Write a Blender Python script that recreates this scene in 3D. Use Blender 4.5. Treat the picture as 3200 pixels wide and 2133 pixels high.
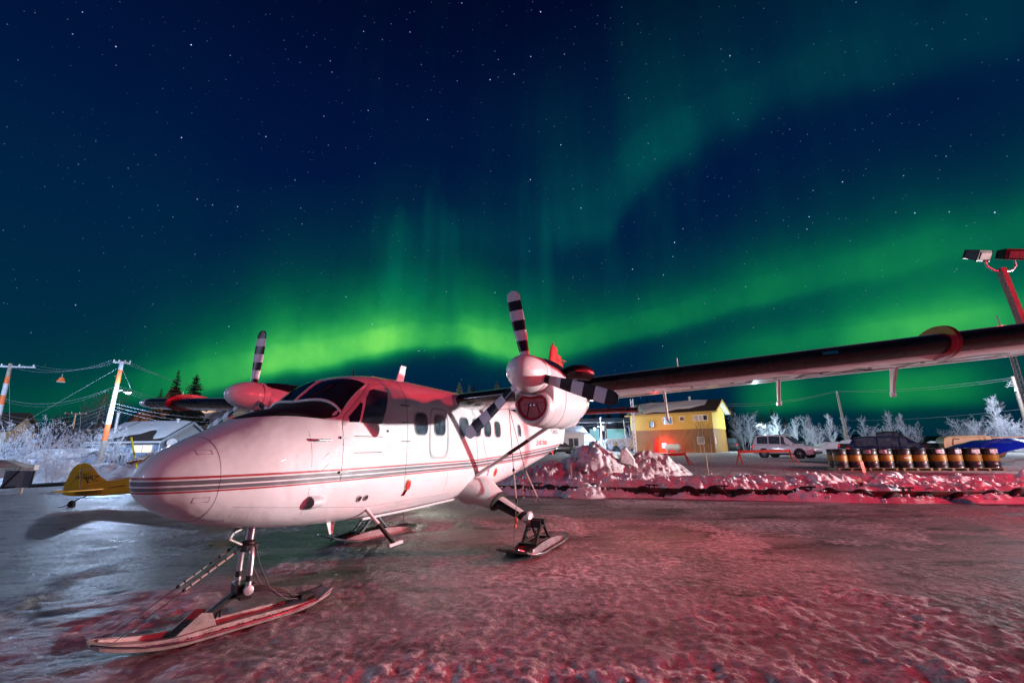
import bpy, bmesh, math, random
import numpy as np
from mathutils import Vector, Matrix, Quaternion

for o in list(bpy.data.objects):
    bpy.data.objects.remove(o, do_unlink=True)
scene = bpy.context.scene
COL = scene.collection
rad = math.radians

# ------------------------------------------------------------------ camera
PITCH, ROLL, CAM_H = 0.241, -0.012, 1.989
cam_d = bpy.data.cameras.new('camera')
cam_d.sensor_width = 36.0
cam_d.lens = 14.968
cam_d.clip_start = 0.05
cam_d.clip_end = 4000
cam = bpy.data.objects.new('camera', cam_d)
COL.objects.link(cam)
_c, _s = math.cos(ROLL), math.sin(ROLL)
_fw = Vector((0, math.cos(PITCH), math.sin(PITCH)))
_u0 = Vector((0, -math.sin(PITCH), math.cos(PITCH)))
_x0 = Vector((1, 0, 0))
_r = _c * _x0 + _s * _u0
_u = -_s * _x0 + _c * _u0
cam.matrix_world = Matrix(((_r.x, _u.x, -_fw.x, 0), (_r.y, _u.y, -_fw.y, 0), (_r.z, _u.z, -_fw.z, CAM_H), (0, 0, 0, 1)))
scene.camera = cam

# ------------------------------------------------------------------ render settings
scene.render.engine = 'CYCLES'
scene.view_settings.view_transform = 'Standard'
scene.view_settings.look = 'None'
scene.view_settings.exposure = 0.0
scene.view_settings.gamma = 1.0
scene.cycles.use_denoising = True
scene.cycles.max_bounces = 6
scene.cycles.diffuse_bounces = 3
scene.cycles.glossy_bounces = 3
scene.cycles.transmission_bounces = 4
scene.cycles.sample_clamp_indirect = 4.0
scene.cycles.sample_clamp_direct = 0.0
scene.cycles.caustics_reflective = False
scene.cycles.caustics_refractive = False

# ------------------------------------------------------------------ night sky with northern lights
world = bpy.data.worlds.new('World')
scene.world = world
world.use_nodes = True
wn, wl = world.node_tree.nodes, world.node_tree.links
wn.clear()


def wmath(op, a, b=None, c=None, clamp=False):
    n = wn.new('ShaderNodeMath'); n.operation = op; n.use_clamp = clamp
    for i, v in enumerate((a, b, c)):
        if v is None: continue
        if isinstance(v, (int, float)): n.inputs[i].default_value = v
        else: wl.new(v, n.inputs[i])
    return n.outputs[0]


def wcurve(val, lo, hi, pts, vmax=1.0, auto=True):
    """value in lo..hi -> piecewise curve through pts (value, out)"""
    t = wmath('DIVIDE', wmath('SUBTRACT', val, lo), hi - lo, clamp=True)
    n = wn.new('ShaderNodeFloatCurve')
    cv = n.mapping.curves[0]
    P = [((x - lo) / (hi - lo), y / vmax) for x, y in pts]
    while len(cv.points) < len(P): cv.points.new(0.5, 0.5)
    for p, (x, y) in zip(cv.points, P):
        p.location = (x, y); p.handle_type = 'AUTO_CLAMPED' if auto else 'VECTOR'
    n.mapping.use_clip = False
    n.mapping.update()
    wl.new(t, n.inputs['Value'])
    return wmath('MULTIPLY', n.outputs[0], vmax)


def wvec(x, y, z):
    n = wn.new('ShaderNodeCombineXYZ')
    for i, v in enumerate((x, y, z)):
        if isinstance(v, (int, float)): n.inputs[i].default_value = v
        else: wl.new(v, n.inputs[i])
    return n.outputs[0]


def wnoise(vec, scale, detail=2.0, rough=0.5):
    n = wn.new('ShaderNodeTexNoise'); n.inputs['Scale'].default_value = scale
    n.inputs['Detail'].default_value = detail; n.inputs['Roughness'].default_value = rough
    wl.new(vec, n.inputs['Vector'])
    return n.outputs['Fac']


_tc = wn.new('ShaderNodeTexCoord')
_sep = wn.new('ShaderNodeSeparateXYZ'); wl.new(_tc.outputs['Generated'], _sep.inputs[0])
_az = wmath('MULTIPLY', wmath('ARCTAN2', _sep.outputs[0], _sep.outputs[1]), 180 / math.pi)
_el = wmath('MULTIPLY', wmath('ARCSINE', _sep.outputs[2]), 180 / math.pi)
_dir = _tc.outputs['Generated']
_wob = wmath('SUBTRACT', wnoise(_dir, 5.0, 3.0), 0.5)
_patch = wmath('SUBTRACT', wnoise(_dir, 6.5, 4.0, 0.6), 0.5)
_wob2 = wmath('SUBTRACT', wnoise(_dir, 2.2, 1.0), 0.5)
# vertical curtains: noise that hardly changes with elevation
_rayv = wvec(wmath('MULTIPLY', _az, 0.11), wmath('MULTIPLY', _el, 0.012), 3.1)
_rays = wnoise(_rayv, 1.6, 3.0, 0.55)
_rayv2 = wvec(wmath('MULTIPLY', _az, 0.11), wmath('MULTIPLY', _el, 0.02), 9.7)
_rays2 = wnoise(_rayv2, 2.0, 2.0, 0.5)


def band(core, prof, along, wob=3.0, ray=0.5, dlo=-8, dhi=22, vmax=60):
    c = wcurve(_az, -70, 70, core, vmax)
    d = wmath('ADD', wmath('SUBTRACT', _el, c), wmath('MULTIPLY', _wob, wob))
    p = wcurve(d, dlo, dhi, prof)
    a = wcurve(_az, -70, 70, along)
    m = wmath('ADD', wmath('MULTIPLY', wmath('SUBTRACT', _rays, 0.5), ray * 2), 1.0)
    m = wmath('MULTIPLY', m, wmath('ADD', 1.0, wmath('MULTIPLY', _patch, 1.1)))
    return wmath('MAXIMUM', wmath('MULTIPLY', wmath('MULTIPLY', p, a), m), 0.0)


# the bright main arc, sharp lower edge
I1 = band([(-70, 2), (-50, 4), (-39, 7), (-30, 9.6), (-24, 11.2), (-16, 14.0), (-8, 14.8), (-3, 13.6), (4, 12.8), (13, 14.4), (24, 16.0), (34, 17.6), (42, 18.4), (49, 18.2), (70, 16)],
          [(-8, 0), (-3.6, 0.03), (-1.6, 0.5), (0, 1.0), (2.0, 0.66), (5, 0.25), (9, 0.085), (14, 0.022), (22, 0)],
          [(-70, 0.05), (-48, 0.07), (-40, 0.25), (-33, 0.62), (-26, 0.95), (-17, 0.92), (-10, 0.62), (-4, 0.80), (2, 0.66), (8, 0.34), (16, 0.19), (25, 0.165), (34, 0.165), (42, 0.15), (50, 0.12), (70, 0.08)], wob=3.2, ray=0.42)
# low arc on the right
I2 = band([(-70, 4), (0, 8), (20, 9.5), (33, 10.6), (39, 11.0), (44, 11.0), (48, 10.7), (55, 10.5), (70, 10)],
          [(-8, 0), (-4.5, 0.01), (-2.2, 0.22), (0, 1.0), (1.5, 0.75), (4, 0.32), (8, 0.1), (14, 0.0), (22, 0)],
          [(-70, 0), (14, 0.0), (22, 0.05), (30, 0.17), (37, 0.26), (43, 0.52), (47, 0.55), (51, 0.32), (60, 0.2), (70, 0.1)], wob=2.2, ray=0.15)
I2b = band([(-70, 5), (70, 5)],
           [(-8, 0), (-2.5, 0.1), (0, 1.0), (2.5, 0.2), (6, 0.0), (22, 0)],
           [(-70, 0), (26, 0.0), (32, 0.22), (36, 0.1), (40, 0.22), (44, 0.28), (50, 0.06), (70, 0.0)], wob=1.5, ray=0.1)
# faint high sheet
I3 = band([(-70, 26), (-20, 27), (0, 28.5), (7, 29.5), (12, 29.4), (18, 34.0), (25, 35.3), (33, 37.0), (42, 37.0), (50, 35.5), (56, 34.5), (70, 33)],
          [(-8, 0), (-4.5, 0.08), (-1.5, 0.7), (0.5, 1.0), (4, 0.62), (10, 0.28), (16, 0.1), (22, 0)],
          [(-70, 0), (-20, 0.02), (-4, 0.05), (3, 0.07), (9, 0.12), (15, 0.10), (22, 0.145), (29, 0.125), (38, 0.085), (47, 0.085), (56, 0.05), (70, 0.03)], wob=7, ray=0.75)
# tall faint rays over the arc
_rk = wmath('MULTIPLY', wmath('SUBTRACT', _rays2, 0.52), 3.2, clamp=True)
I4 = wmath('MULTIPLY', _rk, wmath('MULTIPLY', wcurve(_el, 0, 60, [(0, 0), (13, 0.05), (20, 0.8), (26, 1.0), (33, 0.6), (42, 0.12), (60, 0)]),
                                  wcurve(_az, -70, 70, [(-70, 0), (-34, 0.02), (-24, 0.10), (-8, 0.18), (6, 0.17), (16, 0.05), (70, 0)])))
# wide teal glow on the left and low right
I5 = wmath('ADD',
           wmath('MULTIPLY', wcurve(_el, 0, 60, [(0, 0.3), (12, 0.9), (18, 1.0), (28, 0.6), (40, 0.15), (60, 0)]), wcurve(_az, -70, 70, [(-70, 0.02), (-52, 0.026), (-44, 0.026), (-34, 0.010), (-22, 0.0), (70, 0)])),
           wmath('MULTIPLY', wcurve(_el, 0, 60, [(0, 0.15), (8, 0.5), (15, 1.0), (22, 0.45), (30, 0.08), (60, 0)]), wcurve(_az, -70, 70, [(-70, 0), (8, 0.01), (25, 0.02), (40, 0.038), (52, 0.055), (70, 0.04)])))
_bri = wmath('ADD', wmath('ADD', I1, I2), I2b)
_dim = wmath('ADD', wmath('ADD', I3, I4), I5)
_au = wvec(wmath('MULTIPLY', wmath('POWER', _bri, 2.6), 0.17),
           wmath('ADD', wmath('MULTIPLY', _bri, 0.72), wmath('MULTIPLY', _dim, 0.34)),
           wmath('ADD', wmath('MULTIPLY', _bri, 0.07), wmath('MULTIPLY', _dim, 0.18)))
_base_t = wmath('DIVIDE', _el, 60.0, clamp=True)
_ramp = wn.new('ShaderNodeValToRGB')
wl.new(_base_t, _ramp.inputs[0])
_e = _ramp.color_ramp.elements
_e[0].position = 0.0; _e[0].color = (0.0003, 0.012, 0.036, 1)
_e[1].position = 1.0; _e[1].color = (0.0003, 0.0018, 0.011, 1)
for _p, _q in ((0.16, (0.0003, 0.013, 0.050, 1)), (0.36, (0.0003, 0.0080, 0.052, 1)), (0.5, (0.0003, 0.0056, 0.048, 1)), (0.68, (0.0003, 0.0048, 0.040, 1)), (0.85, (0.0003, 0.0030, 0.024, 1))):
    _n = _e.new(_p); _n.color = _q


def wadd(a, b):
    n = wn.new('ShaderNodeVectorMath'); n.operation = 'ADD'
    wl.new(a, n.inputs[0]); wl.new(b, n.inputs[1]); return n.outputs[0]


def wscale(a, s):
    n = wn.new('ShaderNodeVectorMath'); n.operation = 'SCALE'
    wl.new(a, n.inputs[0])
    if isinstance(s, (int, float)): n.inputs['Scale'].default_value = s
    else: wl.new(s, n.inputs['Scale'])
    return n.outputs[0]


def stars(scale, r, power, gain, seed):
    mp = wn.new('ShaderNodeVectorMath'); mp.operation = 'ADD'
    wl.new(_dir, mp.inputs[0]); mp.inputs[1].default_value = (seed, seed * 0.7, seed * 1.3)
    v = wn.new('ShaderNodeTexVoronoi'); v.inputs['Scale'].default_value = scale
    wl.new(mp.outputs[0], v.inputs['Vector'])
    near = wmath('SUBTRACT', 1.0, wmath('DIVIDE', v.outputs['Distance'], r), clamp=True)
    sc = wn.new('ShaderNodeSeparateColor'); wl.new(v.outputs['Color'], sc.inputs[0])
    b = wmath('MULTIPLY', wmath('POWER', sc.outputs[0], power), gain)
    b = wmath('MULTIPLY', wmath('MULTIPLY', near, near), b)
    b = wmath('MULTIPLY', b, wcurve(_el, 0, 40, [(0, 0.0), (6, 0.25), (18, 0.8), (40, 1.0)]))
    return wvec(wmath('MULTIPLY', b, wmath('ADD', 0.28, wmath('MULTIPLY', sc.outputs[1], 0.3))), wmath('MULTIPLY', b, 0.62), b)


_sky = wadd(_ramp.outputs[0], _au)
_sky = wadd(_sky, stars(62, 0.075, 6.0, 7.0, 0.31))
_sky = wadd(_sky, stars(125, 0.12, 3.0, 1.0, 1.73))
_bg = wn.new('ShaderNodeBackground'); wl.new(_sky, _bg.inputs['Color']); _bg.inputs['Strength'].default_value = 1.0
_wo = wn.new('ShaderNodeOutputWorld'); wl.new(_bg.outputs[0], _wo.inputs[0])
world.cycles.sampling_method = 'MANUAL'
world.cycles.sample_map_resolution = 512


# ------------------------------------------------------------------ lamps of the airfield and the street
def lamp(name, loc, power, color, size=0.3, target=None, angle=None, blend=0.5):
    d = bpy.data.lights.new(name, 'SPOT' if target else 'POINT')
    d.energy = power; d.color = color; d.shadow_soft_size = size
    o = bpy.data.objects.new(name, d); COL.objects.link(o); o.location = loc
    if target:
        o.rotation_euler = (Vector(target) - Vector(loc)).to_track_quat('-Z', 'Y').to_euler()
        d.spot_size = rad(angle); d.spot_blend = blend
    return o


lamp('apron_floodlight', (28.0, 12.6, 1.5), 56000, (1.0, 0.92, 0.93), 0.25, (-1.0, 8.4, 1.8), 122, 1.0)
lamp('red_sign_light', (24.0, 1.0, 9.5), 12800, (1.0, 0.022, 0.055), 0.35)
lamp('red_yard_light', (14.05, 11.75, 5.75), 7200, (1.0, 0.03, 0.05), 0.12, (-2.2, 7.5, 3.0), 52, 0.6)
lamp('yard_floodlight', (30.0, 5.0, 8.0), 13000, (0.84, 0.92, 1.0), 0.25, (23.5, 29.0, 1.0), 46, 0.8)
lamp('hangar_light', (-17, -5, 6.5), 3000, (0.70, 0.68, 1.0), 0.4)


# ------------------------------------------------------------------ helpers: pixel rays of the photograph (3200 x 2133) to places
_F = 14.968 / 36.0 * 3200


def pray(u, v):
    return _fw * _F + _r * (u - 1600) - _u * (v - 1066.5)


def on_z(u, v, z=0.0):
    d = pray(u, v); t = (z - CAM_H) / d.z
    return Vector((d.x * t, d.y * t, z))


def on_y(u, v, Y):
    d = pray(u, v); t = Y / d.y
    return Vector((d.x * t, Y, CAM_H + d.z * t))


# ------------------------------------------------------------------ helpers: tags
def tag(o, label=None, cat=None, group=None, kind=None):
    if label: o['label'] = label
    if cat: o['category'] = cat
    if group: o['group'] = group
    if kind: o['kind'] = kind
    return o


def empty(name, loc=(0, 0, 0), rz=0.0, label=None, cat=None, group=None):
    o = bpy.data.objects.new(name, None); COL.objects.link(o)
    o.location = loc; o.rotation_euler = (0, 0, rz); o.empty_display_size = 0.2
    return tag(o, label, cat, group)


def copy_tree(o, parent=None):
    c = o.copy(); COL.objects.link(c); c.parent = parent
    for ch in list(o.children): copy_tree(ch, c)
    return c


ORD = ['first', 'second', 'third', 'fourth', 'fifth', 'sixth', 'seventh', 'eighth', 'ninth', 'tenth', 'eleventh', 'twelfth', 'thirteenth', 'fourteenth', 'fifteenth', 'sixteenth', 'seventeenth', 'eighteenth', 'nineteenth', 'twentieth', 'twenty-first', 'twenty-second']


# ------------------------------------------------------------------ helpers: meshes
class MB:
    def __init__(self):
        self.v = []; self.f = []; self.m = []

    def add(self, vs, fs, mi=0):
        b = len(self.v)
        self.v.extend([tuple(p) for p in vs])
        for f in fs:
            self.f.append(tuple(b + i for i in f)); self.m.append(mi)
        return self

    def box(self, c, s, rot=None, mi=0, taper=1.0):
        hx, hy, hz = s[0] / 2, s[1] / 2, s[2] / 2
        vs = [Vector((x * hx * (taper if z > 0 else 1), y * hy * (taper if z > 0 else 1), z * hz)) for z in (-1, 1) for x, y in ((-1, -1), (1, -1), (1, 1), (-1, 1))]
        if rot is not None:
            if isinstance(rot, (int, float)): rot = Matrix.Rotation(rot, 3, 'Z')
            vs = [rot @ p for p in vs]
        vs = [p + Vector(c) for p in vs]
        return self.add(vs, [(3, 2, 1, 0), (4, 5, 6, 7), (0, 1, 5, 4), (1, 2, 6, 5), (2, 3, 7, 6), (3, 0, 4, 7)], mi)

    def bar(self, a, b, w, h=None, mi=0, up=(0, 0, 1)):
        """box from a to b, w across, h high"""
        a, b = Vector(a), Vector(b); h = h or w
        d = (b - a); L = d.length
        if L < 1e-6: return self
        d.normalize(); up = Vector(up)
        if abs(d.dot(up)) > 0.98: up = Vector((1, 0, 0))
        s = d.cross(up).normalized(); n = s.cross(d).normalized()
        R = Matrix((s, d, n)).transposed()
        return self.box((a + b) / 2, (w, L, h), R, mi)

    def tube(self, path, r, n=8, cap=True, mi=0):
        P = [Vector(p) for p in path]; k = len(P)
        R = list(r) if isinstance(r, (list, tuple)) else [r] * k
        rings = []; prev = None
        for i in range(k):
            t = (P[min(i + 1, k - 1)] - P[max(i - 1, 0)])
            if t.length < 1e-9: t = Vector((0, 0, 1))
            t.normalize()
            if prev is None:
                a = Vector((0, 0, 1)) if abs(t.z) < 0.9 else Vector((1, 0, 0))
                x = t.cross(a).normalized()
            else:
                x = (prev - t * prev.dot(t))
                x = x.normalized() if x.length > 1e-6 else t.orthogonal().normalized()
            prev = x; y = t.cross(x)
            rings.append([P[i] + (x * math.cos(2 * math.pi * j / n) + y * math.sin(2 * math.pi * j / n)) * R[i] for j in range(n)])
        return self.loft(rings, True, cap, mi)

    def loft(self, rings, closed=True, cap=True, mi=0):
        n = len(rings[0]); vs = [p for r in rings for p in r]; fs = []
        for i in range(len(rings) - 1):
            for j in range(n if closed else n - 1):
                a, b = i * n + j, i * n + (j + 1) % n
                fs.append((a, b, b + n, a + n))
        if cap and closed:
            fs.append(tuple(range(n - 1, -1, -1)))
            o = (len(rings) - 1) * n
            fs.append(tuple(o + j for j in range(n)))
        return self.add(vs, fs, mi)

    def lathe(self, prof, o=(0, 0, 0), axis=(0, 0, 1), n=20, mi=0, cap=True):
        """prof: (radius, height along the axis)"""
        q = Vector((0, 0, 1)).rotation_difference(Vector(axis).normalized()); o = Vector(o)
        rings = [[o + q @ Vector((r * math.cos(2 * math.pi * j / n), r * math.sin(2 * math.pi * j / n), h)) for j in range(n)] for r, h in prof]
        return self.loft(rings, True, cap, mi)

    def prism(self, poly, off, mi=0):
        """poly: 3D points of one face, extruded by the vector off"""
        n = len(poly); off = Vector(off)
        vs = [Vector(p) for p in poly] + [Vector(p) + off for p in poly]
        fs = [tuple(range(n - 1, -1, -1)), tuple(range(n, 2 * n))] + [(i, (i + 1) % n, n + (i + 1) % n, n + i) for i in range(n)]
        return self.add(vs, fs, mi)

    def ball(self, c, r, n=10, m=6, mi=0):
        c = Vector(c); r = Vector((r, r, r)) if isinstance(r, (int, float)) else Vector(r)
        rings = []
        for i in range(m + 1):
            a = -math.pi / 2 + math.pi * i / m
            ca = max(math.cos(a), 0.02)
            rings.append([c + Vector((r.x * ca * math.cos(2 * math.pi * j / n), r.y * ca * math.sin(2 * math.pi * j / n), r.z * math.sin(a))) for j in range(n)])
        return self.loft(rings, True, True, mi)

    def mesh(self, name, mats, smooth=None, fix=True):
        me = bpy.data.meshes.new(name)
        me.from_pydata([tuple(p) for p in self.v], [], self.f)
        for m in (mats if isinstance(mats, (list, tuple)) else [mats]):
            me.materials.append(MAT[m] if isinstance(m, str) else m)
        if any(self.m): me.polygons.foreach_set('material_index', self.m)
        if fix:
            b = bmesh.new(); b.from_mesh(me); bmesh.ops.recalc_face_normals(b, faces=b.faces); b.to_mesh(me); b.free()
        if smooth is not None:
            me.polygons.foreach_set('use_smooth', [True] * len(me.polygons))
            me.set_sharp_from_angle(angle=rad(smooth))
        me.update()
        return me

    def obj(self, name, mats, parent=None, smooth=None, fix=True):
        o = bpy.data.objects.new(name, self.mesh(name, mats, smooth, fix))
        COL.objects.link(o)
        if parent is not None: o.parent = parent
        return o


def bevel(o, w, seg=2, ang=40):
    m = o.modifiers.new('bevel', 'BEVEL'); m.width = w; m.segments = seg; m.limit_method = 'ANGLE'; m.angle_limit = rad(ang)
    m.harden_normals = False
    return o


def link(name, me, parent=None):
    o = bpy.data.objects.new(name, me); COL.objects.link(o)
    if parent is not None: o.parent = parent
    return o


# ------------------------------------------------------------------ helpers: numpy gradient noise
def _hash(ix, iy, seed):
    h = (ix.astype(np.int64) * 374761393 + iy.astype(np.int64) * 668265263 + seed * 974634777) & 0xffffffff
    h = ((h ^ (h >> 13)) * 1274126177) & 0xffffffff
    return ((h ^ (h >> 16)) & 0xffff) / 65535.0


def vnoise(x, y, seed=0):
    ix, iy = np.floor(x), np.floor(y); fx, fy_ = x - ix, y - iy
    ux, uy = fx * fx * fx * (fx * (fx * 6 - 15) + 10), fy_ * fy_ * fy_ * (fy_ * (fy_ * 6 - 15) + 10)
    a, b, c, d = _hash(ix, iy, seed), _hash(ix + 1, iy, seed), _hash(ix, iy + 1, seed), _hash(ix + 1, iy + 1, seed)
    return (a * (1 - ux) + b * ux) * (1 - uy) + (c * (1 - ux) + d * ux) * uy - 0.5


def fbm(x, y, oct=4, seed=0, gain=0.5):
    s = 0; a = 1.0
    for i in range(oct):
        s = s + a * vnoise(x * 2 ** i + 17.3 * i, y * 2 ** i - 9.1 * i, seed + i); a *= gain
    return s


def billow(x, y, oct=3, seed=0, gain=0.5):
    s = 0; a = 1.0
    for i in range(oct):
        s = s + a * (1 - np.abs(vnoise(x * 2 ** i + 5.1 * i, y * 2 ** i + 3.7 * i, seed + i)) * 4); a *= gain
    return s


def puff(x, y, oct=3, seed=0, gain=0.5):
    s = 0; a = 1.0
    for i in range(oct):
        s = s + a * np.abs(vnoise(x * 2 ** i + 5.1 * i, y * 2 ** i + 3.7 * i, seed + i)) * 4; a *= gain
    return s


def sstep(a, b, x):
    t = np.clip((x - a) / (b - a), 0, 1); return t * t * (3 - 2 * t)


# ------------------------------------------------------------------ materials
MAT = {}


def nodes_of(name):
    m = bpy.data.materials.new(name); m.use_nodes = True
    nt = m.node_tree
    MAT[name] = m
    return m, nt.nodes, nt.links, nt.nodes['Principled BSDF']


def mat(name, col, rough=0.6, metal=0.0, var=0.12, vs=4.0, bump=0.0, bs=20.0, coat=0.0, emit=None, es=0.0, spec=None, dirt=None, dscale=2.0, damt=0.5, rvar=0.1):
    """procedural paint: base colour with noise variation, optional dirt patches, roughness variation and relief"""
    m, N, L, P = nodes_of(name)
    tc = N.new('ShaderNodeTexCoord')
    nz = N.new('ShaderNodeTexNoise'); nz.inputs['Scale'].default_value = vs; nz.inputs['Detail'].default_value = 5
    L.new(tc.outputs['Object'], nz.inputs['Vector'])
    mr = N.new('ShaderNodeMapRange'); mr.inputs['From Min'].default_value = 0.3; mr.inputs['From Max'].default_value = 0.7
    mr.inputs['To Min'].default_value = 1 - var; mr.inputs['To Max'].default_value = 1 + var
    L.new(nz.outputs['Fac'], mr.inputs['Value'])
    vm = N.new('ShaderNodeVectorMath'); vm.operation = 'SCALE'; vm.inputs[0].default_value = col
    L.new(mr.outputs[0], vm.inputs['Scale'])
    out = vm.outputs[0]
    if dirt is not None:
        n2 = N.new('ShaderNodeTexNoise'); n2.inputs['Scale'].default_value = dscale; n2.inputs['Detail'].default_value = 8; n2.inputs['Roughness'].default_value = 0.65
        L.new(tc.outputs['Object'], n2.inputs['Vector'])
        r2 = N.new('ShaderNodeMapRange'); r2.inputs['From Min'].default_value = 0.5; r2.inputs['From Max'].default_value = 0.68; r2.inputs['To Max'].default_value = damt
        L.new(n2.outputs['Fac'], r2.inputs['Value'])
        mx = N.new('ShaderNodeMix'); mx.data_type = 'RGBA'; L.new(r2.outputs[0], mx.inputs['Factor'])
        L.new(out, mx.inputs['A']); mx.inputs['B'].default_value = (*dirt, 1); out = mx.outputs['Result']
    L.new(out, P.inputs['Base Color'])
    rr = N.new('ShaderNodeMapRange'); rr.inputs['To Min'].default_value = max(rough - rvar, 0.02); rr.inputs['To Max'].default_value = min(rough + rvar, 1)
    L.new(nz.outputs['Fac'], rr.inputs['Value']); L.new(rr.outputs[0], P.inputs['Roughness'])
    P.inputs['Metallic'].default_value = metal
    P.inputs['Coat Weight'].default_value = coat
    P.inputs['Coat Roughness'].default_value = 0.08
    if spec is not None: P.inputs['Specular IOR Level'].default_value = spec
    if emit: P.inputs['Emission Color'].default_value = (*emit, 1); P.inputs['Emission Strength'].default_value = es
    if bump:
        nb = N.new('ShaderNodeTexNoise'); nb.inputs['Scale'].default_value = bs; nb.inputs['Detail'].default_value = 4
        L.new(tc.outputs['Object'], nb.inputs['Vector'])
        b = N.new('ShaderNodeBump'); b.inputs['Strength'].default_value = 1.0; b.inputs['Distance'].default_value = bump
        L.new(nb.outputs['Fac'], b.inputs['Height']); L.new(b.outputs[0], P.inputs['Normal'])
    return m


WHITE = (0.74, 0.74, 0.75)
mat('white_paint', WHITE, 0.3, var=0.04, coat=0.35, dirt=(0.45, 0.42, 0.4), dscale=2.5, damt=0.25)
mat('blade_white', (0.62, 0.61, 0.68), 0.45, var=0.05)
mat('blade_black', (0.012, 0.012, 0.02), 0.4, var=0.2)
mat('boot_black', (0.010, 0.009, 0.009), 0.28, var=0.3, coat=0.15)
mat('matt_black', (0.012, 0.012, 0.013), 0.6, var=0.3)
mat('black_metal', (0.02, 0.02, 0.021), 0.35, 0.3, var=0.3, bump=0.002, bs=60)
mat('red_paint', (0.55, 0.025, 0.03), 0.35, var=0.1, coat=0.3)
mat('dark_red', (0.36, 0.010, 0.025), 0.32, var=0.2, coat=0.3)
mat('grey_trim', (0.42, 0.43, 0.44), 0.5, var=0.05)
mat('seam_dark', (0.03, 0.03, 0.035), 0.7)
mat('steel', (0.62, 0.62, 0.64), 0.22, 1.0, var=0.1)
mat('alu', (0.55, 0.55, 0.57), 0.38, 0.85, var=0.12, dirt=(0.2, 0.19, 0.18), damt=0.4)
mat('ski_top', (0.33, 0.32, 0.33), 0.42, 0.3, var=0.15, dirt=(0.12, 0.11, 0.11), dscale=5, damt=0.6)
mat('ski_worn', (0.34, 0.32, 0.30), 0.5, 0.3, var=0.25, vs=9, dirt=(0.10, 0.09, 0.08), dscale=7, damt=0.75, bump=0.002, bs=50)
mat('needle_lit', (0.15, 0.18, 0.12), 0.85, var=0.3, vs=1.2)  # needle green made paler to stand in for street lamp light on treetops
mat('ski_dark', (0.13, 0.125, 0.13), 0.45, 0.2, var=0.2, dirt=(0.3, 0.3, 0.31), dscale=4, damt=0.4)
mat('rope', (0.42, 0.38, 0.33), 0.9, bump=0.002, bs=200)
mat('cable', (0.06, 0.06, 0.065), 0.5, 0.4)
mat('wire', (0.30, 0.33, 0.38), 0.5, 0.2)
mat('wire_dark', (0.10, 0.11, 0.13), 0.6, 0.2)
mat('snow', (0.80, 0.81, 0.84), 0.75, var=0.05, vs=2.0, bump=0.02, bs=9, spec=0.3)
mat('dirty_snow', (0.70, 0.69, 0.70), 0.8, var=0.1, vs=2.0, bump=0.03, bs=7, dirt=(0.16, 0.12, 0.09), dscale=1.1, damt=0.85, spec=0.25)
mat('frost', (0.62, 0.66, 0.74), 0.8, var=0.08)
mat('birch_bark', (0.50, 0.47, 0.44), 0.8, var=0.3, vs=9)
mat('twig', (0.40, 0.40, 0.44), 0.85, var=0.2)
mat('twig_brown', (0.16, 0.13, 0.12), 0.85, var=0.2)
mat('bark', (0.10, 0.07, 0.05), 0.9, var=0.3, vs=8)
mat('needle', (0.055, 0.072, 0.045), 0.8, var=0.35, vs=1.2)
mat('needle_dark', (0.020, 0.026, 0.017), 0.85, var=0.35, vs=1.2)
mat('pole_white', (0.42, 0.44, 0.48), 0.7, var=0.15)
mat('wood_pole', (0.26, 0.22, 0.19), 0.85, var=0.2, vs=6, bump=0.004, bs=40)
mat('orange_band', (0.62, 0.13, 0.03), 0.6, var=0.15)
mat('white_band', (0.66, 0.68, 0.72), 0.6, var=0.1)
mat('galv', (0.45, 0.47, 0.5), 0.4, 0.6)
mat('insulator', (0.65, 0.68, 0.72), 0.25)
mat('timber', (0.09, 0.06, 0.045), 0.8, var=0.3, vs=6, bump=0.004, bs=30)
mat('pallet_wood', (0.30, 0.20, 0.11), 0.85, var=0.25, vs=7)
mat('rubber', (0.010, 0.009, 0.009), 0.7, var=0.3)
mat('stake_orange', (0.62, 0.07, 0.025), 0.6, var=0.1)
mat('stake_wood', (0.50, 0.38, 0.22), 0.8, var=0.2)
mat('glass_dark', (0.012, 0.018, 0.028), 0.06, var=0.3, spec=0.7)
mat('glass_cabin', (0.05, 0.075, 0.10), 0.08, var=0.5, vs=5, spec=0.6)
mat('yellow_fabric', (0.62, 0.36, 0.012), 0.4, var=0.06, coat=0.2)
mat('lamp_glow_blue', (0.8, 0.9, 1.0), 0.3, emit=(0.75, 0.86, 1.0), es=28)
mat('lamp_glow_red', (1, 0.4, 0.4), 0.3, emit=(1.0, 0.14, 0.19), es=7)
mat('tail_red', (0.5, 0.01, 0.01), 0.2, emit=(1.0, 0.05, 0.03), es=0.5)


# ------------------------------------------------------------------ ground: lake ice, snowy shore and land behind, one sheet
ICE = 0.10
SHX = [-400, -60, -20, -2.5, 0.8, 12, 16, 26, 40, 90, 400]
SHY = [40, 31, 25.0, 19.4, 18.4, 15.0, 14.6, 13.4, 11.0, 6, 0]


def shore_s(x, y):
    return y - np.interp(x, SHX, SHY)


def ground_h(x, y):
    """height of the land without small relief"""
    s = shore_s(x, y)
    return ICE + 0.50 * sstep(0.3, 4.0, s) + 0.22 * sstep(3, 18, s) + 0.14 * sstep(18, 60, s)


def gh(x, y):
    return float(ground_h(np.array([float(x)]), np.array([float(y)]))[0])


def axis_pts(lo, hi, step, far_lo, far_hi, g=1.05):
    a = list(np.arange(lo, hi, step)); s = step; p = a[-1]
    while p < far_hi: s *= g; p += s; a.append(p)
    s = step; p = lo; b = []
    while p > far_lo: s *= g; p -= s; b.append(p)
    return np.array(b[::-1] + a)


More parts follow.
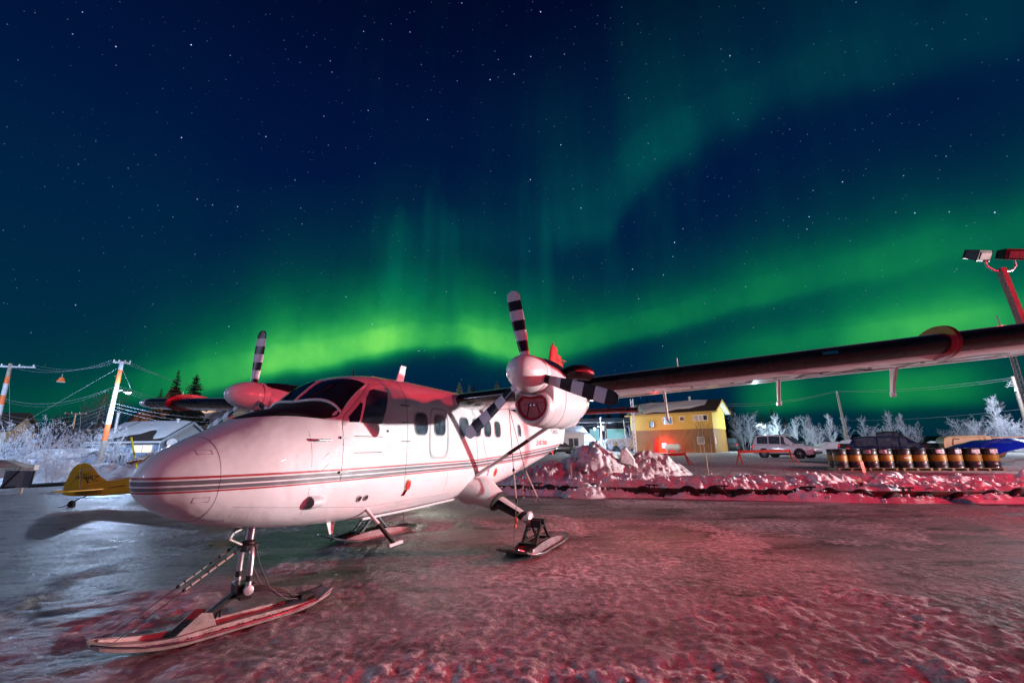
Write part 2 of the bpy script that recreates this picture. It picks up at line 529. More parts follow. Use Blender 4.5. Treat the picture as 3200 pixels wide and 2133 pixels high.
gx = axis_pts(-5.2, 8.0, 0.028, -700, 700, 1.045)
gy = axis_pts(2.9, 6.6, 0.024, -60, 1500, 1.035)
X, Y = np.meshgrid(gx, gy)
S = shore_s(X, Y)
onice = 1 - sstep(-0.5, 0.6, S)
# crusted snow patches on the ice (1 = snow crust, 0 = bare ice)
base = fbm(X * 0.22, Y * 0.45, 4, 3)
crust = sstep(5.7, 3.4, Y + 0.9 * fbm(X * 0.35, Y * 0.35, 3, 11) + 0.22 * np.maximum(-X - 1.0, 0) - 0.05 * X) * sstep(-6, -0.5, X + 0.35 * Y)
crust = np.maximum(crust, 0.75 * sstep(0.05, 0.28, fbm(X * 0.16, Y * 0.9, 4, 29)) * sstep(9.5, 13.0, Y) * sstep(0.5, 4, X))
crust = np.maximum(crust, 0.55 * sstep(0.06, 0.3, fbm(X * 0.9, Y * 0.9, 4, 41)))
crust = np.maximum(crust, 0.35 * sstep(0.0, 0.3, fbm(X * 0.12, Y * 0.12, 3, 7)))
crust = crust * (0.55 + 0.9 * (fbm(X * 1.1, Y * 1.1, 4, 51) + 0.35)).clip(0, 1.25)
crust = np.maximum(crust, 0.30 * sstep(-1, 3, X) * (0.6 + 1.2 * fbm(X * 0.5, Y * 0.7, 3, 99)).clip(0, 1.3))
snowm = np.clip(np.maximum(crust * onice, 1 - onice), 0, 1)
Z = ground_h(X, Y)
near = np.exp(-np.maximum(np.hypot(X, Y) - 7, 0) / 14)
rl = 0.030 * (puff(X * 2.2, Y * 2.2, 3, 61) - 0.9) * np.clip(crust, 0, 1) + np.clip(crust * 1.3, 0.12, 1) * (0.026 * fbm(X * 6, Y * 6, 3, 71, 0.6) + 0.014 * (puff(X * 9, Y * 9, 3, 73, 0.6) - 0.9))
# boot prints and small dents in the crust
fr = random.Random(77)
for px_, py_, pa_ in [(0.9, 3.35, 0.3), (1.15, 3.5, 0.5), (-0.1, 3.3, 0.9), (0.15, 3.62, 1.0), (0.6, 3.28, 0.2), (2.2, 3.5, -0.4), (2.6, 3.8, -0.3), (3.1, 4.3, -0.5), (3.4, 4.1, -0.2), (2.9, 3.4, 0.1), (4.3, 5.0, 0.6), (4.6, 4.7, 0.7), (3.7, 3.9, 0.4), (1.7, 4.2, 1.2), (-0.9, 3.8, 0.8), (4.9, 5.6, 0.2), (5.4, 5.2, 0.1), (1.4, 5.0, 0.6)] + [(fr.uniform(-2, 7), fr.uniform(3.2, 7.5), fr.uniform(0, 3)) for _ in range(26)]:
    dx_, dy_ = X - px_, Y - py_
    if True:
        a_, b_ = dx_ * math.cos(pa_) + dy_ * math.sin(pa_), -dx_ * math.sin(pa_) + dy_ * math.cos(pa_)
        q_ = (np.abs(a_) / 0.15) ** 4 + (np.abs(b_) / 0.055) ** 4
        rl = rl - 0.022 * np.exp(-q_) * np.clip(0.25 + crust, 0, 1) + 0.008 * np.exp(-((q_ - 2.2) / 1.2) ** 2) * np.clip(crust, 0, 1)
# drag tracks and frozen ruts
ang = rad(24)
tx = X * math.cos(ang) + Y * math.sin(ang); ty = -X * math.sin(ang) + Y * math.cos(ang)
left = sstep(-1.0, -5.0, X - 0.25 * Y)
rl += left * (0.030 * fbm(tx * 0.6, ty * 3.0, 4, 83) + 0.018 * fbm(tx * 3, ty * 8, 3, 91) + 0.010 * np.sin(ty * 9 + 3 * fbm(tx * 0.5, ty * 0.5, 2, 95)) * sstep(0.0, 0.2, fbm(tx * 0.3, ty * 1.2, 2, 97)))
rl += 0.006 * fbm(X * 1.6, Y * 3.2, 3, 15) + 0.012 * fbm(X * 0.35, Y * 0.6, 2, 19)
rl = rl * (1 - 0.68 * sstep(5.0, 7.5, Y + 0.8 * fbm(X * 0.4, Y * 0.4, 2, 131)) * sstep(-3.5, -0.5, X))
Z = Z + rl * near * onice
Z = Z + (1 - onice) * (0.10 * fbm(X * 0.7, Y * 0.7, 3, 23) + 0.05 * fbm(X * 2.2, Y * 2.2, 3, 25)) * np.exp(-np.maximum(S - 2, 0) / 9) * sstep(0.0, 2.0, S)
ny, nx = X.shape
gv = np.column_stack([X.ravel(), Y.ravel(), Z.ravel()])
idx = np.arange(ny * nx).reshape(ny, nx)
q = np.stack([idx[:-1, :-1], idx[:-1, 1:], idx[1:, 1:], idx[1:, :-1]], -1).reshape(-1, 4)
gme = bpy.data.meshes.new('ground')
gme.vertices.add(len(gv)); gme.vertices.foreach_set('co', gv.ravel())
gme.loops.add(q.size); gme.loops.foreach_set('vertex_index', q.ravel().astype(np.int32))
gme.polygons.add(len(q)); gme.polygons.foreach_set('loop_start', np.arange(0, q.size, 4, dtype=np.int32)); gme.polygons.foreach_set('loop_total', np.full(len(q), 4, dtype=np.int32))
gme.polygons.foreach_set('use_smooth', np.ones(len(q), dtype=bool))
gme.update(calc_edges=True)
at = gme.attributes.new('wet_ice', 'FLOAT', 'POINT'); at.data.foreach_set('value', sstep(0.5, -4.5, X - 0.1 * Y).ravel().astype(np.float32))
at = gme.attributes.new('snow_cover', 'FLOAT', 'POINT'); at.data.foreach_set('value', snowm.ravel().astype(np.float32))

m, N, L, P = nodes_of('ice_ground')
tc = N.new('ShaderNodeTexCoord')
att = N.new('ShaderNodeAttribute'); att.attribute_name = 'snow_cover'


def gnoise(scale, detail, rough, sx=1, sy=1):
    mp = N.new('ShaderNodeMapping'); mp.inputs['Scale'].default_value = (sx, sy, 1); L.new(tc.outputs['Object'], mp.inputs['Vector'])
    n = N.new('ShaderNodeTexNoise'); n.inputs['Scale'].default_value = scale; n.inputs['Detail'].default_value = detail; n.inputs['Roughness'].default_value = rough
    L.new(mp.outputs[0], n.inputs['Vector']); return n.outputs['Fac']


def gmap(v, a, b, c, d):
    n = N.new('ShaderNodeMapRange'); L.new(v, n.inputs['Value'])
    for k, x in zip(('From Min', 'From Max', 'To Min', 'To Max'), (a, b, c, d)): n.inputs[k].default_value = x
    return n.outputs[0]


def gmath(op, a, b):
    n = N.new('ShaderNodeMath'); n.operation = op
    for i, v in enumerate((a, b)):
        if isinstance(v, (int, float)): n.inputs[i].default_value = v
        else: L.new(v, n.inputs[i])
    return n.outputs[0]


def gmix(f, a, b):
    n = N.new('ShaderNodeMix'); n.data_type = 'RGBA'
    L.new(f, n.inputs['Factor'])
    for k, v in (('A', a), ('B', b)):
        if isinstance(v, tuple): n.inputs[k].default_value = (*v, 1)
        else: L.new(v, n.inputs[k])
    return n.outputs['Result']


n1 = gnoise(0.55, 6, 0.62, 1, 1.8); n2 = gnoise(9, 6, 0.65); n3 = gnoise(38, 4, 0.6); n4 = gnoise(0.9, 5, 0.6, 0.6, 1.6); n5 = gnoise(95, 3, 0.6)
icec = gmix(gmap(n1, 0.35, 0.68, 0, 1), (0.10, 0.095, 0.10), (0.34, 0.32, 0.32))
icec = gmix(gmap(n4, 0.56, 0.62, 0, 0.85), icec, (0.06, 0.052, 0.052))        # oil and slush stains
icec = gmix(gmap(n2, 0.45, 0.75, 0, 0.4), icec, (0.50, 0.48, 0.49))
snc = gmix(gmap(n2, 0.38, 0.64, 0, 1), (0.25, 0.235, 0.24), (0.78, 0.77, 0.78))
snc = gmix(gmap(n3, 0.55, 0.8, 0, 0.5), snc, (0.42, 0.39, 0.38))
sn = gmath('ADD', att.outputs['Fac'], gmath('MULTIPLY', gmath('SUBTRACT', n2, 0.5), 0.55))
snf = gmap(sn, 0.18, 0.75, 0, 1)
col_out = gmix(snf, icec, snc)
n6 = gnoise(0.7, 6, 0.7, 0.7, 1.5)
col_out = gmix(gmap(n6, 0.60, 0.68, 0, 0.7), col_out, (0.09, 0.075, 0.075))      # trodden dirt patches
L.new(col_out, P.inputs['Base Color'])
wet = N.new('ShaderNodeAttribute'); wet.attribute_name = 'wet_ice'
rgh = gmath('ADD', gmath('SUBTRACT', gmap(n1, 0.3, 0.7, 0.38, 0.62), gmath('MULTIPLY', wet.outputs['Fac'], 0.16)), gmath('MULTIPLY', snf, 0.3))
L.new(rgh, P.inputs['Roughness'])
L.new(gmap(wet.outputs['Fac'], 0, 1, 0.12, 0.32), P.inputs['Specular IOR Level'])
hb = gmath('ADD', gmath('MULTIPLY', n2, gmap(snf, 0, 1, 0.03, 0.05)), gmath('ADD', gmath('MULTIPLY', n3, gmap(snf, 0, 1, 0.010, 0.018)), gmath('MULTIPLY', n5, 0.005)))
bp = N.new('ShaderNodeBump'); bp.inputs['Strength'].default_value = 1.0; bp.inputs['Distance'].default_value = 1.0
L.new(hb, bp.inputs['Height']); L.new(bp.outputs[0], P.inputs['Normal'])
gme.materials.append(m)
ground = link('ground', gme)
tag(ground, 'frozen lake ice with crusted snow and packed snow shore', None, None, 'structure')


# ------------------------------------------------------------------ heaped snow
def snow_mound(name, poly_fn, x0, x1, y0, y1, step, mats, label, cat, drop=0.05):
    xs = np.arange(x0, x1 + step, step); ys = np.arange(y0, y1 + step, step)
    A, B = np.meshgrid(xs, ys)
    h = poly_fn(A, B)
    Zm = ground_h(A, B) - drop + h
    n_y, n_x = A.shape
    ids = np.arange(n_y * n_x).reshape(n_y, n_x)
    hq = np.maximum.reduce([h[:-1, :-1], h[:-1, 1:], h[1:, 1:], h[1:, :-1]])
    qq = np.stack([ids[:-1, :-1], ids[:-1, 1:], ids[1:, 1:], ids[1:, :-1]], -1)[hq > 0.02]
    used = np.unique(qq); rem = -np.ones(n_y * n_x, dtype=int); rem[used] = np.arange(len(used))
    P_ = np.column_stack([A.ravel(), B.ravel(), Zm.ravel()])[used]
    # push lumps sideways for overhanging chunks
    P_[:, 0] += 0.5 * step * vnoise(P_[:, 0] * 3.1, P_[:, 2] * 5 + P_[:, 1], 5); P_[:, 1] += 0.5 * step * vnoise(P_[:, 1] * 3.1, P_[:, 2] * 5 + P_[:, 0], 6)
    me = bpy.data.meshes.new(name); me.from_pydata(P_.tolist(), [], rem[qq].tolist())
    for mm in mats: me.materials.append(MAT[mm])
    me.polygons.foreach_set('use_smooth', [True] * len(me.polygons)); me.update()
    o = link(name, me)
    return tag(o, label, cat)


def pile_h(A, B):
    # big ploughed heap: main cone, right shoulder
    d1 = np.hypot((A - 3.75) / 2.1, (B - 21.6) / 1.9); d2 = np.hypot((A - 6.5) / 2.1, (B - 21.4) / 1.6); d3 = np.hypot((A - 1.7) / 1.6, (B - 21.3) / 1.3)
    h = np.maximum.reduce([1.52 * np.clip(1 - d1 ** 1.25, 0, 1), 0.98 * np.clip(1 - d2 ** 1.3, 0, 1), 0.75 * np.clip(1 - d3 ** 1.3, 0, 1)])
    return h * (1 + 0.16 * fbm(A * 0.9, B * 0.9, 3, 7)) + np.clip(h * 3, 0, 1) * (0.13 * (puff(A * 1.5, B * 1.5, 4, 9, 0.6) - 0.9) + 0.07 * fbm(A * 5, B * 5, 4, 12, 0.6))


snow_mound('snow_pile', pile_h, -0.6, 9.2, 19.0, 24.2, 0.05, ['dirty_snow'], 'tall ploughed heap of dirty snow behind the tail of the plane', 'snow pile')


def berm_h(A, B):
    s = shore_s(A, B) / 1.03
    c = 0.36 * np.exp(-((s - 0.95 - 0.35 * fbm(A * 0.5, B * 0.2, 2, 3)) / 0.62) ** 2) + 0.20 * np.exp(-((s - 2.6) / 1.0) ** 2) * (0.6 + 1.4 * fbm(A * 0.4, B * 0.4, 2, 33).clip(-0.4, 1))
    c = c * (0.85 + 0.9 * fbm(A * 0.55, B * 0.5, 2, 17)).clip(0.15, 2)
    e = sstep(-1.6, 0.5, A) * sstep(26, 24, A)
    return np.clip(c + np.clip(c * 6, 0, 1) * (0.10 * (puff(A * 2.0, B * 2.0, 4, 21, 0.55) - 0.8) + 0.04 * fbm(A * 6, B * 6, 4, 5, 0.6)), 0, 2) * e


snow_mound('snow_bank', berm_h, -1.8, 26, 12.5, 23, 0.05, ['snow'], 'low lumpy bank of snow running behind the tyre-lined dock edge', 'snow bank')


def front_h(A, B):
    s = shore_s(A, B) / 1.03
    c = 0.19 * np.exp(-((s + 0.45) / 0.28) ** 2) * (0.9 + 1.6 * fbm(A * 0.8, B * 0.3, 3, 47)).clip(0, 2)
    d = np.hypot((A - 2.75) / 0.95, (B - 17.0) / 0.65)
    c = np.maximum(c, 0.42 * np.clip(1 - d ** 1.5, 0, 1))
    e = sstep(-2.4, -0.8, A) * sstep(26, 24, A)
    return np.clip(c + np.clip(c * 6, 0, 1) * 0.055 * (puff(A * 3.4, B * 3.4, 3, 55) - 0.7), 0, 2) * e


snow_mound('snow_drift', front_h, -2.6, 26, 12, 21.5, 0.06, ['snow'], 'thin lumpy drift of snow along the ice in front of the tyres', 'snow drift')


def lbank_h(A, B):
    s = shore_s(A, B) / 1.02
    c = (0.85 + 0.5 * fbm(A * 0.22, B * 0.1, 2, 71)) * np.exp(-((s - 2.6 - 0.8 * fbm(A * 0.3, B * 0.3, 2, 73)) / 1.25) ** 2)
    e = sstep(-58, -50, A) * sstep(-4, -9, A)
    return np.clip(c + np.clip(c * 4, 0, 1) * (0.14 * (puff(A * 0.9, B * 0.9, 3, 75) - 0.8) + 0.05 * fbm(A * 4, B * 4, 2, 77)), 0, 3) * e


snow_mound('snow_bank', lbank_h, -60, -3, 19, 38, 0.14, ['snow'], 'bright white snow bank behind the yellow tail at the left', 'snow bank')


def rbank_h(A, B):
    c = 1.1 * np.exp(-((B - 47 - 0.10 * (A - 30) - 1.2 * fbm(A * 0.15, B * 0.1, 2, 81)) / 1.6) ** 2) * (0.8 + 0.9 * fbm(A * 0.25, B * 0.1, 2, 83)).clip(0.2, 2)
    e = sstep(30, 33, A) * sstep(78, 70, A)
    return np.clip(c + np.clip(c * 3, 0, 1) * 0.14 * (puff(A * 0.9, B * 0.9, 3, 85) - 0.8), 0, 3) * e


snow_mound('snow_bank', rbank_h, 29, 79, 38, 60, 0.25, ['snow'], 'far snow bank behind the parked cars and the frosty scrub', 'snow bank')

# loose lumps of snow broken off the banks
rng = random.Random(5)


def ico_lump(mb, c, r, seed):
    b = bmesh.new(); bmesh.ops.create_icosphere(b, subdivisions=2, radius=1.0)
    rr = random.Random(seed)
    sx, sy, sz = r * rr.uniform(0.8, 1.3), r * rr.uniform(0.8, 1.3), r * rr.uniform(0.6, 1.0)
    rot = Matrix.Rotation(rr.uniform(0, 6.3), 3, 'Z') @ Matrix.Rotation(rr.uniform(-0.6, 0.6), 3, 'X')
    vs = []; ph = rr.uniform(0, 6)
    for v in b.verts:
        k = 1 + rr.uniform(-0.07, 0.07) + 0.16 * math.sin(v.co.x * 3.1 + ph) * math.cos(v.co.y * 2.7 + ph * 2) + 0.1 * math.sin(v.co.z * 4 + ph)
        vs.append(Vector(c) + rot @ Vector((v.co.x * sx * k, v.co.y * sy * k, v.co.z * sz * k)))
    mb.add(vs, [[v.index for v in f.verts] for f in b.faces]); b.free()


lm = MB()
for i in range(620):
    t = rng.random()
    if t < 0.55:
        x = rng.uniform(-1.2, 22); s_ = rng.choice([rng.uniform(0.4, 1.7), rng.uniform(0.5, 1.3), rng.uniform(1.8, 3.2)])
        y = float(np.interp(x, SHX, SHY)) + s_; r = rng.uniform(0.02, 0.075)
        z = gh(x, y) + float(berm_h(np.array([x]), np.array([y]))[0]) - 0.1 * r
    elif t < 0.72:
        x = rng.uniform(-1.5, 22); y = float(np.interp(x, SHX, SHY)) - rng.uniform(0.25, 0.75); r = rng.uniform(0.015, 0.05)
        z = ICE + float(front_h(np.array([x]), np.array([y]))[0]) + 0.1 * r
    elif t < 0.8:
        a = rng.uniform(0, 6.28); q_ = rng.random() ** 0.7; x = 2.75 + math.cos(a) * q_; y = 17.0 + math.sin(a) * 0.65 * q_; r = rng.uniform(0.03, 0.09)
        z = ICE + float(front_h(np.array([x]), np.array([y]))[0]) + 0.2 * r
    else:
        x = rng.uniform(0.2, 8.4); y = rng.uniform(19.4, 22.0); r = rng.uniform(0.02, 0.08)
        hh = float(pile_h(np.array([x]), np.array([y]))[0])
        if hh < 0.1: continue
        z = gh(x, y) + hh - 0.06
    ico_lump(lm, (x, y, z), r, i)
lo = lm.obj('snow_lumps', 'snow', None, 180)
tag(lo, 'loose lumps of snow scattered over the banks', 'snow lumps', None, 'stuff')

# one slab of ice standing on the heap
sl = MB(); sl.prism([(4.95, 20.5, 1.2), (5.6, 20.45, 1.0), (5.58, 20.4, 1.32), (5.25, 20.5, 1.86), (5.02, 20.55, 1.78)], (0.10, 0.28, 0.02))
tag(bevel(sl.obj('ice_slab', 'dirty_snow'), 0.05), 'upright slab of snow standing out of the big heap', 'snow slab')


def gmath(op, a, b):
    n = N.new('ShaderNodeMath'); n.operation = op
    for i, v in enumerate((a, b)):
        if isinstance(v, (int, float)): n.inputs[i].default_value = v
        else: L.new(v, n.inputs[i])
    return n.outputs[0]


def shade_bank_h(A, B):  # added mound out of view, shades the ice from the apron floodlight
    c = 1.22 * np.exp(-((A - 24.2 - 0.15 * (B - 11)) / 0.75) ** 2) * sstep(6.5, 8.5, B) * sstep(16.5, 14.8, B)
    return np.clip(c * (1 + 0.10 * fbm(A * 0.8, B * 0.8, 2, 5)) + np.clip(c * 3, 0, 1) * 0.05 * (puff(A * 2.2, B * 2.2, 3, 15) - 0.8), 0, 3)


snow_mound('snow_bank', shade_bank_h, 21.5, 27.5, 6, 17, 0.08, ['snow'], 'unseen steep snow bank added right of the picture to shade the ice', 'snow bank')


# ------------------------------------------------------------------ the ski plane
# local frame of the plane: x = metres aft of the nose datum, y = to port (flipped when built), z = up
AC_X, AC_Y, AC_PSI = -3.838, 3.602, 0.399
ac = empty('ski_plane', (AC_X, AC_Y, 0), math.atan2(math.cos(AC_PSI), math.sin(AC_PSI)),
           'large white twin propeller ski plane with red and grey stripes', 'airplane')


class AB(MB):
    def add(self, vs, fs, mi=0):
        return MB.add(self, [(p[0], -p[1], p[2]) for p in vs], fs, mi)


# x, ztop, zbot, halfw, zmaxw, nu, nl
KEY=[
(0.66,1.73,1.67,0.030,1.70,2.0,2.0),
(0.672,1.775,1.63,0.09,1.70,2.0,2.0),
(0.70,1.83,1.57,0.165,1.70,2.0,2.0),
(0.76,1.90,1.50,0.25,1.70,2.05,2.1),
(0.87,1.985,1.425,0.345,1.69,2.1,2.15),
(1.02,2.07,1.33,0.45,1.68,2.15,2.2),
(1.28,2.20,1.235,0.57,1.67,2.2,2.4),
(1.65,2.375,1.145,0.695,1.66,2.3,2.7),
(2.00,2.485,1.09,0.755,1.68,2.5,2.9),
(2.24,2.54,1.068,0.785,1.70,2.7,3.0),
(2.44,2.71,1.045,0.805,1.75,2.8,3.0),
(2.66,2.89,1.03,0.82,1.80,2.9,3.1),
(2.85,2.985,1.02,0.83,1.85,3.0,3.2),
(3.10,3.055,1.005,0.84,1.90,3.2,3.3),
(3.50,3.095,0.985,0.845,1.95,3.3,3.4),
(4.20,3.115,0.975,0.85,1.95,3.4,3.4),
(5.20,3.11,0.975,0.85,1.95,3.4,3.4),
(6.20,3.10,0.99,0.85,1.95,3.4,3.3),
(7.20,3.06,1.06,0.84,1.97,3.3,3.2),
(8.20,3.01,1.16,0.80,2.00,3.2,3.0),
(9.30,2.94,1.27,0.71,2.04,3.0,2.8),
(10.5,2.86,1.41,0.58,2.10,2.8,2.6),
(11.7,2.79,1.56,0.44,2.15,2.6,2.5),
(12.8,2.74,1.72,0.31,2.2,2.5,2.4),
(13.8,2.71,1.88,0.19,2.25,2.4,2.3),
(14.6,2.69,2.05,0.08,2.3,2.2,2.2),
]
def _h(k):
    xs=[r[0] for r in KEY]; ys=[r[k] for r in KEY]; n=len(xs)
    d=[(ys[i+1]-ys[i])/(xs[i+1]-xs[i]) for i in range(n-1)]
    m=[d[0]]+[0 if d[i-1]*d[i]<=0 else 2*d[i-1]*d[i]/(d[i-1]+d[i]) for i in range(1,n-1)]+[d[-1]]
    return xs,ys,m
_T=[None]+[_h(k) for k in range(1,7)]
def fpar(x,k):
    xs,ys,m=_T[k]
    if x<=xs[0]: return ys[0]
    if x>=xs[-1]: return ys[-1]
    i=max(j for j in range(len(xs)-1) if xs[j]<=x)
    h=xs[i+1]-xs[i]; t=(x-xs[i])/h
    return ys[i]*(1+2*t)*(1-t)**2+m[i]*h*t*(1-t)**2+ys[i+1]*t*t*(3-2*t)+m[i+1]*h*t*t*(t-1)
def fsec(x): return [fpar(x,k) for k in range(1,7)]
def fpt(x,a):  # a angle: 0=port side, pi/2 top
    zt,zb,w,zw,nu,nl=fsec(x); c,s=math.cos(a),math.sin(a)
    n=nu if s>=0 else nl
    y=w*math.copysign(abs(c)**(2/n),c); z=zw+((zt-zw) if s>=0 else (zw-zb))*math.copysign(abs(s)**(2/n),s)
    return (x,y,z)
def fy(x,z): # port half width at height z
    zt,zb,w,zw,nu,nl=fsec(x)
    if z>=zw: q=min(1,max(0,(z-zw)/(zt-zw))); n=nu
    else: q=min(1,max(0,(zw-z)/(zw-zb))); n=nl
    return w*(1-q**n)**(1/n)
def fz(x,y): # top z at lateral y
    zt,zb,w,zw,nu,nl=fsec(x); q=min(1,abs(y)/w)
    return zw+(zt-zw)*(1-q**nu)**(1/nu)


# paint of the fuselage: white with two red pinstripes and two grey bands between them
m, N, L, P = nodes_of('fuselage_paint')
tc = N.new('ShaderNodeTexCoord'); sp = N.new('ShaderNodeSeparateXYZ'); L.new(tc.outputs['Object'], sp.inputs[0])
aft = gmath('MAXIMUM', gmath('SUBTRACT', sp.outputs[0], 6.0), 0.0)
z4 = gmath('ADD', 1.588, gmath('MULTIPLY', aft, 0.022)); z1 = gmath('ADD', 1.741, gmath('MULTIPLY', aft, 0.038))
sv = gmath('DIVIDE', gmath('SUBTRACT', sp.outputs[2], z4), gmath('SUBTRACT', z1, z4))
st = N.new('ShaderNodeValToRGB'); st.color_ramp.interpolation = 'CONSTANT'
stm = gmap(sv, -0.2, 1.2, 0, 1); L.new(stm, st.inputs[0])
wht, red_, gry = (*WHITE, 1), (0.34, 0.008, 0.018, 1), (0.105, 0.10, 0.12, 1)
els = st.color_ramp.elements
els[0].position = 0; els[0].color = wht; els[1].position = 1.0; els[1].color = wht
for p_, c_ in ((0.0, red_), (0.115, wht), (0.15, gry), (0.378, wht), (0.478, gry), (0.748, wht), (0.845, red_), (1.0, wht)):
    e_ = els.new((p_ + 0.2) / 1.4); e_.color = c_
nz = N.new('ShaderNodeTexNoise'); nz.inputs['Scale'].default_value = 2.2; nz.inputs['Detail'].default_value = 8; nz.inputs['Roughness'].default_value = 0.6
mp = N.new('ShaderNodeMapping'); mp.inputs['Scale'].default_value = (0.7, 1, 1.6); L.new(tc.outputs['Object'], mp.inputs[0]); L.new(mp.outputs[0], nz.inputs['Vector'])
dirtf = gmap(nz.outputs['Fac'], 0.48, 0.75, 0, 0.22)
L.new(gmix(dirtf, st.outputs[0], (0.40, 0.37, 0.36)), P.inputs['Base Color'])
L.new(gmap(nz.outputs['Fac'], 0.3, 0.7, 0.42, 0.6), P.inputs['Roughness'])
P.inputs['Coat Weight'].default_value = 0.6; P.inputs['Coat Roughness'].default_value = 0.035
# slightly wavy skin so reflections break up
nb = N.new('ShaderNodeTexNoise'); nb.inputs['Scale'].default_value = 3.2; nb.inputs['Detail'].default_value = 2; L.new(tc.outputs['Object'], nb.inputs['Vector'])
bb = N.new('ShaderNodeBump'); bb.inputs['Distance'].default_value = 0.016; L.new(nb.outputs['Fac'], bb.inputs['Height']); L.new(bb.outputs[0], P.inputs['Normal']); L.new(bb.outputs[0], P.inputs['Coat Normal'])

xs_ = list(np.linspace(0.66, 0.8, 14)) + list(np.linspace(0.82, 2.2, 40)) + list(np.linspace(2.22, 3.2, 40)) + list(np.linspace(3.25, 8, 60)) + list(np.linspace(8.1, 14.6, 50))
fb = AB(); fb.loft([[fpt(x, 2 * math.pi * j / 96) for j in range(96)] for x in xs_])
fus = fb.obj('fuselage', 'fuselage_paint', ac, 60)


def side_patch(mb, outline, off=0.005, sgn=1, rings=6, mi=0, skirt=True):
    """sheet lying on the flank; outline = (x, z) points"""
    n = len(outline); cx = sum(p[0] for p in outline) / n; cz = sum(p[1] for p in outline) / n
    vs = [(cx, sgn * (fy(cx, cz) + off), cz)]
    fs = []
    for k in range(1, rings + 1):
        t = k / rings
        for x, z in outline:
            xx, zz = cx + (x - cx) * t, cz + (z - cz) * t
            vs.append((xx, sgn * (fy(xx, zz) + off), zz))
    if skirt:
        for x, z in outline:
            xx, zz = cx + (x - cx) * 1.006, cz + (z - cz) * 1.006
            vs.append((xx, sgn * (fy(xx, zz) - 0.004), zz))
    R = rings + (1 if skirt else 0)
    for j in range(n): fs.append((0, 1 + j, 1 + (j + 1) % n))
    for k in range(R - 1):
        for j in range(n):
            a, b = 1 + k * n + j, 1 + k * n + (j + 1) % n
            fs.append((a, b, b + n, a + n))
    return mb.add(vs, fs, mi)


def dens(poly, step=0.05):
    out = []
    for i in range(len(poly)):
        a, b = poly[i], poly[(i + 1) % len(poly)]
        k = max(1, int(math.hypot(b[0] - a[0], b[1] - a[1]) / step))
        for t in range(k): out.append((a[0] + (b[0] - a[0]) * t / k, a[1] + (b[1] - a[1]) * t / k))
    return out


def rrect(cx, cz, hw, hh, n=4.0, k=36):
    return [(cx + hw * math.copysign(abs(math.cos(a)) ** (2 / n), math.cos(a)), cz + hh * math.copysign(abs(math.sin(a)) ** (2 / n), math.sin(a))) for a in (2 * math.pi * i / k for i in range(k))]


def side_line(mb, pts, r=0.004, sgn=1, mi=0):
    P_ = []
    for i in range(len(pts) - 1):
        a, b = pts[i], pts[i + 1]; k = max(1, int(math.hypot(b[0] - a[0], b[1] - a[1]) / 0.06))
        for t in range(k): P_.append((a[0] + (b[0] - a[0]) * t / k, a[1] + (b[1] - a[1]) * t / k))
    P_.append(pts[-1])
    return mb.tube([(x, sgn * fy(x, z), z) for x, z in P_], r, 5, True, mi)


def top_patch(mb, quad, off=0.006, n=10, mi=0):
    """sheet lying on the upper surface; quad = four (x, y) corners"""
    a, b, c, d = [Vector((p[0], p[1])) for p in quad]
    vs = []; fs = []
    for i in range(n + 1):
        for j in range(n + 1):
            s, t = i / n, j / n
            p = (a * (1 - s) + b * s) * (1 - t) + (d * (1 - s) + c * s) * t
            e = 0.02
            z = fz(p.x, p.y)
            gxn = (fz(p.x + e, p.y) - fz(p.x - e, p.y)) / (2 * e); gyn = (fz(p.x, p.y + e) - fz(p.x, p.y - e)) / (2 * e)
            nn = Vector((-gxn, -gyn, 1)).normalized() * off
            vs.append((p.x + nn.x, p.y + nn.y, z + nn.z))
    for i in range(n):
        for j in range(n):
            k = i * (n + 1) + j; fs.append((k, k + 1, k + n + 2, k + n + 1))
    return mb.add(vs, fs, mi)


# windscreen: two panes with white posts and a white sill
for sg in (1, -1):
    w = AB(); top_patch(w, [(2.325, 0.03 * sg), (2.70, 0.03 * sg), (2.985, 0.60 * sg), (2.475, 0.684 * sg)], 0.006, 14)
    pane = w.obj('windshield_pane', 'glass_dark', ac, 60)
    f_ = AB()
    f_.tube([(x, y * sg, fz(x, y) + 0.012) for x, y in [(2.318 + (2.47 - 2.318) * t ** 1.6, 0.69 * t) for t in [i / 12 for i in range(13)]]], 0.017, 8)
    f_.tube([(2.475 + 0.51 * t, (0.692 - 0.085 * t) * sg, fz(2.475 + 0.51 * t, 0.692 - 0.085 * t) + 0.004) for t in [i / 10 for i in range(11)]], 0.012, 8)
    f_.obj('windshield_frame', 'white_paint', pane, 50)
    wb = AB()  # wiper
    wb.tube([(2.33, 0.2 * sg, fz(2.33, 0.2) + 0.03), (2.6, 0.36 * sg, fz(2.6, 0.36) + 0.03)], 0.008, 5)
    wb.obj('wiper', 'matt_black', ac)
post = AB(); post.tube([(2.31 + 0.40 * t, 0, fz(2.31 + 0.40 * t, 0) + 0.006) for t in [i / 8 for i in range(9)]], 0.022, 8)
post.obj('windshield_post', 'white_paint', ac, 50)
gl = AB(); vs = []; fs = []; n = 20
for i in range(n + 1):
    y = -0.69 + 1.38 * i / n; a = 1.55 + 0.86 * abs(y / 0.69) ** 1.8; b = 2.318 + 0.152 * abs(y / 0.69) ** 1.6 - 0.012
    for j in range(9):
        x = a + (b - a) * j / 8; vs.append((x, y, fz(x, y) + 0.005))
for i in range(n):
    for j in range(8): k = i * 9 + j; fs.append((k, k + 1, k + 10, k + 9))
gl.add(vs, fs); gl.obj('anti_glare_panel', 'matt_black', ac, 60)

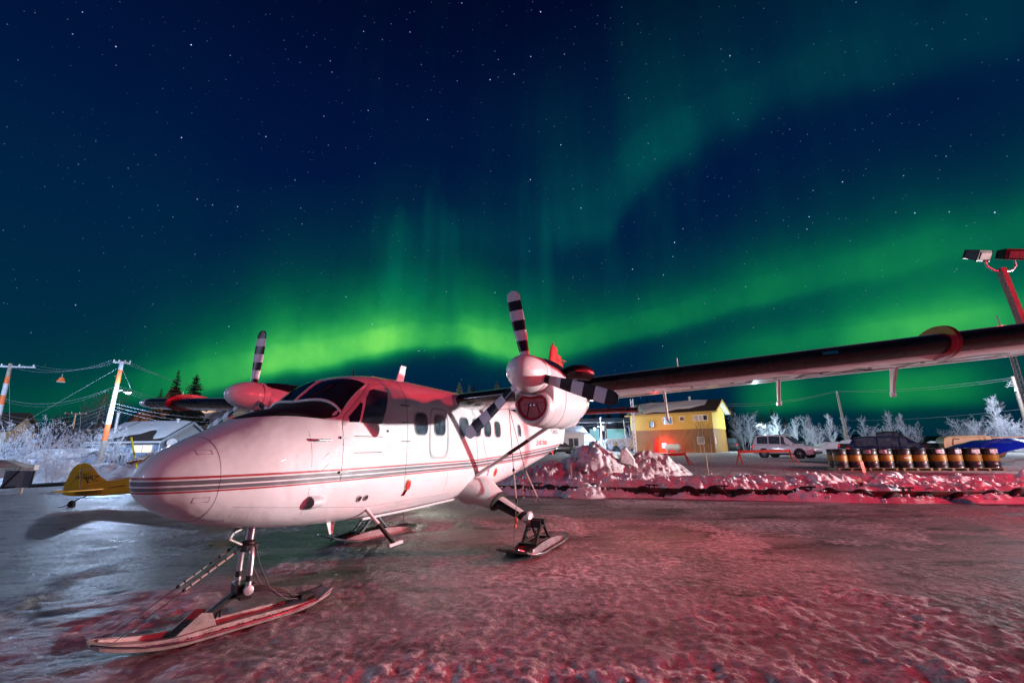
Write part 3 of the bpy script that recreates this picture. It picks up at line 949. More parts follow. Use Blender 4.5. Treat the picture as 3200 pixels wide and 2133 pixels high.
# crew doors with two panes each
DOOR = [(2.44, 1.60), (3.56, 1.62), (3.64, 1.9), (3.66, 2.45), (3.60, 2.80), (3.47, 2.93), (3.05, 2.90), (2.96, 2.83), (2.50, 2.41), (2.45, 2.3)]
for sg in (1, -1):
    d_ = AB(); side_patch(d_, dens(DOOR, 0.06), 0.005, sg, 8)
    door = d_.obj('crew_door', 'fuselage_paint', ac, 50)
    s_ = AB(); side_line(s_, DOOR + [DOOR[0]], 0.0035, sg); s_.obj('door_seam', 'seam_dark', door)
    g_ = AB(); side_patch(g_, dens([(2.55, 2.39), (2.775, 2.60), (2.80, 2.585), (2.695, 2.325), (2.555, 2.32)], 0.03), 0.011, sg); g_.obj('quarter_window', 'glass_dark', door, 50)
    g_ = AB(); side_patch(g_, dens([(2.735, 2.32), (3.10, 2.315), (3.215, 2.55), (3.315, 2.795), (3.05, 2.815), (2.99, 2.79), (2.885, 2.675)], 0.03), 0.011, sg); g_.obj('door_window', 'glass_cabin', door, 50)
    k_ = AB()
    for z_ in (2.14, 1.93): k_.tube([(2.62, sg * (fy(2.6, z_) + 0.012), z_), (3.12, sg * (fy(3.1, z_) + 0.012), z_)], 0.006, 6)
    k_.box((3.30, sg * (fy(3.3, 2.22) + 0.02), 2.22), (0.14, 0.03, 0.03)); k_.obj('door_handle', 'alu', door, 40)
    for z_ in (2.62, 2.36, 2.08): h_ = AB(); h_.bar((3.55, sg * (fy(3.6, z_) + 0.012), z_), (3.75, sg * (fy(3.7, z_) + 0.012), z_), 0.02, 0.012); h_.obj('door_hinge', 'black_metal', door)
    for z_ in (2.12, 1.70): h_ = AB(); h_.bar((2.40, sg * (fy(2.42, z_) + 0.012), z_), (2.52, sg * (fy(2.5, z_) + 0.012), z_), 0.02, 0.03); h_.obj('door_hinge', 'black_metal', door)

# cabin windows and the emergency exit
for sg in (1, -1):
    for cx, hw in ((4.06, 0.165), (4.61, 0.165), (5.47, 0.165), (5.98, 0.165), (6.48, 0.165), (7.0, 0.155), (8.45, 0.13)):
        g_ = AB(); side_patch(g_, rrect(cx, 2.36, hw, 0.17 if hw > 0.14 else 0.155, 3.2), 0.010, sg, 4)
        wo = g_.obj('cabin_window', 'glass_cabin', ac, 50)
        r_ = AB(); o_ = rrect(cx, 2.36, hw + 0.012, (0.17 if hw > 0.14 else 0.155) + 0.012, 3.2)
        r_.tube([(x, sg * (fy(x, z) + 0.004), z) for x, z in o_ + [o_[0]]], 0.010, 6); r_.obj('window_frame', 'grey_trim', wo, 50)
    ex = AB(); o_ = rrect(4.60, 2.225, 0.30, 0.43, 4.5, 56); i_ = rrect(4.60, 2.225, 0.265, 0.395, 4.5, 56)
    vs = [(x, sg * (fy(x, z) + 0.006), z) for x, z in o_] + [(x, sg * (fy(x, z) + 0.006), z) for x, z in i_]
    ex.add(vs, [(j, (j + 1) % 56, 56 + (j + 1) % 56, 56 + j) for j in range(56)]); ex.obj('emergency_exit_outline', 'grey_trim', ac)

# skin seams, catches, covers, scoop
def seam(fn_):
    q_ = AB(); fn_(q_); q_.obj('skin_seam', 'seam_dark', fus)


seam(lambda q_: q_.tube([fpt(1.135, 2 * math.pi * j / 72) for j in range(73)], 0.0022, 4, False))
seam(lambda q_: q_.tube([fpt(3.70, math.pi * (-0.1 + 1.2 * j / 40)) for j in range(41)], 0.0035, 4, False))
for x in (2.02, 4.92):
    seam(lambda q_: side_line(q_, [(x, 1.2), (x, 1.55)], 0.002)); seam(lambda q_: side_line(q_, [(x, 1.78), (x, 2.2)], 0.002))
seam(lambda q_: side_line(q_, [(7.75, 1.35), (7.75, 2.7)], 0.0025))
for x in (5.75, 6.75, 8.9, 9.8, 11.2): seam(lambda q_: side_line(q_, [(x, 1.6 + 0.02 * x), (x, 2.65)], 0.0015))
seam(lambda q_: side_line(q_, [(1.3, 1.42), (3.0, 1.22), (5.2, 1.18)], 0.0018))
for x, z, w_, h_ in ((1.045, 1.965, 0.10, 0.02), (1.035, 1.515, 0.11, 0.022)):
    c_ = AB(); side_line(c_, [(x - w_ / 2, z - h_), (x + w_ / 2, z - h_), (x + w_ / 2, z + h_), (x - w_ / 2, z + h_), (x - w_ / 2, z - h_)], 0.0025); c_.obj('nose_latch', 'seam_dark', ac)
for x, z in ((2.2, 1.9), (2.2, 1.77)):
    c_ = AB(); side_line(c_, [(x - 0.04, z - 0.035), (x + 0.05, z + 0.04)], 0.004); c_.obj('static_port', 'black_metal', ac)
hn = AB(); hn.tube([(1.17, fy(1.17, 1.31), 1.31), (1.18, fy(1.18, 1.31) + 0.03, 1.30), (1.32, fy(1.32, 1.285) + 0.03, 1.28), (1.33, fy(1.33, 1.285), 1.285)], 0.006, 6); hn.obj('nose_handle', 'alu', ac, 50)
for x in (2.82, 2.94):
    c_ = AB(); y_ = fy(x, 1.35); c_.lathe([(0.045, -0.01), (0.045, 0.012), (0.034, 0.014), (0.03, 0.004)], (x, y_ - 0.004, 1.35), (0, 0.92, -0.38), 18)
    dr = c_.obj('drain_port', 'alu', ac, 40); c_ = AB(); c_.lathe([(0.029, 0), (0.028, 0.008)], (x, y_, 1.35), (0, 0.92, -0.38), 14); c_.obj('port_hole', 'matt_black', dr)
for x, z, rr_ in ((3.80, 1.435, 0.075), (6.95, 1.44, 0.085)):
    c_ = AB(); side_patch(c_, rrect(x, z, rr_, rr_ * 1.15, 2.0, 28), 0.006, 1, 3); cv = c_.obj('inlet_ring', 'stake_wood', ac, 50)
    c_ = AB(); side_patch(c_, rrect(x, z, rr_ * 0.72, rr_ * 0.85, 2.0, 24), 0.016, 1, 3); c_.obj('inlet_cover', 'red_paint', cv, 50)
c_ = AB(); c_.bar((3.78, fy(3.78, 1.36) + 0.02, 1.37), (3.74, fy(3.74, 1.3) + 0.012, 1.29), 0.05, 0.01); c_.obj('cover_flag', 'red_paint', ac)
rv = AB()
def rivet_row(pts, step=0.045):
    for (xa, za), (xb, zb_) in zip(pts[:-1], pts[1:]):
        n_ = max(1, int(math.hypot(xb - xa, zb_ - za) / step))
        for i in range(n_):
            x, z = xa + (xb - xa) * i / n_, za + (zb_ - za) * i / n_; y = fy(x, z) + 0.0015
            rv.add([(x + 0.0042 * math.cos(k * 1.047), y, z + 0.0042 * math.sin(k * 1.047)) for k in range(6)], [(0, 1, 2, 3, 4, 5)])
rivet_row([(1.25, 1.36), (2.0, 1.26), (3.0, 1.18), (5.0, 1.14)]); rivet_row([(1.25, 1.34), (2.0, 1.24), (3.0, 1.16), (5.0, 1.12)])
for x in (2.06, 2.40, 3.72, 4.95, 5.75, 6.75, 7.72, 8.9): rivet_row([(x, 1.25 + 0.02 * max(0, x - 6)), (x, 1.55)]); rivet_row([(x, 1.80), (x, 2.5)])
rivet_row([(2.45, 1.48), (3.6, 1.47), (6.0, 1.47)]); rivet_row([(2.2, 1.55), (2.62, 1.28), (3.0, 1.24)]); rivet_row([(3.1, 1.56), (3.35, 1.34), (3.05, 1.2)]); rivet_row([(3.8, 2.62), (6.9, 2.62)]); rivet_row([(3.8, 2.08), (6.9, 2.08)])
tag(rv.obj('rivet', 'grey_trim', fus), None, None, None, 'stuff')
# exhaust scoop on the nose flank: half shell open to the front
sc = AB(); ro, rings = [], []
for k in range(11):
    t = k / 10; x = 2.045 + 0.25 * t; rad_ = 0.105 * (1 - t ** 3) + 0.004; rz = 0.078 * (1 - 0.75 * t ** 3)
    rings.append([(x, fy(x, 1.385) - 0.02 + (rad_ + 0.01) * math.sin(math.pi * j / 12), 1.385 + rz * math.cos(math.pi * j / 12)) for j in range(13)])
sc.loft(rings, False, False)
rings2 = [[(x, y - 0.008 if 0 < j < 12 else y, 1.385 + (z - 1.385) * 0.9) for j, (x, y, z) in enumerate(r)] for r in rings]
sc.loft(rings2, False, False)
sc.loft([rings[0], rings2[0]], False, False)
sc.obj('air_scoop', 'white_paint', ac, 50, fix=False)
pt = AB(); y_ = fy(2.16, 2.087); pt.tube([(2.18, y_ - 0.01, 2.087), (2.17, y_ + 0.06, 2.087)], 0.012, 8); pt.tube([(2.24, y_ + 0.06, 2.087), (2.06, y_ + 0.06, 2.087)], [0.013, 0.016], 8); pt.obj('pitot_tube', 'alu', ac, 50)
# crew step, belly aerials, roof aerials
cs = AB(); cs.tube([(3.07, 0.66, 1.20), (3.20, 0.80, 0.98)], 0.026, 10); cs.tube([(3.20, 0.80, 0.98), (3.36, 0.95, 0.72)], 0.030, 10, mi=1); cs.bar((3.28, 0.93, 0.70), (3.5, 0.98, 0.72), 0.05, 0.04)
cs.obj('crew_step', ['white_paint', 'rubber'], ac, 50)
an = AB(); an.prism([(2.74, 0.30, 1.06), (2.90, 0.30, 1.06), (2.88, 0.30, 0.88), (2.82, 0.30, 0.88)], (0, 0.02, 0)); bevel(an.obj('belly_aerial', 'white_paint', ac), 0.006)
an = AB(); an.prism([(4.40, -0.012, 3.09), (4.62, -0.012, 3.09), (4.70, -0.012, 3.47), (4.54, -0.012, 3.47)], (0, 0.024, 0)); bevel(an.obj('blade_aerial', 'white_paint', ac), 0.008)
an = AB(); an.tube([(3.36, 0, 3.06), (3.36, 0, 3.20)], 0.012, 6); an.obj('whip_aerial', 'matt_black', ac)
an = AB(); an.tube([(3.76, 0, 3.09), (3.79, 0, 3.155), (3.95, 0, 3.155), (3.98, 0, 3.09)], 0.009, 6); an.obj('roof_handle', 'white_paint', ac, 50)
an = AB(); an.lathe([(0.07, 0), (0.068, 0.02), (0.03, 0.04), (0.004, 0.046)], (3.62, 0, 3.085), (0, 0, 1), 16); an.obj('roof_beacon', 'red_paint', ac, 50)
an = AB(); an.prism([(8.3, -0.01, 2.98), (8.45, -0.01, 2.98), (8.5, -0.01, 3.14), (8.38, -0.01, 3.14)], (0, 0.02, 0)); an.obj('blade_aerial', 'white_paint', ac)
rl_ = AB(); rl_.tube([(3.1, 0.60, 1.045), (4.2, 0.60, 1.03), (5.6, 0.58, 1.03)], 0.018, 8); rl_.obj('belly_rail', 'white_paint', ac, 50)

# ------------------------------------------------------------------ wing
CH = 1.98


def airfoil(n=26, t=0.165, cam=0.022):
    xs = [0.5 * (1 - math.cos(math.pi * i / n)) for i in range(n + 1)]
    def th(x): return 5 * t * (0.2969 * math.sqrt(x) - 0.126 * x - 0.3516 * x * x + 0.2843 * x ** 3 - 0.1036 * x ** 4)
    def ca(x): return cam * (4 * x * (1 - x))
    up = [(x, ca(x) + th(x)) for x in xs]; lo = [(x, ca(x) - th(x)) for x in xs]
    return up[::-1] + lo[1:]          # trailing edge over the top to the leading edge and back below


AF = airfoil()


def wpt(xc, zc, y, k=1.0, grow=0.0):
    inc = rad(2.0)
    x, z = xc * CH * k, zc * CH * k
    x, z = x * math.cos(inc) + z * math.sin(inc), -x * math.sin(inc) + z * math.cos(inc)
    return (5.225 + x + (1 - k) * 0.5 * CH, y, 2.815 + 0.0524 * abs(y) + z)


wg = AB()
ys = [-9.92, -9.9, -9.84, -9.7, -9.4, -9, -7, -5, -3, -0.5, 0.5, 3, 5, 7, 9, 9.4, 9.7, 9.84, 9.9, 9.92]
def tipk(y): a = abs(y); return 1.0 if a < 9.4 else max(0.35, math.sqrt(max(0, 1 - ((a - 9.4) / 0.56) ** 2)))
wg.loft([[wpt(x, z, y, 0.55 + 0.45 * tipk(y)) if tipk(y) < 1 else wpt(x, z, y) for x, z in AF] for y in ys])
wing = wg.obj('wing', 'white_paint', ac, 45)


def af_at(x, up):
    n = 26; lst = AF[:n + 1][::-1] if up else AF[n:]
    for i in range(len(lst) - 1):
        if lst[i][0] <= x <= lst[i + 1][0] + 1e-9:
            t = (x - lst[i][0]) / max(1e-9, lst[i + 1][0] - lst[i][0]); return lst[i][1] + t * (lst[i + 1][1] - lst[i][1])
    return 0


def under(x, y):
    """height of the wing underside at (x, y)"""
    xc = (x - 5.225) / CH
    return wpt(xc, af_at(min(max(xc, 0), 1), False), y)[2]


# rubber de-icing boots on the leading edge
for sg in (1, -1):
    for y0, y1, lx in ((0.80, 2.55, 0.16), (3.12, 9.30, 0.135)):
        bt = AB(); prof = [(x, af_at(x, True)) for x in (0.10, 0.07, 0.045, 0.025, 0.012, 0.004)] + [(0, 0)] + [(x, af_at(x, False)) for x in (0.004, 0.012, 0.025, 0.045, 0.07, 0.10, lx)]
        rows = []
        for y in np.linspace(y0, y1, 14):
            row = []
            for i, (x, z) in enumerate(prof):
                a = prof[max(i - 1, 0)]; b = prof[min(i + 1, len(prof) - 1)]
                nx_, nz_ = -(b[1] - a[1]), (b[0] - a[0]); l_ = math.hypot(nx_, nz_) or 1
                o_ = -0.003 if 0 < i < len(prof) - 1 else 0.001
                row.append(wpt(x + o_ * -nx_ / l_ / -1 * 1.0, z + o_ * nz_ / l_ * -1 * -1, sg * y))
            rows.append(row)
        bt.loft(rows, False, False); bt.obj('deicing_boot', 'boot_black', wing, 60)
    # outer boot end: red fence wrapped round the leading edge
    fe = AB(); o_, i_ = [], []
    for k in range(25):
        t = k / 24
        if t < 0.62: x = 0.72 * (1 - t / 0.62) ** 1.5; z = af_at(x, True); hgt = 0.055 * math.sin(math.pi * min(1, (t / 0.62) * 0.5 + 0.0)) + 0.012
        else: x = 0.30 * ((t - 0.62) / 0.38) ** 1.4; z = af_at(x, False); hgt = 0.067 * (1 - ((t - 0.62) / 0.38) ** 2) + 0.004
        cx, cz = 0.36, af_at(0.36, True) * 0.1
        dx, dz = x - cx, (z - cz) * 3.0; l_ = math.hypot(dx, dz)
        i_.append((x - 0.01 * dx / l_, z - 0.012 * dz / l_)); o_.append((x + hgt * dx / l_, z + hgt * dz / l_))
    for s2 in (-0.03, 0.03):
        pass
    rows = [[wpt(x, z, sg * (8.08 + s2)) for x, z in pts] for pts, s2 in ((i_, -0.035), (o_, -0.02), (o_, 0.02), (i_, 0.035))]
    fe.loft(rows, False, False); fe.obj('wing_fence', 'dark_red', wing, 50)
    # flap hinge arms
    for k, (y, ln) in enumerate(((1.6, 0.34), (4.45, 0.50), (6.32, 0.40), (7.92, 0.42))):
        hb_ = AB(); z0 = under(6.6, sg * y) - 0.004
        hb_.prism([(6.48, sg * y - 0.02, z0 + 0.04), (6.78, sg * y - 0.02, z0 + 0.05), (6.98, sg * y - 0.02, z0 - ln + 0.06), (6.97, sg * y - 0.02, z0 - ln), (6.89, sg * y - 0.02, z0 - ln), (6.76, sg * y - 0.02, z0 - 0.20), (6.60, sg * y - 0.02, z0 - 0.05)], (0, 0.04, 0))
        hb_.box((6.93, sg * y, z0 - ln + 0.03), (0.07, 0.07, 0.07))
        bevel(hb_.obj('flap_hinge_arm', 'white_paint', wing), 0.008)
    # flap, split by a dark slot from the wing
    sl_ = AB()
    for xc in (0.70, 0.735): sl_.tube([wpt(xc, af_at(xc, False) + 0.001, sg * y) for y in np.linspace(1.0, 9.6, 12)], 0.007, 5)
    sl_.obj('flap_slot', 'seam_dark', wing)
    for y in np.arange(3.7, 8.6, 0.62):
        dn = AB(); p_ = wpt(0.42, af_at(0.42, False), sg * y); dn.lathe([(0.028, -0.004), (0.028, 0.006)], (p_[0], p_[1], p_[2] - 0.004), (0, 0, -1), 12); dn.obj('drain_hole', 'matt_black', wing)
    for y in (4.75, 8.9):
        sm = AB(); p_ = wpt(0.35, af_at(0.35, True), sg * y); sm.tube([p_, (p_[0] + 0.03, p_[1], p_[2] + 0.20)], 0.008, 6); sm.obj('wing_aerial', 'white_band', wing)
ll = AB(); p_ = wpt(0.0, 0.0, 6.75); ll.bar((p_[0] - 0.02, 6.66, p_[2] + 0.02), (p_[0] - 0.02, 6.84, p_[2] + 0.03), 0.03, 0.04); ll.obj('stall_vane', 'steel', wing)

# ------------------------------------------------------------------ engines
NAC = [(3.83, 3.245, 2.72, 0.255), (3.90, 3.25, 2.72, 0.265), (3.935, 3.252, 2.71, 0.27), (3.945, 3.252, 2.32, 0.285), (3.98, 3.26, 2.285, 0.305), (4.2, 3.285, 2.255, 0.335), (4.6, 3.30, 2.245, 0.355), (5.1, 3.28, 2.27, 0.36), (5.6, 3.22, 2.34, 0.34), (6.1, 3.14, 2.47, 0.29), (6.6, 3.05, 2.62, 0.20), (7.0, 2.97, 2.76, 0.10), (7.25, 2.92, 2.85, 0.03)]
m, N, L, P = nodes_of('nacelle_paint')
tc = N.new('ShaderNodeTexCoord'); sp = N.new('ShaderNodeSeparateXYZ'); L.new(tc.outputs['Object'], sp.inputs[0])
edge = gmath('SUBTRACT', sp.outputs[2], gmath('SUBTRACT', 3.16, gmath('MULTIPLY', gmath('SUBTRACT', sp.outputs[0], 3.9), 0.16)))
fwd = gmath('GREATER_THAN', sp.outputs[0], 3.885)
bl = gmath('MULTIPLY', gmath('GREATER_THAN', edge, 0.0), fwd)
nz = N.new('ShaderNodeTexNoise'); nz.inputs['Scale'].default_value = 3; nz.inputs['Detail'].default_value = 6; L.new(tc.outputs['Object'], nz.inputs['Vector'])
cw = gmix(gmap(nz.outputs['Fac'], 0.5, 0.75, 0, 0.3), WHITE, (0.42, 0.38, 0.34))
L.new(gmix(bl, cw, (0.012, 0.012, 0.013)), P.inputs['Base Color']); P.inputs['Roughness'].default_value = 0.32; P.inputs['Coat Weight'].default_value = 0.3
YE = 2.833


def blade_mesh(first_white):
    mb = MB()
    # bands from the tip inwards; local: radius along z, chord along y, thickness along x
    edges = [1.295, 1.13, 0.975, 0.815, 0.655, 0.495, 0.33, 0.21]
    def sec(r):
        t = (r - 0.18) / (1.295 - 0.18)
        ch = 0.105 + 0.098 * math.sin(math.pi * min(1, max(0, t) * 0.62 + 0.06)) ** 1.2
        if r > 1.19: ch *= math.sqrt(max(0.04, 1 - ((r - 1.19) / 0.109) ** 2.4))
        if t < 0.05: ch = 0.11
        th = 0.075 * (1 - t) ** 1.5 + 0.016; tw = rad(34 - 24 * t)
        pts = []
        for a in np.linspace(0, 2 * math.pi, 14, endpoint=False):
            y = ch / 2 * math.cos(a); x = th / 2 * math.sin(a) * (1 if math.sin(a) < 0 else 0.5)
            pts.append((x * math.cos(tw) - y * math.sin(tw), x * math.sin(tw) + y * math.cos(tw), r))
        return pts
    for k in range(len(edges) - 1):
        hi, lo = edges[k], edges[k + 1]; n_ = 6 if k == 0 else 3
        rs = [hi - (hi - lo) * i / n_ for i in range(n_ + 1)]
        white = (k % 2 == 0) == first_white
        mb.loft([sec(r) for r in rs], True, k == 0, 0 if white else 1)
    mb.loft([sec(0.21), [(0.05 * math.cos(a), 0.05 * math.sin(a), 0.12) for a in np.linspace(0, 2 * math.pi, 14, endpoint=False)]], True, False, 1)
    return mb.mesh('blade', ['blade_white', 'blade_black'], 50)


BW, BB = blade_mesh(True), blade_mesh(False)
dec = MB(); dec.box((-0.012, 0, 0), (0.004, 0.034, 0.10)); DEC = dec.mesh('blade_decal', 'dark_red')
for sg, phi, white in ((1, 1.755, (True, False, True)), (-1, 1.52, (False, True, False))):
    nb_ = AB()
    def nsec(x, zt, zb, w, k=48):
        zc = (zt + zb) / 2; hh = (zt - zb) / 2; out = []
        for j in range(k):
            a = 2 * math.pi * j / k; c, s = math.cos(a), math.sin(a); n_ = 2.35
            out.append((x, sg * YE + w * math.copysign(abs(c) ** (2 / n_), c), zc + hh * math.copysign(abs(s) ** (2 / n_), s)))
        return out
    nb_.loft([nsec(*r) for r in NAC])
    nac = nb_.obj('nacelle', 'nacelle_paint', ac, 50)
    # chin intake lip, red plug with ribs
    lp = AB()
    def oval(x, rx, rz, k=36, cz=2.555):
        out = []
        for j in range(k):
            a = 2 * math.pi * j / k; z = math.sin(a) * rz; y = math.cos(a) * rx
            if z > 0.08: z = 0.08 + (z - 0.08) * 0.75 - 0.075 * math.exp(-(y / 0.13) ** 2)
            out.append((x, sg * YE + y, cz + z))
        return out
    lp.loft([oval(4.02, 0.285, 0.30), oval(3.92, 0.277, 0.285), oval(3.865, 0.262, 0.265), oval(3.845, 0.240, 0.24), oval(3.86, 0.222, 0.222), oval(3.93, 0.212, 0.212)], True, False)
    lp.obj('intake_lip', 'white_paint', nac, 60)
    pl = AB(); pl.loft([oval(3.93, 0.222, 0.222), oval(3.862, 0.221, 0.221), oval(3.85, 0.205, 0.205), oval(3.862, 0.19, 0.19), oval(3.875, 0.182, 0.182), oval(3.878, 0.02, 0.02)], True, True)
    plug = pl.obj('intake_plug', 'dark_red', nac, 45)
    rb = AB(); rb.bar((3.868, sg * YE - 0.18, 2.575), (3.868, sg * YE + 0.18, 2.595), 0.02, 0.02); rb.bar((3.868, sg * YE - 0.06, 2.57), (3.868, sg * YE - 0.09, 2.40), 0.014, 0.014); rb.bar((3.868, sg * YE + 0.05, 2.58), (3.868, sg * YE + 0.10, 2.42), 0.014, 0.014); rb.obj('plug_rib', 'dark_red', plug)
    hd = AB()
    for dy in (-0.025, 0.025): hd.lathe([(0.016, 0), (0.016, 0.01), (0.006, 0.012)], (3.872, sg * YE + dy + 0.01, 2.548), (-1, 0, 0), 12)
    hd.obj('plug_button', 'alu', plug)
    # exhaust stacks either side, oil cooler bump
    for s2 in (1, -1):
        ex = AB(); ex.tube([(4.62, sg * YE + s2 * 0.26, 3.06), (4.62, sg * YE + s2 * 0.42, 3.10), (4.78, sg * YE + s2 * 0.53, 3.12), (5.0, sg * YE + s2 * 0.56, 3.12)], [0.10, 0.115, 0.12, 0.115], 14, False)
        ex.tube([(4.99, sg * YE + s2 * 0.56, 3.12), (4.83, sg * YE + s2 * 0.54, 3.12)], [0.104, 0.10], 14); ex.obj('exhaust_stack', 'black_metal', nac, 50)
    oc = AB(); oc.loft([[(x, sg * YE + r_ * math.cos(a), zc_ + r_ * 0.8 * math.sin(a)) for a in np.linspace(0, 2 * math.pi, 20, endpoint=False)] for x, r_, zc_ in ((5.0, 0.05, 2.33), (5.3, 0.13, 2.36), (5.8, 0.15, 2.42), (6.05, 0.12, 2.47))]); oc.obj('oil_cooler_duct', 'white_paint', nac, 50)
    sm = AB(); sm.tube([p for p in nsec(4.42, 3.296, 2.248, 0.3475, 60)] + [nsec(4.42, 3.296, 2.248, 0.3475, 60)[0]], 0.003, 4, False); sm.obj('cowl_seam', 'seam_dark', nac)
    # propeller
    pr = empty('propeller'); pr.parent = ac; pr.location = (3.748, -sg * YE, 2.979)
    sp_ = MB(); prof = [(0.262, 0.075), (0.266, 0.02)] + [(0.266 * math.sqrt(max(0, 1 - (t) ** 1.75)), -0.02 - 0.50 * t) for t in np.linspace(0.0, 0.995, 18)]
    sp_.lathe([(r_, h) for r_, h in prof], (0, 0, 0), (1, 0, 0), 40)
    spin = sp_.obj('spinner', 'white_paint', pr, 50)
    rg = MB(); rg.lathe([(0.2685, 0.058), (0.2685, 0.066)], (0, 0, 0), (1, 0, 0), 40, cap=False); rg.lathe([(0.263, -0.062), (0.263, -0.067)], (0, 0, 0), (1, 0, 0), 40, cap=False); rg.obj('spinner_seam', 'dark_red', spin, fix=False)
    for k in range(3):
        a = phi - k * 2 * math.pi / 3        # angle from port side towards up
        bl_ = link('blade', BW if white[k] else BB, pr)
        # blade local z -> radial direction; port is -y in the plane's frame
        dvec = Vector((0, -math.cos(a), math.sin(a)))
        zax = dvec; xax = Vector((1, 0, 0)); yax = zax.cross(xax)
        bl_.matrix_local = Matrix(((xax.x, yax.x, zax.x, 0), (xax.y, yax.y, zax.y, 0), (xax.z, yax.z, zax.z, 0), (0, 0, 0, 1)))
        de = link('blade_decal', DEC, bl_); de.location = (-0.01, 0, 0.575); de.rotation_euler = (0, 0, rad(24))

# ------------------------------------------------------------------ wing struts, main gear and skis
for sg in (1, -1):
    st_ = AB()
    def ell(c, d, w, h, k=18):
        c, d = Vector(c), Vector(d).normalized(); s = d.cross(Vector((1, 0, 0))).normalized()
        return [c + Vector((1, 0, 0)) * w * math.cos(2 * math.pi * j / k) + s * h * math.sin(2 * math.pi * j / k) for j in range(k)]
    a, b = Vector((6.07, sg * 0.78, 1.42)), Vector((6.1, sg * 3.2, 2.86)); d = b - a
    for t0, t1, mi in ((0, 0.30, 0), (0.30, 0.475, 1), (0.475, 1, 0)):
        st_.loft([ell(a + d * t, d, 0.085, 0.034) for t in (t0, t1)], True, True, mi)
    st_.obj('wing_strut', ['alu', 'boot_black'], ac, 60)
    # faired gear stub on the flank, then the sprung leg
    gr = AB(); rings = []
    for t, y, z, hx, hz in ((0, 0.62, 1.20, 0.62, 0.30), (0.2, 0.82, 1.16, 0.52, 0.26), (0.5, 0.98, 1.06, 0.40, 0.20), (0.8, 1.10, 0.98, 0.33, 0.17), (1, 1.16, 0.955, 0.31, 0.16)):
        rings.append([(6.22 + 0.12 * t + hx * math.cos(q_), sg * (y + 0.09 * math.sin(q_) * (1 if t > 0 else 0)), z + hz * math.sin(q_) - 0.02) for q_ in np.linspace(0, 2 * math.pi, 28, endpoint=False)])
    gr.loft(rings); leg = gr.obj('gear_fairing', 'white_paint', ac, 55)
    rg = AB(); rg.loft([[(6.34 + 0.335 * math.cos(q_), sg * (1.155 + 0.09 * math.sin(q_) + dy), 0.935 + 0.18 * math.sin(q_)) for q_ in np.linspace(0, 2 * math.pi, 28, endpoint=False)] for dy in (0, 0.03)]); rg.obj('fairing_rim', 'rubber', leg, 50)
    lg = AB()
    for y0, y1, mi in ((1.14, 1.62, 0), (1.62, 1.70, 1), (1.70, 1.78, 0)):
        def lr(y):
            t = (y - 1.14) / 0.64; return [(6.36 + (0.22 - 0.10 * t) * math.cos(q_), sg * (y + 0.055 * math.sin(q_)), 0.93 - 0.31 * t + (0.10 - 0.045 * t) * math.sin(q_)) for q_ in np.linspace(0, 2 * math.pi, 24, endpoint=False)]
        lg.loft([lr(y0), lr(y1)], True, True, mi)
    lg.obj('gear_leg', ['white_paint', 'rubber'], ac, 50)
    bo = AB()
    def bl_front(y): t = (y - 1.14) / 0.64; return [(6.36 - (0.225 - 0.10 * t) * c_, sg * (y + 0.06 * s_), 0.93 - 0.31 * t + (0.107 - 0.045 * t) * s_) for c_, s_ in ((0.75, 0.70), (0.95, 0.35), (1.0, 0.0), (0.95, -0.35), (0.75, -0.7), (0.3, -0.97))]
    bo.loft([bl_front(1.18), bl_front(1.60)], False, False); bo.obj('leg_boot', 'boot_black', ac, 60)
    br = AB(); br.lathe([(0.03, -0.03), (0.125, -0.03), (0.145, -0.01), (0.145, 0.025), (0.12, 0.045), (0.03, 0.05)], (6.38, sg * 1.80, 0.62), (0, sg, 0), 22)
    br.obj('brake_drum', 'alu', ac, 45)


def ski_shell(mb, L0, L1, hw, bow, lift=0.0, flare=0.35):
    """runner from -L0 (front) to L1 (rear), local x aft; thin, turned-up tip, upturned edges"""
    n = 40; rows = []
    for i in range(n + 1):
        x = -L0 + (L0 + L1) * i / n
        f = max(0, (-x - (L0 - 0.75)) / 0.75); r_ = max(0, (x - (L1 - 0.55)) / 0.55)
        z = bow * f ** 1.8 + lift * r_ ** 1.8
        w = hw * (1 - flare * f ** 2.2) * (1 - 0.30 * r_ ** 3)
        if i == 0: w *= 0.55
        if i == n: w *= 0.72
        rows.append((x, z, w))
    th = 0.022
    rings = [[(x, -w, z + 0.028), (x, -w * 0.93, z + th), (x, 0, z + th), (x, w * 0.93, z + th), (x, w, z + 0.028), (x, w * 0.985, z), (x, 0, z - 0.002), (x, -w * 0.985, z)] for x, z, w in rows]
    mb.loft(rings)
    return rows


def ski_box(mb, x0, x1, w0, h0, sink=0.02):
    """raised keel box tapering to both ends"""
    n = 24; rings = []
    for i in range(n + 1):
        t = i / n; x = x0 + (x1 - x0) * t; k = min(1, math.sin(math.pi * t) ** 0.55 + 0.02)
        rings.append([(x, -w0, sink), (x, -w0 * 0.9, sink + h0 * k), (x, w0 * 0.9, sink + h0 * k), (x, w0, sink)])
    mb.loft(rings, True, True)


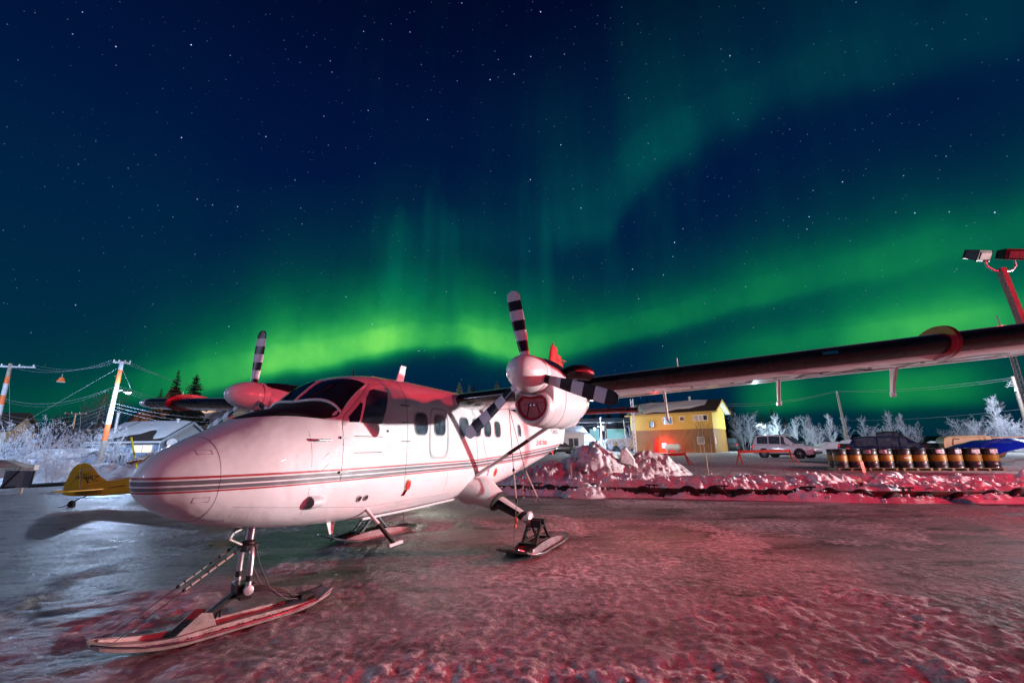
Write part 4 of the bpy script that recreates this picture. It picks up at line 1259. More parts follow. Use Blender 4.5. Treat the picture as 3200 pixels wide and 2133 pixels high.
def main_ski(sg):
    e = empty('main_ski'); e.parent = ac; e.location = (6.42 if sg > 0 else 6.22, -sg * 1.90, ICE + 0.012)
    e.rotation_euler = (0, 0, rad(-3 if sg > 0 else -12))
    m1 = MB(); ski_shell(m1, 1.12, 1.22, 0.33, 0.17, 0.06, 0.12); m1.obj('ski_runner', 'ski_dark', e, 35)
    m2 = MB()
    for s in (-1, 1):   # two long side walls
        n = 20; rr = []
        for i in range(n + 1):
            t = i / n; x = -0.80 + 1.75 * t; k = min(1, (math.sin(math.pi * (0.06 + 0.88 * t))) ** 0.6)
            rr.append([(x, s * 0.235 + 0.012, 0.02), (x, s * 0.20 + 0.012, 0.02 + 0.13 * k), (x, s * 0.20 - 0.012, 0.02 + 0.13 * k), (x, s * 0.235 - 0.012, 0.02)])
        m2.loft(rr)
    m2.obj('ski_side_rail', 'ski_dark', e, 40)
    m3 = MB(); m3.tube([(-1.12, -0.17, 0.20), (-0.85, -0.32, 0.09), (-0.4, -0.336, 0.03), (0.7, -0.336, 0.03), (1.1, -0.28, 0.07), (1.22, -0.15, 0.09)], 0.010, 6); m3.tube([(-1.12, 0.17, 0.20), (-0.85, 0.32, 0.09), (-0.4, 0.336, 0.03), (0.7, 0.336, 0.03), (1.1, 0.28, 0.07), (1.22, 0.15, 0.09)], 0.010, 6); m3.obj('ski_edge', 'steel', e, 50)
    m4 = MB()       # pedestal with spring arms
    for y in (-0.13, 0.13):
        m4.bar((-0.34, y, 0.12), (-0.05, y, 0.42), 0.045, 0.05); m4.bar((0.36, y, 0.14), (0.06, y, 0.44), 0.045, 0.05)
        m4.bar((-0.40, y, 0.12), (0.42, y, 0.13), 0.05, 0.04)
    m4.box((0, 0, 0.44), (0.22, 0.30, 0.13)); m4.box((-0.33, 0, 0.13), (0.14, 0.36, 0.05)); m4.box((0.36, 0, 0.14), (0.12, 0.36, 0.05))
    m4.tube([(0, -0.2, 0.48), (0, 0.2, 0.48)], 0.055, 14)
    for y in (-0.08, 0.09):
        m4.tube([(-0.30 + 0.028 * i, y + 0.035 * math.cos(i * 1.3), 0.16 + 0.024 * i + 0.035 * math.sin(i * 1.3)) for i in range(12)], 0.011, 6)
    bevel(m4.obj('ski_pedestal', 'black_metal', e, 40), 0.006, 1)
    m5 = MB(); m5.box((-0.66, sg * -0.238, 0.105), (0.07, 0.006, 0.05)); m5.obj('ski_placard', 'white_band', e)
    return e


for sg in (1, -1): main_ski(sg)

# ------------------------------------------------------------------ nose gear and nose ski
ng = AB(); ng.tube([(1.93, 0, 1.25), (1.915, 0, 0.93)], 0.052, 18); ng.obj('nose_oleo', 'steel', ac, 50)
ST = rad(-16)     # the nose ski is turned a little to starboard
nf = empty('nose_fork'); nf.parent = ac; nf.location = (1.905, 0, 0); nf.rotation_euler = (0, 0, ST)
f1 = MB(); f1.lathe([(0.075, -0.05), (0.085, -0.02), (0.085, 0.05), (0.06, 0.075)], (0, 0, 0.90), (0, 0, 1), 18); f1.box((0, 0, 0.90), (0.14, 0.26, 0.07)); bevel(f1.obj('fork_crown', 'black_metal', nf, 40), 0.01)
for s in (-1, 1):
    f2 = MB(); f2.tube([(0, s * 0.06, 0.91), (0, s * 0.115, 0.89), (0.0, s * 0.145, 0.80), (0.0, s * 0.15, 0.66), (0.0, s * 0.15, 0.47)], 0.031, 12); f2.obj('fork_leg', 'alu', nf, 50)
    f3 = MB(); f3.tube([(0, s * 0.15, 0.62), (0, s * 0.15, 0.56)], 0.036, 12); f3.obj('leg_tape', 'rubber', nf, 50)
    f4 = MB(); f4.lathe([(0.022, -0.02), (0.05, -0.02), (0.055, 0.0), (0.05, 0.02), (0.022, 0.025)], (0, s * 0.17, 0.47), (0, s, 0), 16); f4.obj('axle_nut', 'alu', nf, 40)
tl = AB(); tl.bar((1.88, 0.0, 1.14), (1.70, 0.0, 1.08), 0.07, 0.03); tl.bar((1.70, 0.0, 1.08), (1.66, 0.0, 1.02), 0.06, 0.03); tl.bar((1.66, 0.0, 1.02), (1.84, 0.0, 0.92), 0.05, 0.025); tl.tube([(1.66, -0.04, 1.02), (1.66, 0.04, 1.02)], 0.018, 8); bevel(tl.obj('torque_link', 'ski_worn', ac), 0.006)
ns = empty('nose_ski'); ns.parent = ac; ns.location = (1.905, 0, ICE + 0.012); ns.rotation_euler = (0, 0, ST)
q1 = MB(); ski_shell(q1, 1.24, 1.03, 0.22, 0.16, 0.10, 0.35); q1.obj('ski_runner', 'ski_worn', ns, 35)
for s in (-1, 1):
    q2 = MB(); rr = []
    for i in range(25):
        t = i / 24; x = -1.16 + 2.05 * t; f = max(0, (-x - 0.49) / 0.75); r_ = max(0, (x - 0.55) / 0.55); z = 0.16 * f ** 1.8 + 0.10 * r_ ** 1.8; k = min(1, math.sin(math.pi * (0.03 + 0.94 * t)) ** 0.5)
        w = 0.135 * (1 - 0.3 * f ** 2); rr.append([(x, s * w + 0.02, 0.02 + z), (x, s * w + 0.008, 0.02 + z + 0.055 * k), (x, s * w - 0.012, 0.02 + z + 0.055 * k), (x, s * w - 0.02, 0.02 + z)])
    q2.loft(rr); q2.obj('ski_side_rail', 'ski_worn', ns, 40)
    q3 = MB(); q3.tube([(x, s * w, 0.03 + z) for x, z, w in ((-1.24, 0.16, 0.09), (-1.09, 0.112, 0.155), (-0.86, 0.05, 0.195), (-0.48, 0.003, 0.218), (0.48, 0.0, 0.218), (0.80, 0.03, 0.205), (1.03, 0.10, 0.12))], 0.009, 6); q3.obj('ski_edge', 'steel', ns, 50)
for s in (-1, 1):
    for k in range(12):
        bo_ = MB(); bo_.lathe([(0.009, 0), (0.009, 0.008), (0.004, 0.011)], (-0.95 + 0.155 * k, s * 0.175, 0.036 + 0.16 * max(0, (0.95 - 0.155 * k - 0.49) / 0.75) ** 1.8), (0, 0, 1), 6); bo_.obj('ski_bolt', 'black_metal', ns)
q4 = MB()
for s in (-1, 1): q4.prism([(-0.62, s * 0.10, 0.05), (-0.24, s * 0.10, 0.05), (-0.30, s * 0.10, 0.20), (-0.40, s * 0.10, 0.225)], (0, 0.012, 0))
q4.obj('spring_bracket', 'ski_worn', ns)
q5 = MB()
for k, dz in enumerate((0, 0.016, 0.032, 0.048)):
    q5.tube([(-0.34 + 0.05 * k, 0, 0.10 + dz * 0.2), (-0.20, 0, 0.20 + dz * 0.5), (-0.08, 0, 0.275 + dz * 0.8), (0.02, 0, 0.31 + dz), (0.25, 0, 0.27 + dz), (0.50, 0, 0.19 + dz * 0.7), (0.72 - 0.04 * k, 0, 0.09 + dz * 0.3)], 0.0105, 8)
for k in range(7):
    pass
q5.obj('leaf_spring', 'black_metal', ns, 50)
q5b = MB(); q5b.loft([[(x, -0.045, z), (x, 0.045, z), (x, 0.045, z + 0.05), (x, -0.045, z + 0.05)] for x, z in ((-0.40, 0.07), (-0.30, 0.14), (-0.18, 0.22), (-0.06, 0.285), (0.04, 0.31))]); q5b.obj('spring_pack', 'rubber', ns, 50)
q6 = MB(); q6.box((0.0, 0, 0.345), (0.17, 0.20, 0.13)); q6.tube([(0, -0.18, 0.358), (0, 0.18, 0.358)], 0.035, 12); q6.box((0.02, 0, 0.27), (0.12, 0.14, 0.06))
for k in range(6): q6.tube([(-0.07 + 0.03 * k, -0.11, 0.40), (-0.07 + 0.028 * k, 0.11, 0.33)], 0.012, 6)
bevel(q6.obj('ski_pivot', 'black_metal', ns, 40), 0.008)
q7 = MB(); q7.box((0.74, 0, 0.10), (0.16, 0.16, 0.05)); q7.obj('rear_shackle', 'rubber', ns)
for s in (-1, 1):
    c1 = MB(); a = Vector((-1.08, s * 0.10, 0.17)); b = Vector((-0.10, s * 0.10, 0.80)); k0, k1 = a.lerp(b, 0.50), a.lerp(b, 0.94)
    c1.tube([a, k0], 0.0045, 5); c1.tube([k1, b], 0.008, 5)
    sag = (k0 + k1) / 2 + Vector((0.02, 0, -0.05)); c1.tube([k0, k0.lerp(sag, 0.5) + Vector((0, 0, -0.012)), sag, k1.lerp(sag, 0.5) + Vector((0, 0, -0.012)), k1], 0.004, 5)
    c1.obj('ski_cable', 'cable', ns)
    c2 = MB(); c2.tube([k0, k0.lerp(k1, 0.5), k1], 0.011, 7); c2.obj('bungee_cord', 'rope', ns, 50)
    for t in (0.0, 0.12, 0.3, 0.45, 0.62, 0.8, 1.0): c3 = MB(); p = k0.lerp(k1, t); c3.ball(p, 0.020 if t in (0, 1) else 0.014, 8, 5); c3.obj('cord_knot', 'matt_black', ns, 50)
    c4 = MB(); c4.tube([(0.03, s * 0.13, 0.82), (0.10, s * 0.14, 0.60), (0.24, s * 0.12, 0.33), (0.46, s * 0.09, 0.14), (0.62, s * 0.06, 0.10)], 0.006, 6); c4.obj('check_cable', 'cable', ns, 50)

# rigging from the wing root to the main ski, both sides
for sg in (1, -1):
    top = Vector((6.24, sg * 1.45, under(6.24, 1.45)))
    for k, (knot, mid, low) in enumerate((((6.42, sg * 1.46, 1.52), (6.16, sg * 1.62, 0.97), (5.62, sg * 1.78, ICE + 0.13)), ((6.95, sg * 1.50, 1.50), (7.10, sg * 1.72, 0.92), (7.38, sg * 1.88, ICE + 0.17)))):
        r1 = AB(); r1.tube([top, knot], 0.0085, 6); r1.tube([mid, low], 0.0045 if k else 0.007, 6); r1.obj('rigging_cable', 'cable', ac)
        r2 = AB(); o_ = Vector((0.012, 0, 0)); r2.tube([Vector(knot) - o_, Vector(mid) - o_], 0.010, 7); r2.tube([Vector(knot) + o_, Vector(mid) + o_], 0.010, 7); r2.obj('bungee_cord', 'rope', ac, 50)
        r3 = AB(); r3.ball(knot, (0.03, 0.03, 0.045), 8, 5); r3.ball(mid, (0.024, 0.024, 0.05), 8, 5); r3.obj('cord_knot', 'matt_black', ac, 50)
    r4 = AB(); r4.tube([(6.95, sg * 1.5, 1.50), (6.90, sg * 1.6, 1.2), (6.93, sg * 1.66, 0.93), (7.0, sg * 1.7, 0.86), (7.10, sg * 1.72, 0.92)], 0.009, 7); r4.tube([(6.42, sg * 1.46, 1.52), (6.95, sg * 1.5, 1.50)], 0.005, 5); r4.obj('slack_cable', 'cable', ac, 50)
    r5 = AB(); r5.ball((5.95, sg * 1.70, 0.66), (0.035, 0.03, 0.06), 8, 6); r5.ball((5.93, sg * 1.69, 0.56), (0.045, 0.03, 0.04), 8, 6); r5.obj('shackle', 'stake_orange', ac, 50)

# ------------------------------------------------------------------ tail
def slab(mb, rows, mi=0):
    """rows: (x_le, x_te, y, z, half thickness) ; symmetric section"""
    R = []
    for xl, xt, y, z, th, ax in rows:
        pr_ = []
        for t, q_ in ((0, 0), (0.03, 0.6), (0.12, 0.9), (0.35, 1.0), (0.7, 0.55), (1.0, 0.06)):
            pr_.append((xl + (xt - xl) * t, th * q_))
        loop = [(x, q_) for x, q_ in pr_] + [(x, -q_) for x, q_ in pr_[::-1][:-1]]
        R.append([(x, y + (q_ if ax == 'y' else 0), z + (q_ if ax == 'z' else 0)) for x, q_ in loop])
    mb.loft(R, True, True, mi); return mb


fn = AB(); slab(fn, [(11.9, 14.45, 0, 2.60, 0.06, 'y'), (12.7, 14.5, 0, 3.1, 0.10, 'y'), (13.2, 14.62, 0, 4.2, 0.10, 'y'), (13.62, 14.72, 0, 5.3, 0.09, 'y'), (13.85, 14.70, 0, 5.80, 0.06, 'y'), (14.0, 14.6, 0, 5.90, 0.02, 'y')])
fin = fn.obj('tail_fin', 'red_paint', ac, 50)
ru = AB(); slab(ru, [(14.48, 15.35, 0, 2.66, 0.05, 'y'), (14.64, 15.58, 0, 4.2, 0.05, 'y'), (14.74, 15.42, 0, 5.3, 0.045, 'y'), (14.74, 15.15, 0, 5.62, 0.03, 'y')])
ru.obj('rudder', 'red_paint', ac, 50)
rl2 = AB(); slab(rl2, [(14.40, 14.98, 0, 2.06, 0.035, 'y'), (14.46, 15.34, 0, 2.65, 0.05, 'y')]); rl2.obj('rudder_base', 'white_paint', ac, 50)
tb = AB(); tb.lathe([(0.03, 0), (0.03, 0.08), (0.01, 0.11)], (14.1, 0, 5.89), (0, 0, 1), 10); tb.obj('tail_beacon', 'red_paint', ac, 50)
th_ = AB(); th_.tube([(14.2, -0.2, 5.33), (14.9, -0.28, 5.35), (15.3, 0, 5.36), (14.9, 0.28, 5.35), (14.2, 0.2, 5.33)], 0.014, 6); th_.obj('tail_aerial', 'red_paint', ac, 50)
tp = AB(); slab(tp, [(13.55, 15.0, y, 3.19, 0.085, 'z') for y in (-3.12, -1.5, 0, 1.5, 3.12)]); tpo = tp.obj('tailplane', 'dark_red', ac, 50)
for sg in (1, -1):
    tbt = AB(); tbt.loft([[(x, sg * y, 3.19 + q_) for x, q_ in ((13.80, 0.083), (13.68, 0.07), (13.56, 0.03), (13.545, 0.0), (13.56, -0.03), (13.68, -0.07), (13.80, -0.083))] for y in (0.35, 3.10)], False, False); tbt.obj('tail_boot', 'boot_black', tpo, 60)
    tip = AB(); tip.prism([(13.55, sg * 3.12, 3.10), (14.95, sg * 3.12, 3.10), (15.0, sg * 3.12, 3.25), (14.4, sg * 3.12, 3.38), (13.75, sg * 3.12, 3.36), (13.52, sg * 3.12, 3.22)], (0, sg * 0.04, 0)); bevel(tip.obj('elevator_horn', 'boot_black', tpo), 0.02)
sk = AB(); sk.prism([(13.1, -0.02, 1.80), (13.5, -0.02, 1.86), (13.62, -0.02, 1.66), (13.55, -0.02, 1.66), (13.4, -0.02, 1.75)], (0, 0.04, 0)); sk.obj('tail_skid', 'red_paint', ac)


# ------------------------------------------------------------------ lettering
def text_mesh(s, w, h, bold=0.0):
    cu = bpy.data.curves.new('t', 'FONT'); cu.body = s; cu.size = 1; cu.resolution_u = 3; cu.offset = bold
    to = bpy.data.objects.new('t', cu); COL.objects.link(to)
    dg = bpy.context.evaluated_depsgraph_get(); me = bpy.data.meshes.new_from_object(to.evaluated_get(dg))
    bpy.data.objects.remove(to); bpy.data.curves.remove(cu)
    V = [v.co.copy() for v in me.vertices]; Fc = [tuple(p.vertices) for p in me.polygons]
    bpy.data.meshes.remove(me)
    x0, x1 = min(v.x for v in V), max(v.x for v in V); y0, y1 = min(v.y for v in V), max(v.y for v in V)
    return [((v.x - x0) / (x1 - x0) * w, (v.y - y0) / (y1 - y0) * h) for v in V], Fc


def text_on(mb, s, w, h, fn_, bold=0.0, mi=0):
    V, Fc = text_mesh(s, w, h, bold); mb.add([fn_(x, y) for x, y in V], Fc, mi); return mb


t_ = AB(); text_on(t_, 'AIR TINDI', 1.20, 0.135, lambda x, z: (10.38 + x, fy(10.38 + x, 2.02 + z) + 0.006, 2.02 + z), 0.012); t_.obj('airline_name', 'red_paint', ac)
t_ = AB(); text_on(t_, 'A', 0.20, 0.21, lambda x, z: (10.13 + x, fy(10.13 + x, 2.0 + z) + 0.006, 2.0 + z), 0.02); t_.bar((10.12, fy(10.12, 2.02) + 0.006, 2.01), (10.2, fy(10.2, 2.02) + 0.006, 2.02), 0.03, 0.008); t_.obj('airline_emblem', 'red_paint', ac)
t_ = AB(); text_on(t_, 'C-FATO', 1.15, 0.13, lambda x, z: (12.5 + x, fy(12.5 + x, 2.40 + z) + 0.006, 2.40 + z), 0.01); t_.obj('registration', 'matt_black', ac)
t_ = AB(); text_on(t_, 'CFATO', 3.3, 0.62, lambda x, z: (6.55 - z, 5.75 + x, under(6.55 - z, 5.75 + x) - 0.004), 0.0); t_.obj('wing_registration', 'matt_black', ac)


# ------------------------------------------------------------------ dock edge with tyre fenders, cleats, marker stakes
def dock_at(u, off=0.0):
    """where the ray of picture column u crosses the dock line"""
    d = pray(u, 1540); k = d.x / d.y
    y = 16.0
    for _ in range(40): y = 0.5 * y + 0.5 * (float(np.interp(k * y, SHX, SHY)) + off)
    x = k * y
    e = 0.5; sl = (float(np.interp(x + e, SHX, SHY)) - float(np.interp(x - e, SHX, SHY))) / (2 * e)
    return x, y, math.atan(sl)


dk = empty('dock_edge', (0.8, 18.4, ICE), 0, 'long dark timber dock edge half buried in the snow', 'dock')
for i in range(9):
    x0 = -2.4 + i * 3.2; x1 = x0 + 3.17
    b = MB(); b.bar((x0 - 0.8, np.interp(x0, SHX, SHY) - 18.4, 0.21), (x1 - 0.8, np.interp(x1, SHX, SHY) - 18.4, 0.21), 0.22, 0.16)
    bevel(b.obj('beam', 'timber', dk), 0.015)
ty = MB(); prof = [(0.20, -0.10), (0.30, -0.115), (0.365, -0.09), (0.39, -0.04), (0.39, 0.04), (0.365, 0.09), (0.30, 0.115), (0.20, 0.10)]
ty.lathe(prof + [prof[0]], (0, 0, 0), (0, 1, 0), 28, cap=False); TY = ty.mesh('tyre', 'rubber', 45)
US = [1575, 1622, 1668, 1717, 1767, 1831, 1950, 2011, 2090, 2151, 2236, 2321, 2413, 2504, 2596, 2691, 2787, 2885, 3004, 3106, 3190]
rt = random.Random(3)
for i, u in enumerate(US):
    x, y, a = dock_at(u, -0.28)
    o = link('tyre', TY); o.location = (x, y, ICE + rt.uniform(-0.14, 0.05)); o.rotation_euler = (rt.uniform(-0.12, 0.05), rt.uniform(0, 3), a + rt.uniform(-0.1, 0.1))
    o.scale = (1, 1, 1)
    tag(o, f'{ORD[i]} half buried black tyre from the left along the dock edge', 'tyre', 'tyre fenders along the dock')
cl = MB(); cl.box((0, 0, 0.10), (0.46, 0.06, 0.05)); cl.box((-0.09, 0, 0.04), (0.05, 0.06, 0.10)); cl.box((0.09, 0, 0.04), (0.05, 0.06, 0.10)); cl.box((0, 0, -0.01), (0.34, 0.1, 0.02))
CL = cl.mesh('cleat', 'black_metal')
for i, u in enumerate((1678, 1844, 2038, 2257, 2527, 2834)):
    x, y, a = dock_at(u, 0.0); o = link('mooring_cleat', CL); o.location = (x, y, ICE + 0.30); o.rotation_euler = (0, 0, a)
    tag(o, f'{ORD[i]} small dark mooring cleat from the left on the dock edge', 'cleat', 'cleats on the dock edge')


def stake(name, uv_top, uv_bot, Y, w, mat_, label, d=None):
    a, b = on_y(*uv_bot, Y), on_y(*uv_top, Y); b_ = MB()
    b_.bar((0, 0, -0.15), tuple(b - a), w, d or w, up=(0, 1, 0))
    o = b_.obj(name, mat_); o.location = a; return tag(o, label, 'stake')


stake('marker_stake', (1784, 1455), (1789, 1528), 18.6, 0.035, 'stake_wood', 'thin bare wooden stake in the snow by the big heap')
stake('marker_stake', (1896, 1477), (1900, 1508), 18.9, 0.10, 'stake_orange', 'short red stake with a white edge before the snow heap', 0.03)
o = stake('marker_stake', (1633, 1481), (1637, 1560), 16.6, 0.045, 'white_band', 'tall red and white banded stake beside the port ski')
top_, bot_ = on_y(1633, 1481, 16.6) - on_y(1637, 1560, 16.6), Vector((0, 0, 0))
for k in range(5):
    bb_ = MB(); p = bot_.lerp(top_, 0.12 + 0.2 * k); q_ = bot_.lerp(top_, 0.21 + 0.2 * k); bb_.bar(tuple(p), tuple(q_), 0.05, 0.05, up=(0, 1, 0)); bb_.obj('red_band', 'red_paint', o)
stake('marker_stake', (2691, 1441), (2706, 1490), 18.3, 0.13, 'stake_orange', 'upper leaning orange stake in front of the drums', 0.03)
stake('marker_stake', (2684, 1493), (2699, 1532), 16.0, 0.13, 'stake_orange', 'lower split orange stake standing in the snow bank', 0.03)
stake('marker_stake', (2207, 1423), (2216, 1488), 19.8, 0.02, 'stake_wood', 'thin dry reed stalk sticking out of the snow before the barriers')


def barrier(ul, ur, label):
    """trestle: one long beam on splayed legs"""
    z0 = 0.62
    a = on_z(*ul, z0 + 0.98); b = on_z(*ur, z0 + 0.98)
    a = on_y(*ul, 27.5); b = on_y(*ur, 27.5)
    e = empty('road_barrier', (a.x, a.y, gh(a.x, a.y)), 0, label, 'barrier', 'orange road barriers before the house')
    t = b - a; zt = a.z - e.location.z
    m_ = MB(); m_.bar((-0.05, 0, zt), (t.x + 0.05, 0, zt + t.z), 0.05, 0.16); m_.obj('beam', 'stake_orange', e)
    for x, dz in ((0.02, 0), (t.x - 0.02, t.z)):
        for s in (-1, 1):
            m_ = MB(); m_.bar((x, 0, zt + dz), (x + (0.32 if x > 1 else -0.05), s * 0.32, 0), 0.07, 0.05); m_.obj('leg', 'stake_orange', e)
    return e


barrier((2009, 1424), (2141, 1418), 'left orange trestle barrier in front of the red lit wall')
barrier((2308, 1411), (2467, 1407), 'right orange trestle barrier in front of the white car')


# ------------------------------------------------------------------ vehicles; local frame: x forward, y left, z up, origin on the ground in the middle
mat('car_white', (0.72, 0.78, 0.84), 0.3, var=0.04, coat=0.5, dirt=(0.35, 0.34, 0.33), dscale=2, damt=0.4)
mat('car_blue', (0.012, 0.02, 0.07), 0.25, var=0.1, coat=0.5, dirt=(0.1, 0.1, 0.11), dscale=2, damt=0.3)
mat('car_black', (0.012, 0.014, 0.02), 0.28, var=0.1, coat=0.5, dirt=(0.12, 0.12, 0.12), dscale=2, damt=0.3)
mat('car_grey', (0.05, 0.045, 0.05), 0.3, var=0.1, coat=0.4)
mat('car_trim', (0.015, 0.015, 0.016), 0.6)
mat('rim', (0.18, 0.18, 0.19), 0.35, 0.7)
mat('head_light', (0.6, 0.62, 0.66), 0.15, var=0.05)
mat('amber', (0.8, 0.45, 0.04), 0.3)


def car(name, loc, rz, paint, L_, W_, H_, label, kind='suv', tail='tail_red', glass='glass_cabin'):
    e = empty(name, loc, rz, label, 'car' if kind != 'pickup' else 'pickup truck')
    hl, hw = L_ / 2, W_ / 2
    wb = L_ * 0.58; xf, xr = hl - L_ * 0.205, hl - L_ * 0.205 - wb; R = 0.35 if kind != 'pickup' else 0.39
    if kind == 'suv':
        prof = [(-hl, 0.55, 0.95, 0.80), (-hl + 0.06, 0.36, 1.05, 0.93), (-hl + 0.35, 0.28, 1.08, 0.98), (-0.6, 0.27, 1.04, 1), (0.5, 0.27, 1.0, 1), (1.0, 0.27, 1.0, 1.0), (hl - 0.75, 0.27, 0.97, 0.99), (hl - 0.3, 0.28, 0.88, 0.95), (hl - 0.06, 0.36, 0.76, 0.86), (hl, 0.5, 0.66, 0.76)]
        gh_ = [(-hl + 0.10, 0.03, 0.78), (-hl + 0.42, H_ - 1.06, 0.76), (-hl + 0.9, H_ - 1.0, 0.76), (-0.3, H_ - 0.97, 0.76), (0.25, H_ - 1.0, 0.76), (1.12, 0.02, 0.80)]
    else:
        prof = [(-hl, 0.6, 1.0, 0.95), (-hl + 0.05, 0.5, 1.06, 0.99), (-0.6, 0.42, 1.08, 1), (0.4, 0.40, 1.10, 1), (1.0, 0.4, 1.12, 1.0), (hl - 0.5, 0.4, 1.08, 0.99), (hl - 0.08, 0.42, 1.02, 0.95), (hl, 0.5, 0.9, 0.90)]
        gh_ = [(-0.85, 0.03, 0.84), (-0.72, H_ - 1.14, 0.80), (-0.3, H_ - 1.10, 0.80), (0.30, H_ - 1.11, 0.80), (1.02, 0.02, 0.84)]
    b = MB(); rings = []
    for x, zb, zt, k in prof:
        w = hw * k; zm = zb + (zt - zb) * 0.55
        rings.append([(x, -w * 0.93, zb), (x, -w, zb + 0.08), (x, -w, zm), (x, -w * 0.965, zt - 0.05), (x, -w * 0.90, zt), (x, w * 0.90, zt), (x, w * 0.965, zt - 0.05), (x, w, zm), (x, w, zb + 0.08), (x, w * 0.93, zb)])
    b.loft(rings); body = b.obj('body', paint, e, 40)
    def zbelt(x):
        return float(np.interp(x, [p[0] for p in prof], [p[2] for p in prof])) - 0.015
    g = MB(); rings = []
    for x, h, k in gh_:
        zb = zbelt(x); rings.append([(x, -hw * 0.90, zb), (x, -hw * (0.90 - 0.14 * min(1, h / 0.55)), zb + h), (x, 0, zb + h + (0.03 if h > 0.3 else 0)), (x, hw * (0.90 - 0.14 * min(1, h / 0.55)), zb + h), (x, hw * 0.90, zb)])
    g.loft(rings, False, False); g.obj('roof', paint, e, 40)
    # glass: side windows, windscreen, rear window
    def gpt(x, t, s):
        xs_g = [p[0] for p in gh_]; h = float(np.interp(x, xs_g, [p[1] for p in gh_])); zb = zbelt(x)
        return (x, s * (hw * (0.90 - 0.14 * min(1, h / 0.55) * t) + 0.006), zb + h * t)
    spans = [(gh_[0][0] + 0.38, -0.95), (-0.88, -0.02), (0.06, gh_[-1][0] - 0.22)] if kind == 'suv' else [(-0.72, 0.05), (0.12, 0.82)]
    for s in (-1, 1):
        for x0, x1 in spans:
            w_ = MB(); n = 8; vs = [gpt(x0 + (x1 - x0) * i / n, t, s) for t in (0.12, 0.88) for i in range(n + 1)]
            w_.add(vs, [(i, i + 1, n + 2 + i, n + 1 + i) for i in range(n)]); w_.obj('side_window', glass, e)
    for a, c, nm in ((gh_[-1], gh_[-2], 'windshield'), (gh_[0], gh_[1], 'rear_window')):
        w_ = MB(); sg_ = 1 if nm == 'windshield' else -1
        def cp(t, s):
            x = a[0] + (c[0] - a[0]) * t; h = a[1] + (c[1] - a[1]) * t; zb = zbelt(x); return (x + sg_ * 0.012, s * hw * (0.84 - 0.13 * min(1, h / 0.55)), zb + h + 0.012)
        w_.add([cp(0.12, -1), cp(0.12, 1), cp(0.9, 1), cp(0.9, -1)], [(0, 1, 2, 3)]); w_.obj(nm, glass, e)
    for x in (xf, xr):
        for s in (-1, 1):
            a_ = MB(); a_.lathe([(R + 0.07, -0.02), (R + 0.07, 0.012), (0.05, 0.012)], (x, s * (hw - 0.004), R + 0.02), (0, s, 0), 24); a_.obj('wheel_arch', 'car_trim', e, 40)
            t_ = MB(); t_.lathe([(R * 0.6, -0.10), (R * 0.93, -0.11), (R, -0.07), (R, 0.07), (R * 0.93, 0.11), (R * 0.6, 0.10)], (x, s * (hw - 0.085), R), (0, s, 0), 24)
            wh = t_.obj('wheel', 'rubber', e, 40)
            r_ = MB(); r_.lathe([(R * 0.62, 0.095), (R * 0.58, 0.108), (R * 0.5, 0.09), (0.07, 0.10), (0.06, 0.115), (0.01, 0.115)], (x, s * (hw - 0.085), R), (0, s, 0), 20)
            for q_ in range(5): r_.bar((x, s * (hw + 0.018), R), (x + R * 0.56 * math.cos(q_ * 1.2566), s * (hw + 0.018), R + R * 0.56 * math.sin(q_ * 1.2566)), 0.05, 0.03, up=(0, 1, 0))
            r_.obj('rim', 'rim', wh, 40)
    for s in (-1, 1):
        h_ = MB(); xh = hl - 0.20; h_.bar((hl - 0.42, s * hw * 0.93, 0.80), (hl - 0.05, s * hw * 0.74, 0.72), 0.10, 0.13); bevel(h_.obj('headlight', 'head_light', e), 0.03)
        h_ = MB(); h_.box((-hl + 0.09, s * hw * 0.84, 0.93), (0.16, 0.26, 0.20)); bevel(h_.obj('taillight', tail, e), 0.03)
        m_ = MB(); xm = gh_[-1][0] - 0.28; m_.box((xm, s * (hw + 0.10), zbelt(xm) + 0.10), (0.14, 0.2, 0.14)); bevel(m_.obj('door_mirror', paint, e), 0.03)
        d_ = MB()
        for x in ((0.15, -0.85) if kind == 'suv' else (0.2,)): d_.bar((x - 0.2, s * (hw * 1.0 + 0.012), 0.86), (x, s * (hw * 1.0 + 0.012), 0.86), 0.025, 0.03); 
        d_.obj('door_handle', paint, e)
        k_ = MB(); k_.bar((xr + 0.4, s * (hw + 0.003), 0.33), (xf - 0.4, s * (hw + 0.003), 0.33), 0.03, 0.14); k_.obj('sill_trim', 'car_trim', e)
    p_ = MB(); p_.box((hl - 0.03, 0, 0.45), (0.10, W_ * 0.78, 0.2)); bevel(p_.obj('front_bumper', 'car_trim', e), 0.04)
    p_ = MB(); p_.box((-hl + 0.0, 0, 0.52), (0.12, W_ * 0.86, 0.2)); bevel(p_.obj('rear_bumper', 'car_trim', e), 0.04)
    if kind == 'suv':
        for s in (-1, 1):
            r_ = MB(); r_.tube([(-hl + 0.8, s * hw * 0.66, H_ - 0.01), (-hl + 0.9, s * hw * 0.66, H_ + 0.04), (0.0, s * hw * 0.66, H_ + 0.045), (0.15, s * hw * 0.66, H_)], 0.018, 6); r_.obj('roof_rail', 'car_trim', e)
    else:
        bed = MB(); x0, x1 = -hl + 0.08, -0.95; bed.box(((x0 + x1) / 2, 0, 1.0), (x1 - x0, W_ * 0.8, 0.22)); bed.obj('truck_bed', 'car_trim', e)
    return e


def head(a, b): return math.atan2(b[1] - a[1], b[0] - a[0])


